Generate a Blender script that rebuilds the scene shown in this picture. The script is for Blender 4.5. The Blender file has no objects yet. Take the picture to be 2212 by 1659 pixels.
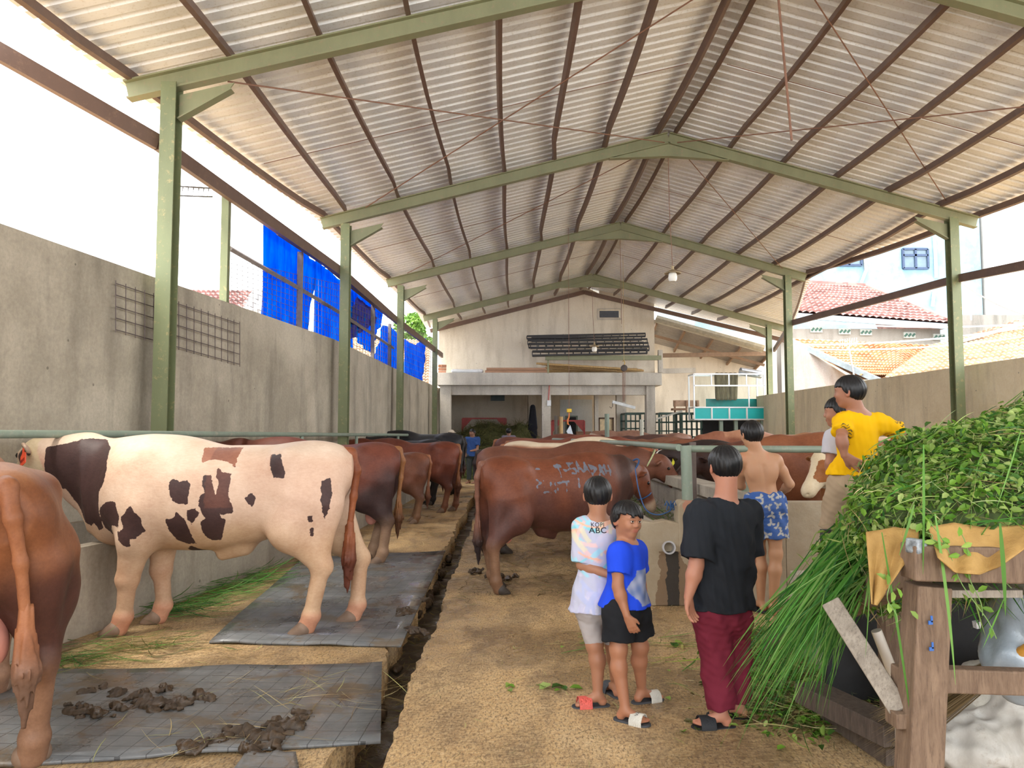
import bpy, bmesh, math, random
import numpy as np
from mathutils import Vector, Matrix, Euler

C = bpy.context.scene.collection
sc = bpy.context.scene

# ------------------------------------------------------------------ camera, sky, sun, exposure
W_IMG, H_IMG, FPX = 2212, 1659, 1660.0
CAM = Vector((0.0, 0.0, 1.6))
PITCH = math.atan((935 - 829.5) / FPX)
YAW = math.atan((1095 - 1106) / FPX)
cam_data = bpy.data.cameras.new('camera')
cam = bpy.data.objects.new('camera', cam_data)
C.objects.link(cam)
cam_data.sensor_fit = 'HORIZONTAL'
cam_data.sensor_width = 36.0
cam_data.lens = 36.0 * FPX / W_IMG
cam_data.clip_end = 500
cam_data.clip_start = 0.05
cam.location = CAM
cam.rotation_euler = (math.pi / 2 + PITCH, 0, YAW)
sc.camera = cam
RC = Euler((math.pi / 2 + PITCH, 0, YAW)).to_matrix()

world = bpy.data.worlds.new('sky')
sc.world = world
world.use_nodes = True
wn = world.node_tree
wn.nodes.clear()
_o = wn.nodes.new('ShaderNodeOutputWorld')
_b = wn.nodes.new('ShaderNodeBackground')
_b.inputs['Color'].default_value = (0.96, 0.98, 1.0, 1)
_b.inputs['Strength'].default_value = 1.0
wn.links.new(_b.outputs[0], _o.inputs[0])

sun_data = bpy.data.lights.new('sun', 'SUN')
sun_data.energy = 1.5
sun_data.angle = math.radians(25)
sun_data.color = (1.0, 0.93, 0.82)
sun = bpy.data.objects.new('sun', sun_data)
C.objects.link(sun)
sun.rotation_euler = Vector((0.35, 0.30, -0.85)).to_track_quat('-Z', 'Y').to_euler()

sc.view_settings.view_transform = 'Standard'
sc.view_settings.look = 'None'
sc.view_settings.gamma = 1.0
sc.view_settings.use_curve_mapping = False
sc.view_settings.exposure = 2.5

# ------------------------------------------------------------------ measuring helpers
def ray(px, py):
    return RC @ Vector(((px - W_IMG / 2) / FPX, (H_IMG / 2 - py) / FPX, -1.0))

def P(px, py, Y):
    """point of the place seen at px, py that stands at distance Y"""
    r = ray(px, py)
    return CAM + r * (Y / r.y)

def G(px, py, z=0.0):
    r = ray(px, py)
    return CAM + r * ((z - CAM.z) / r.z)

# ------------------------------------------------------------------ object helpers
def put(o, parent=None):
    C.objects.link(o)
    if parent is not None:
        o.parent = parent
    return o

def wloc(o):
    v = Vector((0, 0, 0))
    while o is not None:
        v += o.location
        o = o.parent
    return v

def empty(name, loc, label=None, cat=None, group=None, kind=None, rotz=0.0):
    o = bpy.data.objects.new(name, None)
    o.empty_display_size = 0.1
    C.objects.link(o)
    o.location = loc
    o.rotation_euler = (0, 0, rotz)
    return tag(o, label, cat, group, kind)

def tag(o, label=None, cat=None, group=None, kind=None):
    if label: o['label'] = label
    if cat: o['category'] = cat
    if group: o['group'] = group
    if kind: o['kind'] = kind
    return o

def mesh_obj(name, V, F, mat, parent=None, local=False, smooth=False, attrs=None):
    V = np.asarray(V, dtype=np.float64).reshape(-1, 3)
    if parent is not None and not local:
        V = V - np.array(wloc(parent))
    me = bpy.data.meshes.new(name)
    if isinstance(F, np.ndarray):
        n = F.shape[1]
        me.vertices.add(len(V)); me.vertices.foreach_set('co', V.astype(np.float32).ravel())
        me.loops.add(F.size); me.loops.foreach_set('vertex_index', F.astype(np.int32).ravel())
        me.polygons.add(len(F))
        me.polygons.foreach_set('loop_start', np.arange(0, F.size, n, dtype=np.int32))
        me.update(calc_edges=True)
    else:
        me.from_pydata(V.tolist(), [], F)
        me.update()
    if smooth:
        me.polygons.foreach_set('use_smooth', np.ones(len(me.polygons), dtype=bool))
    if attrs:
        for k, a in attrs.items():
            a = np.asarray(a, dtype=np.float32)
            if a.ndim == 1:
                at = me.attributes.new(k, 'FLOAT', 'POINT'); at.data.foreach_set('value', a)
            else:
                if a.shape[1] == 3:
                    a = np.concatenate([a, np.ones((len(a), 1), np.float32)], 1)
                at = me.attributes.new(k, 'FLOAT_COLOR', 'POINT'); at.data.foreach_set('color', a.ravel())
    if mat is not None:
        for m in (mat if isinstance(mat, (list, tuple)) else [mat]):
            me.materials.append(m)
    o = bpy.data.objects.new(name, me)
    return put(o, parent)

class MB:
    """collects solid shapes in one mesh"""
    def __init__(s):
        s.V = []; s.F = []
    def add(s, V, F):
        n = len(s.V)
        s.V += [tuple(v) for v in V]
        s.F += [tuple(i + n for i in f) for f in F]
        return s
    def box(s, c, size, rot=None):
        hx, hy, hz = size[0] / 2, size[1] / 2, size[2] / 2
        V = [Vector((x, y, z)) for x in (-hx, hx) for y in (-hy, hy) for z in (-hz, hz)]
        if rot is not None:
            R = Euler(rot).to_matrix() if not isinstance(rot, Matrix) else rot
            V = [R @ v for v in V]
        c = Vector(c)
        V = [v + c for v in V]
        return s.add(V, [(0, 1, 3, 2), (4, 6, 7, 5), (0, 4, 5, 1), (2, 3, 7, 6), (0, 2, 6, 4), (1, 5, 7, 3)])
    def bx(s, x0, x1, y0, y1, z0, z1):
        return s.box(((x0 + x1) / 2, (y0 + y1) / 2, (z0 + z1) / 2), (abs(x1 - x0), abs(y1 - y0), abs(z1 - z0)))
    def bar(s, a, b, w, h, up=(0, 0, 1), prof=None):
        """straight bar of rectangular section w (sideways) x h (along up), or any profile"""
        a = Vector(a); b = Vector(b); d = (b - a).normalized()
        up = Vector(up)
        side = d.cross(up)
        if side.length < 1e-4:
            side = d.cross(Vector((0, 1, 0)))
        side.normalize(); u = side.cross(d).normalized()
        if prof is None:
            prof = [(-w / 2, -h / 2), (w / 2, -h / 2), (w / 2, h / 2), (-w / 2, h / 2)]
        n = len(prof)
        V = [a + side * x + u * y for x, y in prof] + [b + side * x + u * y for x, y in prof]
        F = [(i, (i + 1) % n, n + (i + 1) % n, n + i) for i in range(n)]
        F += [tuple(range(n - 1, -1, -1)), tuple(range(n, 2 * n))]
        return s.add(V, F)
    def chan(s, a, b, w, h, t=0.02, up=(0, 0, 1), flip=1):
        """I section beam"""
        x, y = w / 2, h / 2
        tw = t * 0.35
        prof = [(-x, -y), (x, -y), (x, -y + t), (tw, -y + t), (tw, y - t), (x, y - t), (x, y), (-x, y), (-x, y - t), (-tw, y - t), (-tw, -y + t), (-x, -y + t)]
        return s.bar(a, b, w, h, up, prof)
    def tube(s, pts, r, n=8, cap=True):
        pts = [Vector(p) for p in pts]
        rs = r if isinstance(r, (list, tuple)) else [r] * len(pts)
        V = []; F = []
        prev = None
        for i, p in enumerate(pts):
            d = (pts[min(i + 1, len(pts) - 1)] - pts[max(i - 1, 0)]).normalized()
            if prev is None:
                a = Vector((0, 0, 1)) if abs(d.z) < 0.9 else Vector((1, 0, 0))
                u = d.cross(a).normalized()
            else:
                u = (prev - d * prev.dot(d)).normalized()
            prev = u
            v = d.cross(u)
            for k in range(n):
                t = 2 * math.pi * k / n
                V.append(p + (u * math.cos(t) + v * math.sin(t)) * rs[i])
        for i in range(len(pts) - 1):
            for k in range(n):
                F.append((i * n + k, i * n + (k + 1) % n, (i + 1) * n + (k + 1) % n, (i + 1) * n + k))
        if cap:
            F.append(tuple(range(n - 1, -1, -1)))
            F.append(tuple((len(pts) - 1) * n + k for k in range(n)))
        return s.add(V, F)
    def lathe(s, c, prof, n=16, axis=(0, 0, 1)):
        """prof: list of (radius, height)"""
        c = Vector(c)
        R = Vector((0, 0, 1)).rotation_difference(Vector(axis).normalized()).to_matrix()
        V = []; F = []
        for r, z in prof:
            for k in range(n):
                t = 2 * math.pi * k / n
                V.append(c + R @ Vector((r * math.cos(t), r * math.sin(t), z)))
        for i in range(len(prof) - 1):
            for k in range(n):
                F.append((i * n + k, i * n + (k + 1) % n, (i + 1) * n + (k + 1) % n, (i + 1) * n + k))
        F.append(tuple(range(n - 1, -1, -1)))
        F.append(tuple((len(prof) - 1) * n + k for k in range(n)))
        return s.add(V, F)
    def prism(s, pts, thick, fn=lambda u, v, w: (u, w, v)):
        """outline pts (u,v) given thickness from w=0 to thick, placed by fn"""
        n = len(pts)
        V = [fn(u, v, 0) for u, v in pts] + [fn(u, v, thick) for u, v in pts]
        F = [tuple(range(n)), tuple(range(2 * n - 1, n - 1, -1))]
        F += [(i, n + i, n + (i + 1) % n, (i + 1) % n) for i in range(n)]
        return s.add(V, F)
    def build(s, name, mat, parent=None, local=False, smooth=False, bevel=0):
        o = mesh_obj(name, s.V, s.F, mat, parent, local, smooth)
        bm = bmesh.new(); bm.from_mesh(o.data)
        bmesh.ops.recalc_face_normals(bm, faces=bm.faces)
        bm.to_mesh(o.data); bm.free()
        if smooth == 'auto' or smooth is True:
            try:
                m = o.modifiers.new('es', 'EDGE_SPLIT'); m.split_angle = math.radians(40)
            except Exception:
                pass
        if bevel:
            m = o.modifiers.new('bevel', 'BEVEL'); m.width = bevel; m.segments = 2; m.limit_method = 'ANGLE'
        return o

# ------------------------------------------------------------------ node materials
class NT:
    def __init__(s, name):
        s.m = bpy.data.materials.new(name); s.m.use_nodes = True
        s.t = s.m.node_tree; s.t.nodes.clear()
        s.out = s.t.nodes.new('ShaderNodeOutputMaterial')
        s.p = s.t.nodes.new('ShaderNodeBsdfPrincipled')
        s.t.links.new(s.p.outputs[0], s.out.inputs[0])
        s._tc = None
    def n(s, kind, **kw):
        nd = s.t.nodes.new(kind)
        for k, v in kw.items():
            setattr(nd, k, v)
        return nd
    def l(s, a, b): s.t.links.new(a, b)
    def put(s, inp, v):
        if hasattr(v, 'links') or hasattr(v, 'is_linked'): s.l(v, inp)
        elif isinstance(v, (tuple, list)) and inp.type == 'RGBA' and len(v) == 3: inp.default_value = (*v, 1)
        else: inp.default_value = v
    def obj(s):
        if s._tc is None: s._tc = s.n('ShaderNodeTexCoord')
        return s._tc.outputs['Object']
    def mapping(s, scale=(1, 1, 1), loc=(0, 0, 0), rot=(0, 0, 0), src=None):
        m = s.n('ShaderNodeMapping'); s.l(src or s.obj(), m.inputs[0])
        m.inputs['Scale'].default_value = scale; m.inputs['Location'].default_value = loc; m.inputs['Rotation'].default_value = rot
        return m.outputs[0]
    def noise(s, scale, detail=4, rough=0.55, src=None, dist=0.0):
        n = s.n('ShaderNodeTexNoise'); s.l(src or s.obj(), n.inputs['Vector'])
        n.inputs['Scale'].default_value = scale; n.inputs['Detail'].default_value = detail
        n.inputs['Roughness'].default_value = rough; n.inputs['Distortion'].default_value = dist
        return n.outputs['Fac']
    def ramp(s, fac, stops, interp='LINEAR'):
        r = s.n('ShaderNodeValToRGB'); s.l(fac, r.inputs[0]); r.color_ramp.interpolation = interp
        e = r.color_ramp.elements
        while len(e) < len(stops): e.new(0.5)
        for i, (p, c) in enumerate(stops):
            e[i].position = p
            c = (c, c, c) if isinstance(c, (int, float)) else c
            e[i].color = (*c[:3], 1)
        return r.outputs[0]
    def mix(s, fac, a, b, mode='MIX'):
        m = s.n('ShaderNodeMix', data_type='RGBA', blend_type=mode)
        s.put(m.inputs[0], fac); s.put(m.inputs[6], a); s.put(m.inputs[7], b)
        return m.outputs[2]
    def math(s, op, a, b=0.0, clamp=False):
        m = s.n('ShaderNodeMath', operation=op, use_clamp=clamp)
        s.put(m.inputs[0], a); s.put(m.inputs[1], b)
        return m.outputs[0]
    def attr(s, name, out='Color'):
        a = s.n('ShaderNodeAttribute', attribute_name=name)
        return a.outputs[out]
    def bump(s, h, strength=0.3, dist=0.02):
        b = s.n('ShaderNodeBump'); b.inputs['Strength'].default_value = strength; b.inputs['Distance'].default_value = dist
        s.l(h, b.inputs['Height']); s.l(b.outputs[0], s.p.inputs['Normal'])
        return s
    def set(s, **kw):
        for k, v in kw.items():
            s.put(s.p.inputs[k.replace('_', ' ')], v)
        return s

_mats = {}
def simple(name, col, rough=0.7, metal=0.0, var=0.18, scale=8.0, bump=0.15, spec=None, stretch=(1, 1, 1)):
    if name in _mats: return _mats[name]
    t = NT(name)
    mp = t.mapping(stretch)
    f = t.noise(scale, 5, 0.6, mp)
    lo = tuple(c * (1 - var) for c in col); hi = tuple(min(1, c * (1 + var)) for c in col)
    t.set(Base_Color=t.ramp(f, [(0.3, lo), (0.7, hi)]), Roughness=rough, Metallic=metal)
    if spec is not None: t.set(Specular_IOR_Level=spec)
    if bump:
        t.bump(t.noise(scale * 5, 3, 0.6, mp), bump, 0.005)
    _mats[name] = t.m
    return t.m

# ------------------------------------------------------------------ implicit surfaces (bodies, cloth, lumps)
def sub(a, b): return np.asarray(a, float) - np.asarray(b, float)

class Field:
    def __init__(s, lo, hi, h):
        s.lo = np.asarray(lo, float); s.h = h
        s.n = np.maximum(4, np.ceil((np.asarray(hi, float) - s.lo) / h).astype(int) + 1)
        s.D = np.full(s.n, 9.0, np.float32)
        s.ax = [(s.lo[i] + h * np.arange(s.n[i])).astype(np.float32) for i in range(3)]
    def sl(s, lo, hi, pad):
        r = []
        for i in range(3):
            a = int(np.floor((lo[i] - pad - s.lo[i]) / s.h)); b = int(np.ceil((hi[i] + pad - s.lo[i]) / s.h)) + 1
            a = max(0, min(s.n[i], a)); b = max(0, min(s.n[i], b))
            if b <= a: return None
            r.append(slice(a, b))
        return tuple(r)
    def grid(s, r):
        return (s.ax[0][r[0]][:, None, None], s.ax[1][r[1]][None, :, None], s.ax[2][r[2]][None, None, :])
    def put(s, r, d, k, cuts=None, op='add', g=None):
        if cuts:
            g = s.grid(r)
            for (n, c) in cuts:      # keep n.p < c
                d = np.maximum(d, n[0] * g[0] + n[1] * g[1] + n[2] * g[2] - c)
        A = s.D[r]
        if op == 'cutout':
            s.D[r] = np.maximum(A, -d) if k <= 0 else -s._smin(-A, d, k)
            return
        s.D[r] = s._smin(A, d, k) if k > 0 else np.minimum(A, d)
    @staticmethod
    def _smin(a, b, k):
        h = np.maximum(k - np.abs(a - b), 0) / k
        return np.minimum(a, b) - h * h * k * 0.25
    def cone(s, a, b, r1, r2=None, k=0.02, cuts=None, op='add', flat=False, sq=None):
        """tapering limb from a to b; sq=(axis vector, factor) flattens it across that axis"""
        r2 = r1 if r2 is None else r2
        a = np.asarray(a, float); b = np.asarray(b, float)
        R = max(r1, r2); pad = R + k + 2 * s.h
        r = s.sl(np.minimum(a, b), np.maximum(a, b), pad)
        if r is None: return s
        x, y, z = s.grid(r)
        ba = b - a; L2 = float(ba @ ba) + 1e-12
        px, py, pz = x - a[0], y - a[1], z - a[2]
        t0 = (px * ba[0] + py * ba[1] + pz * ba[2]) / L2
        t = np.clip(t0, 0, 1)
        qx, qy, qz = px - t * ba[0], py - t * ba[1], pz - t * ba[2]
        if sq is not None:
            n, f = sq
            dn = qx * n[0] + qy * n[1] + qz * n[2]
            qx = qx + n[0] * dn * (1 / f - 1); qy = qy + n[1] * dn * (1 / f - 1); qz = qz + n[2] * dn * (1 / f - 1)
        d = np.sqrt(qx * qx + qy * qy + qz * qz) - (r1 + (r2 - r1) * t)
        if sq is not None: d = d * min(1, sq[1])
        if flat:
            d = np.maximum(d, (t0 - 1) * math.sqrt(L2))
        s.put(r, d.astype(np.float32), k, cuts, op)
        return s
    def ell(s, c, rad, k=0.02, R=None, cuts=None, op='add'):
        c = np.asarray(c, float); rad = np.asarray(rad, float)
        M = rad.max(); r = s.sl(c, c, M + k + 2 * s.h)
        if r is None: return s
        x, y, z = s.grid(r)
        p = [x - c[0], y - c[1], z - c[2]]
        if R is not None:
            R = np.asarray(R, float)   # columns = axes
            p = [p[0] * R[0, i] + p[1] * R[1, i] + p[2] * R[2, i] for i in range(3)]
        k0 = np.sqrt((p[0] / rad[0]) ** 2 + (p[1] / rad[1]) ** 2 + (p[2] / rad[2]) ** 2)
        k1 = np.sqrt((p[0] / rad[0] ** 2) ** 2 + (p[1] / rad[1] ** 2) ** 2 + (p[2] / rad[2] ** 2) ** 2) + 1e-6
        s.put(r, (k0 * (k0 - 1) / k1).astype(np.float32), k, cuts, op)
        return s
    def loft(s, knots, k=0.03, axis=0, power=2.0, cuts=None):
        """knots: rows (t, centre_a, centre_b, half_a, half_b) along axis"""
        K = np.asarray(knots, float)
        oa, ob = [i for i in range(3) if i != axis]
        ts = s.ax[axis]
        xs = K[:, 0]
        def it(col):
            # smooth interpolation (monotone-ish catmull)
            return smooth_interp(ts, xs, K[:, col])
        ca, cb, ha, hb = it(1), it(2), it(3), it(4)
        ha = np.maximum(ha, 1e-3); hb = np.maximum(hb, 1e-3)
        sh = [1, 1, 1]; sh[axis] = -1
        ca, cb, ha, hb = [v.reshape(sh).astype(np.float32) for v in (ca, cb, ha, hb)]
        g = s.grid((slice(None),) * 3)
        A = np.abs(g[oa] - ca) / ha; B = np.abs(g[ob] - cb) / hb
        rr = (A ** power + B ** power) ** (1 / power)
        d = (rr - 1) * np.minimum(ha, hb)
        T = g[axis]
        d = np.maximum(d, np.maximum(xs[0] - T, T - xs[-1]))
        s.put((slice(None),) * 3, d.astype(np.float32), k, cuts)
        return s
    def warp(s, fn):
        r = (slice(None),) * 3
        x, y, z = s.grid(r)
        s.D = (s.D + fn(x, y, z)).astype(np.float32)
        return s
    def mesh(s):
        return surface_nets(s.D, s.lo, s.h)

def smooth_interp(t, xs, ys):
    xs = np.asarray(xs, float); ys = np.asarray(ys, float)
    m = np.gradient(ys, xs)
    i = np.clip(np.searchsorted(xs, t) - 1, 0, len(xs) - 2)
    h = xs[i + 1] - xs[i]; u = np.clip((t - xs[i]) / h, 0, 1)
    return ((2 * u ** 3 - 3 * u ** 2 + 1) * ys[i] + (u ** 3 - 2 * u ** 2 + u) * h * m[i] + (-2 * u ** 3 + 3 * u ** 2) * ys[i + 1] + (u ** 3 - u ** 2) * h * m[i + 1])

def surface_nets(D, lo, h):
    D = D.copy()
    for ax in range(3):      # close the border
        sl = [slice(None)] * 3
        sl[ax] = 0; D[tuple(sl)] = np.maximum(D[tuple(sl)], 1e-3)
        sl[ax] = -1; D[tuple(sl)] = np.maximum(D[tuple(sl)], 1e-3)
    inside = D < 0
    cs = inside[:-1, :-1, :-1].astype(np.int8)
    cnt = np.zeros(cs.shape, np.int8)
    for i in (0, 1):
        for j in (0, 1):
            for k in (0, 1):
                cnt += inside[i:i + cs.shape[0], j:j + cs.shape[1], k:k + cs.shape[2]]
    act = (cnt > 0) & (cnt < 8)
    I = np.argwhere(act)
    idx = -np.ones(cs.shape, np.int64); idx[act] = np.arange(len(I))
    corners = np.array([(i, j, k) for i in (0, 1) for j in (0, 1) for k in (0, 1)])
    vals = np.stack([D[I[:, 0] + c[0], I[:, 1] + c[1], I[:, 2] + c[2]] for c in corners], 1)
    acc = np.zeros((len(I), 3)); n = np.zeros(len(I))
    for a in range(8):
        for b in range(a + 1, 8):
            if np.abs(corners[a] - corners[b]).sum() != 1: continue
            va, vb = vals[:, a], vals[:, b]
            m = (va < 0) != (vb < 0)
            t = np.where(m, va / np.where(m, va - vb, 1), 0)
            acc += m[:, None] * (corners[a] + (corners[b] - corners[a]) * t[:, None]); n += m
    V = (I + acc / n[:, None]) * h + np.asarray(lo)
    F = []
    for ax in range(3):
        o = [i for i in range(3) if i != ax]
        s0 = [slice(None)] * 3; s1 = [slice(None)] * 3
        s0[ax] = slice(0, -1); s1[ax] = slice(1, None)
        for q in o: s0[q] = slice(1, -1); s1[q] = slice(1, -1)
        A = inside[tuple(s0)]; B = inside[tuple(s1)]
        E = np.argwhere(A != B)
        if len(E) == 0: continue
        flip = A[E[:, 0], E[:, 1], E[:, 2]]
        base = E.copy(); base[:, o[0]] += 1; base[:, o[1]] += 1   # grid index of the edge
        def cell(da, db):
            c = base.copy(); c[:, o[0]] -= da; c[:, o[1]] -= db
            return idx[c[:, 0], c[:, 1], c[:, 2]]
        q = np.stack([cell(1, 1), cell(0, 1), cell(0, 0), cell(1, 0)], 1)
        if ax == 1: flip = ~flip
        q[~flip] = q[~flip][:, ::-1]
        F.append(q)
    F = np.concatenate(F) if F else np.zeros((0, 4), int)
    F = F[(F >= 0).all(1)]
    return V, F

def snoise(x, y, z, f, seed=0):
    """cheap smooth noise from sines"""
    r = random.Random(seed); v = 0
    for i in range(4):
        a, b, c, p = [r.uniform(-1, 1) for _ in range(3)] + [r.uniform(0, 6.28)]
        q = f * (0.6 + 0.5 * i) / (math.sqrt(a * a + b * b + c * c) + 1e-3)
        v = v + np.sin(q * (a * x + b * y + c * z) + p)
    return v / 4
# ================================================================== SETTING
YF = [2.4, 8.6, 14.5, 20.8, 27.7]          # distances of the steel frames
YG = 30.9                                   # gable wall
RX = 3.12                                   # ridge line
RZ = 7.28

def mat_concrete(name, base, stain, warm, scale=0.6, rough=0.85):
    t = NT(name)
    st = t.mapping((1.2, 1.2, 0.22))
    big = t.noise(scale, 5, 0.65)
    drip = t.noise(2.2, 5, 0.6, st)
    c = t.ramp(big, [(0.38, base), (0.62, warm)])
    c = t.mix(t.ramp(drip, [(0.48, 0.0), (0.72, 0.65)]), c, stain)
    fine = t.noise(28, 6, 0.7)
    c = t.mix(0.18, c, t.ramp(fine, [(0.3, 0.15), (0.7, 0.9)]), 'OVERLAY')
    pits = t.n('ShaderNodeTexVoronoi'); t.l(t.obj(), pits.inputs[0]); pits.inputs['Scale'].default_value = 3.3
    pm = t.math('LESS_THAN', pits.outputs[0], 0.05)
    c = t.mix(t.math('MULTIPLY', pm, 0.6), c, tuple(v * 0.4 for v in stain))
    t.set(Base_Color=c, Roughness=rough)
    t.bump(t.math('ADD', fine, big), 0.25, 0.02)
    return t.m

M = {}
M['wall_left'] = mat_concrete('plaster_grey_wall', (0.36, 0.315, 0.245), (0.19, 0.165, 0.13), (0.54, 0.48, 0.38))
M['wall_right'] = mat_concrete('plaster_beige_wall', (0.68, 0.57, 0.38), (0.46, 0.385, 0.26), (0.80, 0.69, 0.48))
M['trough'] = mat_concrete('rough_concrete', (0.34, 0.30, 0.245), (0.17, 0.14, 0.105), (0.42, 0.37, 0.30), 1.4)
M['cream'] = mat_concrete('cream_wall', (0.66, 0.59, 0.48), (0.46, 0.40, 0.31), (0.74, 0.67, 0.56), 0.4)
M['slab'] = mat_concrete('grey_slab', (0.50, 0.46, 0.40), (0.30, 0.27, 0.23), (0.60, 0.56, 0.49), 0.8)

def mat_floor():
    t = NT('wet_dirty_concrete_floor')
    mp = t.mapping((1.0, 0.45, 1.0))
    a = t.noise(0.7, 6, 0.62)
    b = t.noise(2.6, 7, 0.7, mp, 0.6)
    c = t.ramp(a, [(0.25, (0.34, 0.21, 0.10)), (0.5, (0.60, 0.40, 0.19)), (0.75, (0.72, 0.54, 0.31))])
    c = t.mix(t.ramp(b, [(0.45, 0.0), (0.62, 0.7)]), c, (0.15, 0.095, 0.052))
    # fan-shaped broom marks
    w = t.n('ShaderNodeTexWave', wave_type='RINGS', rings_direction='SPHERICAL'); t.l(t.mapping((1, 1, 1), (-1.6, -1.0, 0)), w.inputs[0])
    w.inputs['Scale'].default_value = 9; w.inputs['Distortion'].default_value = 14; w.inputs['Detail'].default_value = 4; w.inputs['Detail Scale'].default_value = 2.2
    grain = t.noise(34, 5, 0.75, t.mapping((0.35, 1.6, 1), rot=(0, 0, 0.5)))
    c = t.mix(t.ramp(grain, [(0.46, 0.0), (0.58, 0.6)]), c, (0.66, 0.48, 0.26))
    c = t.mix(0.25, c, w.outputs['Color'], 'SOFT_LIGHT')
    g2 = t.noise(55, 5, 0.8, t.mapping((1.4, 0.5, 1), rot=(0, 0, -0.4)))
    c = t.mix(t.ramp(g2, [(0.49, 0.0), (0.60, 0.8)]), c, (0.13, 0.08, 0.045))
    wet = t.noise(0.9, 4, 0.6, t.mapping((1, 0.7, 1), (3, 1, 0)))
    r = t.ramp(wet, [(0.46, 0.75), (0.60, 0.16)])
    c = t.mix(t.ramp(wet, [(0.46, 0.0), (0.62, 0.35)]), c, (0.10, 0.07, 0.045))
    t.set(Base_Color=c, Roughness=r)
    t.bump(t.math('ADD', grain, t.math('MULTIPLY', g2, 0.8)), 0.5, 0.012)
    return t.m
M['floor'] = mat_floor()

def mat_green(name, base, rust):
    t = NT(name)
    f = t.noise(3.0, 6, 0.65, t.mapping((1, 1, 0.35)))
    c = t.ramp(f, [(0.30, base), (0.62, tuple(v * 1.25 for v in base))])
    g = t.noise(13, 6, 0.75)
    c = t.mix(t.ramp(g, [(0.56, 0.0), (0.66, 0.8)]), c, rust)
    t.set(Base_Color=c, Roughness=0.5, Metallic=0.1)
    t.bump(g, 0.15, 0.004)
    return t.m
M['green'] = mat_green('weathered_green_paint', (0.20, 0.205, 0.115), (0.30, 0.235, 0.15))
M['green_col'] = mat_green('weathered_green_column_paint', (0.15, 0.17, 0.085), (0.36, 0.30, 0.14))
M['green_post'] = mat_green('dark_green_post_paint', (0.085, 0.125, 0.10), (0.14, 0.12, 0.08))
M['brown'] = mat_green('rust_brown_primer', (0.125, 0.075, 0.055), (0.20, 0.12, 0.08))
M['rail'] = mat_green('pale_green_pipe_paint', (0.20, 0.25, 0.20), (0.35, 0.34, 0.28))

def mat_sheet():
    t = NT('galvanised_roof_sheet')
    a = t.noise(1.1, 5, 0.6, t.mapping((0.3, 1, 1)))
    c = t.ramp(a, [(0.3, (0.76, 0.77, 0.77)), (0.7, (0.90, 0.90, 0.88))])
    sp = t.noise(22, 6, 0.8)
    c = t.mix(t.ramp(sp, [(0.54, 0.0), (0.64, 0.5)]), c, (0.50, 0.45, 0.36))
    t.set(Base_Color=c, Roughness=0.45, Metallic=0.15)
    return t.m
M['sheet'] = mat_sheet()

# ---- floor: right walkway and left standing, open drain between
GL, GR, GDEP = -0.86, -0.60, 0.22
fb = MB()
fb.bx(GR, 26, -6, 60, -0.30, 0.0)
fb.bx(-9, GL, -6, 60, -0.30, 0.0)
fb.bx(GL, GR, -6, 60, -0.45, -GDEP)
def floor_part(name, x0, x1, jag_l, jag_r, y0=-6, y1=62):
    """floor slab whose edges along the drain are broken and uneven"""
    rnd = random.Random(5)
    ys = [y0] + list(np.arange(0, 24, 0.09)) + [y1]
    V = []; F = []
    for i, y in enumerate(ys):
        a = x0 + (rnd.uniform(-0.018, 0.012) + 0.02 * math.sin(y * 2.1) if jag_l else 0)
        b = x1 + (rnd.uniform(-0.035, 0.02) + 0.025 * math.sin(y * 1.7) if jag_r else 0)
        V += [(a, y, 0), (b, y, 0), (b + (0.01 if jag_r else 0), y, -0.3), (a - (0.01 if jag_l else 0), y, -0.3)]
    for i in range(len(ys) - 1):
        o = i * 4
        F += [(o, o + 1, o + 5, o + 4), (o + 1, o + 2, o + 6, o + 5), (o + 2, o + 3, o + 7, o + 6), (o + 3, o, o + 4, o + 7)]
    F += [(3, 2, 1, 0), tuple(len(V) - 4 + k for k in range(4))]
    m = MB(); m.add(V, F)
    return m
fl = MB()
p1 = floor_part('f', GR, 30, True, False); p2 = floor_part('f', -30, GL, False, True)
fl.add(p1.V, p1.F); fl.add(p2.V, p2.F)
fl.build('floor', M['floor'])
bpy.data.objects['floor']['kind'] = 'structure'
t = NT('drain_mud')
f1 = t.noise(4, 6, 0.7); 
t.set(Base_Color=t.ramp(f1, [(0.35, (0.03, 0.022, 0.016)), (0.7, (0.13, 0.10, 0.07))]), Roughness=t.ramp(t.noise(2.2, 3), [(0.45, 0.8), (0.55, 0.08)]))
t.bump(f1, 0.6, 0.03)
dm = MB().bx(GL - 0.05, GR + 0.05, -6, 60, -0.45, -GDEP).build('floor_drain', t.m)
tag(dm, kind='structure')

# ---- steel portal frames
COLTOP = {  # frame index: left column (px top, base x px), rafter ends, right column
    1: dict(lc=(372, 195), le=(275, 197)),
    2: dict(lc=(748, 492), le=(695, 483), rc=(2055, 478), re=(2110, 481)),
    3: dict(lc=(866, 622), le=(836, 612), rc=(1700, 600), re=(1740, 600)),
    4: dict(lc=(940, 692), le=(915, 688), rc=(1660, 706), re=(1702, 712)),
}
def slope_z(x, x1, z1):      # straight rafter between the ridge and (x1, z1)
    return RZ + (z1 - RZ) * (x - RX) / (x1 - RX)

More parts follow.
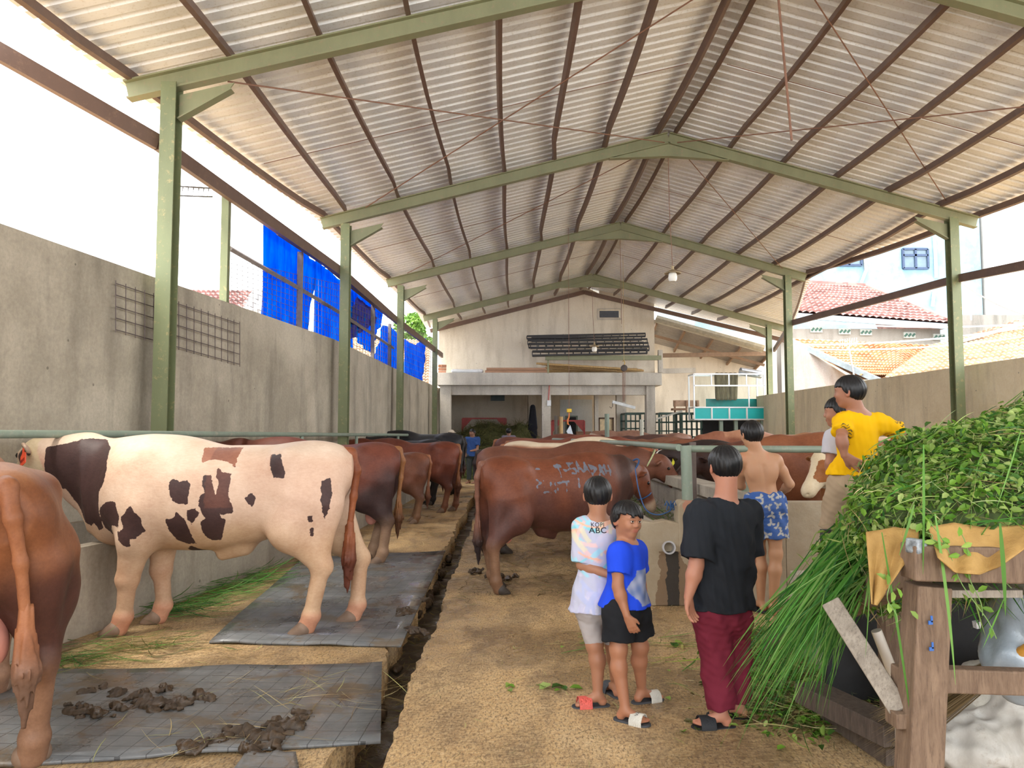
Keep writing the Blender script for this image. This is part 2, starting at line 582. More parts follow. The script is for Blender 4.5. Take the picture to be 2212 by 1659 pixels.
FR = {}
for i in (1, 2, 3, 4):
    d = COLTOP[i]; Y = YF[i]
    le = P(*d['le'], Y); lc = P(*d['lc'], Y)
    if 're' in d: re_ = P(*d['re'], Y); rc = P(*d['rc'], Y)
    else:
        re_ = Vector((9.1, Y, 5.58)); rc = Vector((8.55, Y, 5.45))
    FR[i] = dict(le=le, lc=lc, re=re_, rc=rc, ap=Vector((RX, Y, RZ)))
FR[0] = dict(le=Vector((-4.6, YF[0], 5.2)), lc=Vector((-4.15, YF[0], 5.35)), re=Vector((9.3, YF[0], 5.55)), rc=Vector((8.7, YF[0], 5.45)), ap=Vector((RX, YF[0], RZ)))
print('frames', {k: [tuple(round(c, 2) for c in v[q]) for q in ('le', 'lc', 'ap', 'rc', 're')] for k, v in FR.items()})

names = {1: 'the nearest', 2: 'the second', 3: 'the third', 4: 'the farthest'}
for i in (1, 2, 3, 4):
    f = FR[i]
    t_ = empty('portal_frame', (RX, YF[i], 0), {
        1: 'green steel roof frame nearest the camera, its thick left column beside the spotted bull',
        2: 'green steel roof frame whose right column stands behind the green fodder heap',
        3: 'green steel roof frame halfway down the shed, behind the larger hanging lamp',
        4: 'green steel roof frame closest to the cream gable wall'}[i], 'steel frame', 'green steel roof frames')
    for side, cl, en in (('l', f['lc'], f['le']), ('r', f['rc'], f['re'])):
        MB().chan((cl.x, YF[i], 0), (cl.x, YF[i], cl.z + 0.06), 0.17, 0.24 if 0 else 0.2, 0.02, up=(0, 1, 0)).build('column', M['green_col'], t_)
        a = f['ap']; b = en
        d = (b - a).normalized()
        off = Vector((0, 0, -0.0))
        MB().chan(a, b, 0.13, 0.22, 0.02, up=(0, 0, 1)).build('rafter', M['green'], t_)
        # haunch plate at the knee
        sgn = 1 if side == 'l' else -1
        zz = cl.z - 0.06
        kx = cl.x + sgn * 0.09
        m = MB()
        m.prism([(kx, zz - 0.28), (kx + sgn * 0.55, zz + 0.05), (kx + sgn * 0.62, zz + 0.15), (kx, zz + 0.0)], 0.02, lambda u, v, w: (u, YF[i] - 0.01 + w, v))
        m.bar((kx, YF[i], zz - 0.29), (kx + sgn * 0.60, YF[i], zz + 0.06), 0.12, 0.015)
        m.build('haunch', M['green'], t_)
    m = MB()   # apex haunch
    a = f['ap']
    dl = (f['le'] - a); dr = (f['re'] - a)
    L = a + dl * (1.15 / abs(dl.x)); R = a + dr * (1.15 / abs(dr.x))
    m.prism([(L.x, L.z - 0.10), (a.x, a.z - 0.36), (R.x, R.z - 0.10), (a.x, a.z)], 0.02, lambda u, v, w: (u, a.y - 0.01 + w, v))
    m.bar((L.x, a.y, L.z - 0.12), (a.x, a.y, a.z - 0.36), 0.12, 0.015)
    m.bar((R.x, a.y, R.z - 0.12), (a.x, a.y, a.z - 0.36), 0.12, 0.015)
    m.build('ridge_plate', M['green'], t_)

# ---- roof sheets: trapezoid ribs running down the slope
FR[5] = dict(le=P(930, 716, YG), re=P(1700, 738, YG), ap=Vector((RX, YG, RZ)))
def edge(yq, key):
    ks = [0, 1, 2, 3, 4, 5]
    ys = [YF[0], YF[1], YF[2], YF[3], YF[4], YG]
    xs = [FR[k][key].x for k in ks]; zs = [FR[k][key].z for k in ks]
    return float(np.interp(yq, ys, xs)), float(np.interp(yq, ys, zs))
PITCHY = 0.235
def roof_side(key, out):
    V = []; F = []; sgn = -1 if key == 'le' else 1
    yy = []
    y = -10.0
    while y < YG + 0.5:
        for dy, dz in ((0, 0), (0.135, 0), (0.155, 0.045), (0.21, 0.045)):
            yy.append((y + dy, dz))
        y += PITCHY
    NX = 12
    for (y, dz) in yy:
        ex, ez = edge(y, key)
        # sheet lies above the purlins: rafter axis + 0.11 + purlin 0.12
        for k in range(NX + 1):
            t = k / NX
            xx = RX + (ex - RX) * t + sgn * out * t
            zz = RZ + (ez - RZ) * t * (1 + out / abs(ex - RX)) + 0.25 + dz
            V.append((xx, y, zz))
    n = NX + 1
    for i in range(len(yy) - 1):
        for k in range(NX):
            F.append((i * n + k, i * n + k + 1, (i + 1) * n + k + 1, (i + 1) * n + k))
    return V, F
for key, nm in (('le', 'ceiling_left'), ('re', 'ceiling_right')):
    V, F = roof_side(key, 0.22)
    o = mesh_obj(nm, V, F, M['sheet'])
    s_ = o.modifiers.new('solid', 'SOLIDIFY'); s_.thickness = 0.006; s_.offset = 1
    tag(o, kind='structure')
# ridge cap
m = MB()
m.prism([(RX - 0.34, RZ + 0.20), (RX, RZ + 0.33), (RX + 0.34, RZ + 0.20), (RX + 0.34, RZ + 0.225), (RX, RZ + 0.36), (RX - 0.34, RZ + 0.225)], YG + 10.4, lambda u, v, w: (u, -10 + w, v))
tag(m.build('ceiling_ridge', simple('dark_ridge_sheet', (0.10, 0.10, 0.10), 0.6)), kind='structure')

# ---- purlins: brown channels running the length of each slope
def at_frac(key, y, off):
    """point under the sheet at horizontal distance off from the ridge"""
    ex, ez = edge(y, key)
    s = (RZ - ez) / abs(RX - ex)
    sg = -1 if key == 'le' else 1
    return Vector((RX + sg * off, y, RZ - s * off + 0.17))
PUR = {'le': [0.22, 1.28, 2.27, 3.22, 4.24, 5.26, 6.3, 6.45], 're': [0.14, 1.17, 2.2, 3.24, 4.25, 5.25, 5.4]}
side_word = {'le': 'left', 're': 'right'}
ordn = ['nearest the ridge', 'second from the ridge', 'third from the ridge', 'fourth from the ridge', 'fifth from the ridge', 'sixth from the ridge', 'seventh from the ridge']
for key in ('le', 're'):
    for j, off in enumerate(PUR[key]):
        pts = []
        ks = [-9.8, 2.6, YF[1], YF[2], YF[3], YF[4], YG]
        for q in range(len(ks) - 1):
            for u in np.linspace(0, 1, 7)[:-1]:
                y = ks[q] + (ks[q + 1] - ks[q]) * u
                o2 = off * (1.0 - 0.0025 * (y - 8.6)) if key == 'le' else off
                if j == len(PUR[key]) - 1:
                    ex, ez = edge(y, key); o2 = abs(ex - RX) - (0.02 if key == 'le' else -0.05)
                ex, ez = edge(y, key)
                if o2 > abs(ex - RX) + 0.3: continue
                if j < len(PUR[key]) - 1 and o2 > abs(ex - RX) - 0.25: continue
                p = at_frac(key, y, o2); p.z -= 0.07 * math.sin(math.pi * u)
                p.x += 0.035 * math.sin(math.pi * u + j)
                if j == 6 and key == 'le' and y > YF[2] + 0.1: continue
                pts.append(p)
        m = MB()
        sl = -0.27 if key == 're' else 0.27
        upv = Vector((-sl, 0, 1)).normalized()
        for a, b in zip(pts[:-1], pts[1:]):
            dd = (b - a).normalized() * 0.004
            m.bar(a - dd, b + dd, 0.055, 0.125, upv)
        o = m.build('purlin', M['brown'])
        tag(o, 'brown roof purlin of the %s slope, %s' % (side_word[key], ordn[j] if j < len(PUR[key]) - 1 else 'along the eave'), 'purlin', 'roof purlins')

# ---- tie beams between column heads
def poly_beam(name, pts, w, h, mat, label, cat, group=None):
    m = MB()
    for a, b in zip(pts[:-1], pts[1:]):
        m.bar(a, b, w, h)
    o = m.build(name, mat)
    return tag(o, label, cat, group)
YB = [P(0, 98, 7.2), P(362, 307, YF[1]), P(748, 586, YF[2]), P(866, 692, YF[3]), P(962, 768, 29.6)]
for p in YB: p.x -= 0.12
d0 = (YB[0] - YB[1]).normalized(); YB.insert(0, YB[0] + d0 * 3.0)
poly_beam('tie_beam', YB, 0.07, 0.18, M['brown'], 'long brown tie beam along the left columns above the wall', 'beam', 'brown tie beams')
YB2 = [P(2212, 570, 12.3), P(2055, 602, YF[2]), P(1700, 698, YF[3]), P(1665, 756, YF[4])]
for p in YB2: p.x += 0.12
YB2.insert(0, YB2[0] + (YB2[0] - YB2[1]) * 3)
poly_beam('tie_beam', YB2, 0.07, 0.15, M['brown'], 'long brown tie beam along the right columns above the wall', 'beam', 'brown tie beams')

# ---- side walls
def col_x(y):
    return float(np.interp(y, YF[1:] + [YG], [FR[k]['lc'].x for k in (1, 2, 3, 4)] + [FR[4]['lc'].x + 0.1]) + (0 if y > YF[1] else -(YF[1] - y) * 0.12))
def strip_wall(name, line, h, th, mat, z0=0.0, parent=None, tops=None):
    m = MB()
    n = len(line)
    V = []; F = []
    for i, (x, y) in enumerate(line):
        a = Vector(line[max(0, i - 1)]); b = Vector(line[min(n - 1, i + 1)])
        d = (b - a).normalized(); nn = Vector((-d.y, d.x)) * th / 2
        hh = h if tops is None else tops[i]
        V += [(x - nn.x, y - nn.y, z0), (x + nn.x, y + nn.y, z0), (x + nn.x, y + nn.y, hh), (x - nn.x, y - nn.y, hh)]
    for i in range(n - 1):
        o = i * 4
        F += [(o, o + 4, o + 5, o + 1), (o + 1, o + 5, o + 6, o + 2), (o + 2, o + 6, o + 7, o + 3), (o + 3, o + 7, o + 4, o)]
    F += [(0, 1, 2, 3), (4 * n - 1, 4 * n - 2, 4 * n - 3, 4 * n - 4)]
    m.add(V, F)
    return m.build(name, mat, parent)
ys = [-10, -6, -2, 2, 5, 7] + list(np.arange(8.6, 30.9, 1.5)) + [30.8]
LW = [(col_x(y) - 0.30, y) for y in ys]
tag(strip_wall('wall_left', LW, 3.38, 0.16, M['wall_left']), kind='structure')
tag(strip_wall('wall_right', [(9.0, -10), (9.0, 27.4)], 2.9, 0.18, M['wall_right']), kind='structure')
# ================================================================== WALLS AND FIXTURES OF THE PLACE
def wallx(y):
    return float(np.interp(y, [p[1] for p in LW], [p[0] for p in LW]))
def W(px, py, off=0.0):
    """point of the left wall plane seen at px, py"""
    a, b = 3.0, 45.0
    def f(y):
        return P(px, py, y).x - (wallx(y) + off)
    # x = ratio*y falls below wall as y grows
    for _ in range(60):
        c = (a + b) / 2
        if f(c) > 0: a = c
        else: b = c
    return P(px, py, (a + b) / 2)

# ---- cream gable wall, one panel, with a vent hole
def at(px, py, Y): return P(px, py, Y)
gl, gr = P(948, 712, YG).x, P(1413, 672, YG).x
zt = lambda x: slope_z(x, FR[5]['le'].x, FR[5]['le'].z) if x < RX else slope_z(x, FR[5]['re'].x, FR[5]['re'].z)
LZ = P(1200, 805, 29.0).z       # loft floor top
LB = P(1200, 832, 29.0).z
m = MB()
v0, v1 = P(1295, 686, YG), P(1338, 670, YG)
def wallpoly(pts, y=YG, th=0.15):
    m.prism(pts, th, lambda u, v, w: (u, y + w, v))
wallpoly([(gl, LB), (v0.x, LB), (v0.x, zt(v0.x) + 0.12), (RX, RZ + 0.12), (gl, zt(gl) + 0.12)][:3] + [(RX if RX < v0.x else v0.x, zt(min(RX, v0.x)) + 0.26), (gl, zt(gl) + 0.26)])
wallpoly([(v1.x, LB), (gr, LB), (gr, zt(gr) + 0.26), (v1.x, zt(v1.x) + 0.26)])
wallpoly([(v0.x, LB), (v1.x, LB), (v1.x, v0.z), (v0.x, v0.z)])
wallpoly([(v0.x, v1.z), (v1.x, v1.z), (v1.x, zt(v1.x) + 0.26), (v0.x, zt(v0.x) + 0.26)])
tag(m.build('wall_back', M['cream']), kind='structure')
m = MB()
for dz, h in ((v0.z - 0.10, 0.07), (v1.z + 0.02, 0.04)):
    m.box(((v0.x + v1.x) / 2, YG - 0.01, dz + h / 2), (v1.x - v0.x + 0.14, 0.05, h))
m.box((v0.x - 0.05, YG - 0.01, (v0.z + v1.z) / 2), (0.06, 0.04, v1.z - v0.z + 0.1))
tag(m.build('trim_1', M['slab']), kind='structure')
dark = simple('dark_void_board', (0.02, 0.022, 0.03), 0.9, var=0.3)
tag(MB().box(((v0.x + v1.x) / 2, YG + 1.0, (v0.z + v1.z) / 2), (2.2, 0.1, 1.6)).build('vent_dark_backing', dark), kind='structure')  # near-black board gives the vent hole its shade by colour
# verge beams of the gable
m = MB(); a = Vector((RX, YG - 0.12, RZ - 0.0)); bl = Vector((FR[5]['le'].x, YG - 0.12, FR[5]['le'].z)); br = Vector((FR[5]['re'].x, YG - 0.12, FR[5]['re'].z))
m.bar(a, bl, 0.1, 0.16); m.bar(a, br, 0.1, 0.16)
tag(m.build('gable_beam', M['brown']), 'brown steel beam sloping both ways along the top of the gable wall', 'beam')

# ---- loft: slab, edge beam, columns, room behind
sx0, sx1 = P(944, 820, 29).x, P(1430, 820, 29).x
tag(MB().bx(sx0, sx1, 29.0, YG, LB, LZ).build('loft_slab', M['slab'], bevel=0.01), kind='structure')
bz = P(1200, 853, 29.25).z
tag(MB().bx(P(965, 840, 29.3).x, P(1397, 840, 29.3).x, 29.3, 29.6, bz, LB).build('loft_beam', M['slab']), kind='structure')
for i, (a, b) in enumerate(((950, 974), (1171, 1190), (1397, 1416))):
    x0, x1 = P(a, 900, 29.2).x, P(b, 900, 29.2).x
    tag(MB().bx(x0, x1, 29.2, 29.6, 0, LB if i != 1 else bz + 0.001 if False else LB).build('loft_column', M['slab'], bevel=0.008), kind='structure')
for a, b, Y in ((1332, 1353, 31.4), (1285, 1293, 31.2)):
    tag(MB().bx(P(a, 900, Y).x, P(b, 900, Y).x, Y, Y + 0.3, 0, LB).build('loft_column', M['slab']), kind='structure')
room = mat_concrete('dim_room_wall', (0.52, 0.47, 0.40), (0.30, 0.25, 0.19), (0.60, 0.55, 0.47), 0.7)
bluew = mat_concrete('pale_blue_room_wall', (0.48, 0.54, 0.60), (0.40, 0.44, 0.48), (0.56, 0.61, 0.66), 0.7)
tag(MB().bx(sx0 - 0.3, P(1290, 900, 36).x, 36.0, 36.15, 0, LB).build('wall_room_back', room), kind='structure')
tag(MB().bx(sx0 - 0.45, sx0 - 0.3, 29.4, 36.1, 0, LB).build('wall_room_left', room), kind='structure')
tag(MB().bx(sx0 - 0.4, sx1, YG + 0.15, 36.2, LB, LB + 0.15).build('loft_ceiling', room), kind='structure')
# partition beside the blue room, broken opening showing blue wall
xp = P(1190, 900, 33).x
tag(MB().bx(P(1212, 900, 34).x, P(1283, 900, 34).x, 34.6, 34.7, 0, 3.1).build('wall_blue_room', bluew), kind='structure')
cx0, cx1 = P(1290, 900, 33).x, P(1660, 900, 33).x
Z3 = P(1500, 795, 33).z
tag(MB().bx(cx0, cx1 + 0.2, 33.0, 33.15, 0, Z3 + 1.6).build('wall_back_right', M['cream']), kind='structure')
# doorway in it
d0, d1 = P(1293, 950, 32.9), P(1326, 905, 32.9)
dr = empty('door_1', (d0.x, 32.9, 0), kind='structure')
lit = simple('bright_doorway_panel', (0.75, 0.62, 0.40), 0.7)  # pale colour stands in for the light in the bright doorway
MB().bx(d0.x + 0.05, d1.x - 0.05, 32.93, 32.97, 0, d1.z).build('leaf', lit, dr)
m = MB(); m.bx(d0.x, d0.x + 0.06, 32.88, 32.99, 0, d1.z + 0.05); m.bx(d1.x - 0.06, d1.x, 32.88, 32.99, 0, d1.z + 0.05); m.bx(d0.x, d1.x, 32.88, 32.99, d1.z, d1.z + 0.06)
m.build('door_frame', simple('dark_door_wood', (0.10, 0.06, 0.04)), dr)

# ---- lean-to roof at the back right
m = MB()
q = [P(1413, 690, 31.0), P(1655, 762, 31.0)]
lt = [Vector((gr + 0.02, 31.0, q[0].z)), Vector((q[1].x + 0.2, 31.0, q[1].z))]
bk = [Vector((gr + 0.02, 38.0, q[0].z - 2.3)), Vector((q[1].x + 0.2, 38.0, q[1].z - 1.6))]
dkroof = simple('dark_lean_to_sheet', (0.30, 0.27, 0.24), 0.7, stretch=(1, 4, 1))  # dark grey-brown sheet, tone varied by noise
V = []; F = []
NX, NYY = 2, 60
for j in range(NYY + 1):
    for i in range(NX + 1):
        a = lt[0].lerp(lt[1], i / NX); b = bk[0].lerp(bk[1], i / NX)
        p = a.lerp(b, j / NYY); V.append((p.x, p.y, p.z + (0.02 if j % 2 else 0)))
for j in range(NYY):
    for i in range(NX):
        F.append((j * (NX + 1) + i, j * (NX + 1) + i + 1, (j + 1) * (NX + 1) + i + 1, (j + 1) * (NX + 1) + i))
o = mesh_obj('lean_to_roof', V, F, dkroof); s_ = o.modifiers.new('s', 'SOLIDIFY'); s_.thickness = 0.01
tag(o, kind='structure')
lbr = simple('lean_to_timber', (0.26, 0.17, 0.11), 0.8)
m = MB()
for i in range(5):
    a = lt[0].lerp(lt[1], 0.02 + i * 0.24); b = bk[0].lerp(bk[1], 0.02 + i * 0.24)
    m.bar(a - Vector((0, 0, 0.12)), b - Vector((0, 0, 0.12)), 0.07, 0.12)
for t_ in (0.12, 0.4, 0.7):
    a = lt[0].lerp(bk[0], t_); b = lt[1].lerp(bk[1], t_)
    m.bar(a - Vector((0, 0, 0.24)), b - Vector((0, 0, 0.24)), 0.07, 0.11)
tag(m.build('lean_to_rafters', lbr), kind='structure')
bp0, bp1 = P(1424, 768, 30.4), P(1655, 764, 30.4)
tag(MB().bar(bp0, bp1, 0.12, 0.16).build('lean_to_beam', lbr), 'long timber beam under the lean-to roof, above the glass cabinet', 'beam')
bp0, bp1 = P(1424, 802, 30.6), P(1502, 800, 30.6)
tag(MB().bar(bp0, bp1, 0.12, 0.2).build('lintel_beam', M['slab']), 'short grey beam beside the right end of the loft', 'beam')
# sagging translucent sheet gutter under the eave
m_ = simple('dull_plastic_gutter', (0.5, 0.47, 0.38), 0.35, 0.4)
m = MB(); pr = [(0.30 * math.cos(t), 0.26 * math.sin(t)) for t in np.linspace(math.pi, 2 * math.pi, 9)]
pr = pr + [(x * 0.93, y * 0.93) for x, y in pr[::-1]]
m.bar(P(1418, 683, 30.0), P(1650, 748, 29.5), 0, 0, prof=pr)
tag(m.build('gutter', m_), 'wide dull metal gutter hanging under the far right roof edge', 'gutter')

# ---- left trough and left pipe rail
TL = [(-3.75, 3.2), (-3.45, 6.0), (-3.2, 7.2), (-2.95, 8.8), (-2.55, 12), (-2.3, 20), (-2.05, 29.0)]
def off_line(l, d): return [(x + d, y) for x, y in l]
tr = empty('feed_trough', (-3.5, 6.0, 0), 'long grey concrete feed trough along the left wall', 'trough', 'concrete feed troughs')
strip_wall('front_wall', TL, 0.70, 0.14, M['trough'], 0, tr)
strip_wall('back_wall', off_line(TL, -0.62), 0.80, 0.10, M['trough'], 0, tr)
strip_wall('bottom', off_line(TL, -0.33), 0.30, 0.46, M['trough'], 0, tr)
RL = [P(-60, 938, 5.6), P(360, 937.5, 8.0), P(640, 938.5, 11.6), P(860, 939.5, 18.6), P(946, 940.5, 27.0)]
rl = empty('pipe_rail', (RL[1].x, RL[1].y, 0), 'green pipe rail running along the left wall above the trough', 'rail', 'green pipe rails')
MB().tube(RL, 0.034, 10).build('top_pipe', M['rail'], rl, smooth=True)
for px in (390, 650, 770, 860, 925, 945):
    a = None
    for i in range(len(RL) - 1):
        for u in np.linspace(0, 1, 60):
            p = RL[i].lerp(RL[i + 1], u)
            if a is None and 1095 + p.x / p.y * 1660 > px: a = p
    if a is None: a = RL[-1]
    MB().tube([(a.x, a.y, 0.3), a - Vector((0, 0, 0.03))], 0.03, 8).build('post', M['rail'], rl, smooth=True)

# ---- right trough with outlet pipe
FY = 7.22
t2 = empty('feed_trough', (1.8, FY, 0), 'concrete feed trough with a drain pipe at its near end, behind the boys', 'trough', 'concrete feed troughs')
strip_wall('left_wall', [(1.33, FY + 0.1), (1.30, 12), (1.2, 24)], 0.76, 0.15, M['trough'], 0, t2)
strip_wall('right_wall', [(2.25, FY + 0.1), (2.25, 24)], 1.04, 0.16, M['trough'], 0, t2)
strip_wall('coping', [(2.21, FY + 0.3), (2.21, 24)], 1.045, 0.27, M['trough'], 0.93, t2)
strip_wall('bottom', [(1.78, FY + 0.15), (1.74, 24)], 0.5, 0.80, M['trough'], 0, t2)
def near_wall():
    t = NT('stained_trough_end')
    big = t.noise(1.6, 6, 0.7)
    c = t.ramp(big, [(0.3, (0.30, 0.235, 0.155)), (0.7, (0.43, 0.365, 0.27))])
    sx = t.n('ShaderNodeSeparateXYZ'); t.l(t.obj(), sx.inputs[0])
    # dark drip below the pipe
    dx = t.math('ABSOLUTE', t.math('SUBTRACT', sx.outputs[0], -0.26 + 0.0))
    wob = t.math('MULTIPLY', t.math('SUBTRACT', t.noise(7, 4), 0.5), 0.10)
    m1 = t.math('LESS_THAN', t.math('ADD', dx, wob), 0.055)
    m1b = t.math('LESS_THAN', t.math('ADD', dx, t.math('MULTIPLY', t.math('SUBTRACT', t.noise(4, 5), 0.5), 0.5)), 0.13)
    zc = t.math('LESS_THAN', sx.outputs[2], 0.50)
    c = t.mix(t.math('MULTIPLY', t.math('MULTIPLY', m1b, zc), 0.75), c, (0.16, 0.09, 0.045))
    c = t.mix(t.math('MULTIPLY', t.math('MULTIPLY', m1, zc), 0.9), c, (0.02, 0.02, 0.02))
    red = t.n('ShaderNodeVectorMath', operation='DISTANCE'); t.l(t.obj(), red.inputs[0]); red.inputs[1].default_value = (0.0, 0, 0.87)
    rr = t.math('LESS_THAN', t.math('ADD', red.outputs['Value'], t.math('MULTIPLY', t.noise(9), 0.3)), 0.30)
    c = t.mix(t.math('MULTIPLY', rr, 0.5), c, (0.50, 0.14, 0.08))
    red2 = t.n('ShaderNodeVectorMath', operation='DISTANCE'); t.l(t.mapping((2.2, 1, 0.8), (-3.0, 0, 0)), red2.inputs[0]); red2.inputs[1].default_value = (0.1, 0, 0.5)
    rr2 = t.math('LESS_THAN', t.math('ADD', red2.outputs['Value'], t.math('MULTIPLY', t.noise(6), 0.4)), 0.36)
    c = t.mix(t.math('MULTIPLY', rr2, 0.55), c, (0.50, 0.10, 0.10))
    t.set(Base_Color=c, Roughness=0.8); t.bump(t.noise(18, 6, 0.7), 0.4, 0.02)
    return t.m
M['trend'] = near_wall()
m = MB()
m.prism([(1.24, 0), (1.66, 0), (1.66, 0.70), (1.60, 0.76), (1.48, 0.785), (1.36, 0.765), (1.27, 0.78), (1.24, 0.74)], 0.16, lambda u, v, w: (u, FY + w, v))
m.prism([(1.60, 0), (2.6, 0), (2.6, 0.955), (1.63, 0.965), (1.60, 0.93)], 0.22, lambda u, v, w: (u, FY - 0.01 + w, v))
m.build('near_wall', M['trend'], t2, bevel=0.012)
pp = P(1442, 1184, FY)
m = MB(); m.lathe((pp.x, FY + 0.03, pp.z), [(0.052, 0), (0.052, 0.06), (0.060, 0.06), (0.062, 0.105), (0.047, 0.105), (0.045, 0.0)], 24, (0, -1, 0.15))
m.build('outlet_pipe', simple('grey_plastic_pipe', (0.42, 0.42, 0.44), 0.35, var=0.08), t2, smooth=True)
tag(strip_wall('pen_wall', [(2.6, FY + 0.1), (6.9, FY + 0.1)], 0.95, 0.22, M['trend']), 'low concrete wall in front of the right cattle pen, behind the shirtless boy', 'wall')

# ---- right pipe rails
R2 = [P(1195, 949.5, 16.8), P(1357, 957.5, 10.9), P(1467, 967, 7.9)]
r2 = empty('pipe_rail', (R2[1].x, R2[1].y, 0), 'green pipe rail over the right trough, running away from the corner post', 'rail', 'green pipe rails')
MB().tube(R2, 0.036, 12).build('top_pipe', M['rail'], r2, smooth=True)
for px, i in ((1216, 0), (1228, 0), (1252, 0), (1296, 0), (1356, 0)):
    u = None
    for k in range(200):
        q = k / 199
        p = R2[0].lerp(R2[1], q * 2) if q < .5 else R2[1].lerp(R2[2], q * 2 - 1)
        if 1095 + p.x / p.y * 1660 > px: u = p; break
    MB().tube([(u.x, u.y, 0.45), u - Vector((0, 0, 0.035))], 0.032, 10).build('post', M['rail'], r2, smooth=True)
cp = P(1467, 967, 7.5)
r3 = empty('pipe_rail', (cp.x, 7.5, 0), 'green pipe rail across the front of the right pen with a thick corner post', 'rail', 'green pipe rails')
MB().tube([(1.72, 7.36, 0.9), (1.72 + 0.0, 7.40, cp.z + 0.02)], 0.052, 14).build('corner_post', M['rail'], r3, smooth=True)
MB().tube([(1.74, 7.42, cp.z - 0.01), (7.2, 7.40, cp.z - 0.03)], 0.034, 12).build('top_pipe', M['rail'], r3, smooth=True)
for x in (2.29, 4.75, 6.5):
    MB().tube([(x, 7.40, 0.9), (x, 7.40, cp.z - 0.05)], 0.036, 10).build('post', M['rail'], r3, smooth=True)
tag(MB().bx(1.98, 2.04, 8.3, 8.36, 0.4, 1.5).build('timber_post', simple('dark_post', (0.12, 0.09, 0.08))), 'dark square post just behind the rail corner post', 'post')

# ---- rods, cords, lamps
rod = simple('rusty_rod', (0.22, 0.11, 0.07), 0.7)
def rodobj(name, pts, r, label, cat='rod', group=None, mat=None):
    return tag(MB().tube(pts, r, 6).build(name, mat or rod, smooth=True), label, cat, group)
A1 = FR[1]['ap']; A2 = FR[2]['ap']; A3 = FR[3]['ap']
rodobj('brace_rod', [P(492, 176, YF[1] + .1), A2 + Vector((-.1, -.1, -.12))], 0.010, 'thin brace rod sloping from the nearest left column head up to the second frame peak', group='roof brace rods')
rodobj('brace_rod', [P(790, 448, YF[2] - .1), A1 + Vector((-.2, .1, -.12))], 0.010, 'thin brace rod rising from the second left column head toward the nearest peak', group='roof brace rods')
rodobj('brace_rod', [P(2048, 440, YF[2] - .1), A1 + Vector((.2, .1, -.12))], 0.010, 'thin brace rod rising from the right column head toward the nearest peak', group='roof brace rods')
rodobj('brace_rod', [A2 + Vector((.15, -.1, -.12)), Vector((8.4, YF[1] + .1, 5.65))], 0.010, 'thin brace rod from the second frame peak down the right slope toward the camera', group='roof brace rods')
rodobj('brace_rod', [P(880, 590, YF[3] - .1), A2 + Vector((-.2, .1, -.12))], 0.009, 'thin brace rod between the third left column head and the second peak', group='roof brace rods')
rodobj('brace_rod', [P(1690, 580, YF[3] - .1), A2 + Vector((.2, .1, -.12))], 0.009, 'thin brace rod between the third right column head and the second peak', group='roof brace rods')
for key, nm, yy in (('le', 'left', 11.6), ('le', 'left', 17.6), ('re', 'right', 11.6), ('re', 'right', 17.6), ('le', 'left', 24.2), ('re', 'right', 24.2)):
    ex, ez = edge(yy, key)
    n_ = abs(ex - RX) - 0.1
    pts = [at_frac(key, yy, o) + Vector((0, 0, -0.04)) for o in np.linspace(0.3, n_ - .1, 8)]
    rodobj('sag_rod', pts, 0.006, 'thin sag rod across the %s slope purlins, %s bay' % (nm, {11.6: 'nearest', 17.6: 'middle', 24.2: 'farthest'}[yy]), group='sag rods')
rodobj('hanging_rod', [A1 + Vector((0, 0, -0.2)), P(1710, 303, YF[1])], 0.014, 'brown rod hanging straight down from the nearest roof peak')
rodobj('hanging_rod', [A3 + Vector((0, 0.1, -0.2)), P(1343, 700, YF[3])], 0.007, 'thin rod hanging from the third roof peak in front of the gable wall')
glass = NT('milky_lamp_glass'); glass.set(Base_Color=(0.9, 0.88, 0.8), Roughness=0.15, Transmission_Weight=0.35, IOR=1.45)
bulbm = simple('white_bulb', (0.92, 0.9, 0.82), 0.3, var=0.03, bump=0)
shm = simple('enamel_lamp_shade', (0.42, 0.33, 0.20), 0.5, 0.3)
def lamp(top, c, s, label):
    t_ = empty('pendant_lamp', c, label, 'lamp', 'pendant lamps')
    MB().tube([top, (top[0], c.y, (top[2] + c.z) / 2), c + Vector((0, 0, 0.12 * s))], 0.008 * s, 6).build('cord', rod, t_)
    MB().lathe(c, [(0.03 * s, 0.16 * s), (0.035 * s, 0.08 * s), (0.10 * s, 0.05 * s), (0.19 * s, 0.0), (0.185 * s, -0.012 * s), (0.09 * s, 0.03 * s), (0.03 * s, 0.04 * s)], 20).build('lamp_shade', shm, t_, smooth=True)
    MB().lathe(c, [(0.055 * s, 0.03 * s), (0.09 * s, -0.02 * s), (0.10 * s, -0.09 * s), (0.095 * s, -0.15 * s), (0.07 * s, -0.19 * s), (0.01, -0.20 * s)], 20).build('glass_globe', bulbm, t_, smooth=True)
lamp(A2 + Vector((0, 0.05, -0.2)), P(1453, 590, YF[2]), 0.85, 'larger pendant lamp with tan shade and white globe, hanging mid-shed')
lamp(FR[4]['ap'] + Vector((0, 0.05, -0.2)), P(1284, 749, YF[4]), 0.95, 'smaller-looking pendant lamp hanging in front of the dark steel pile')

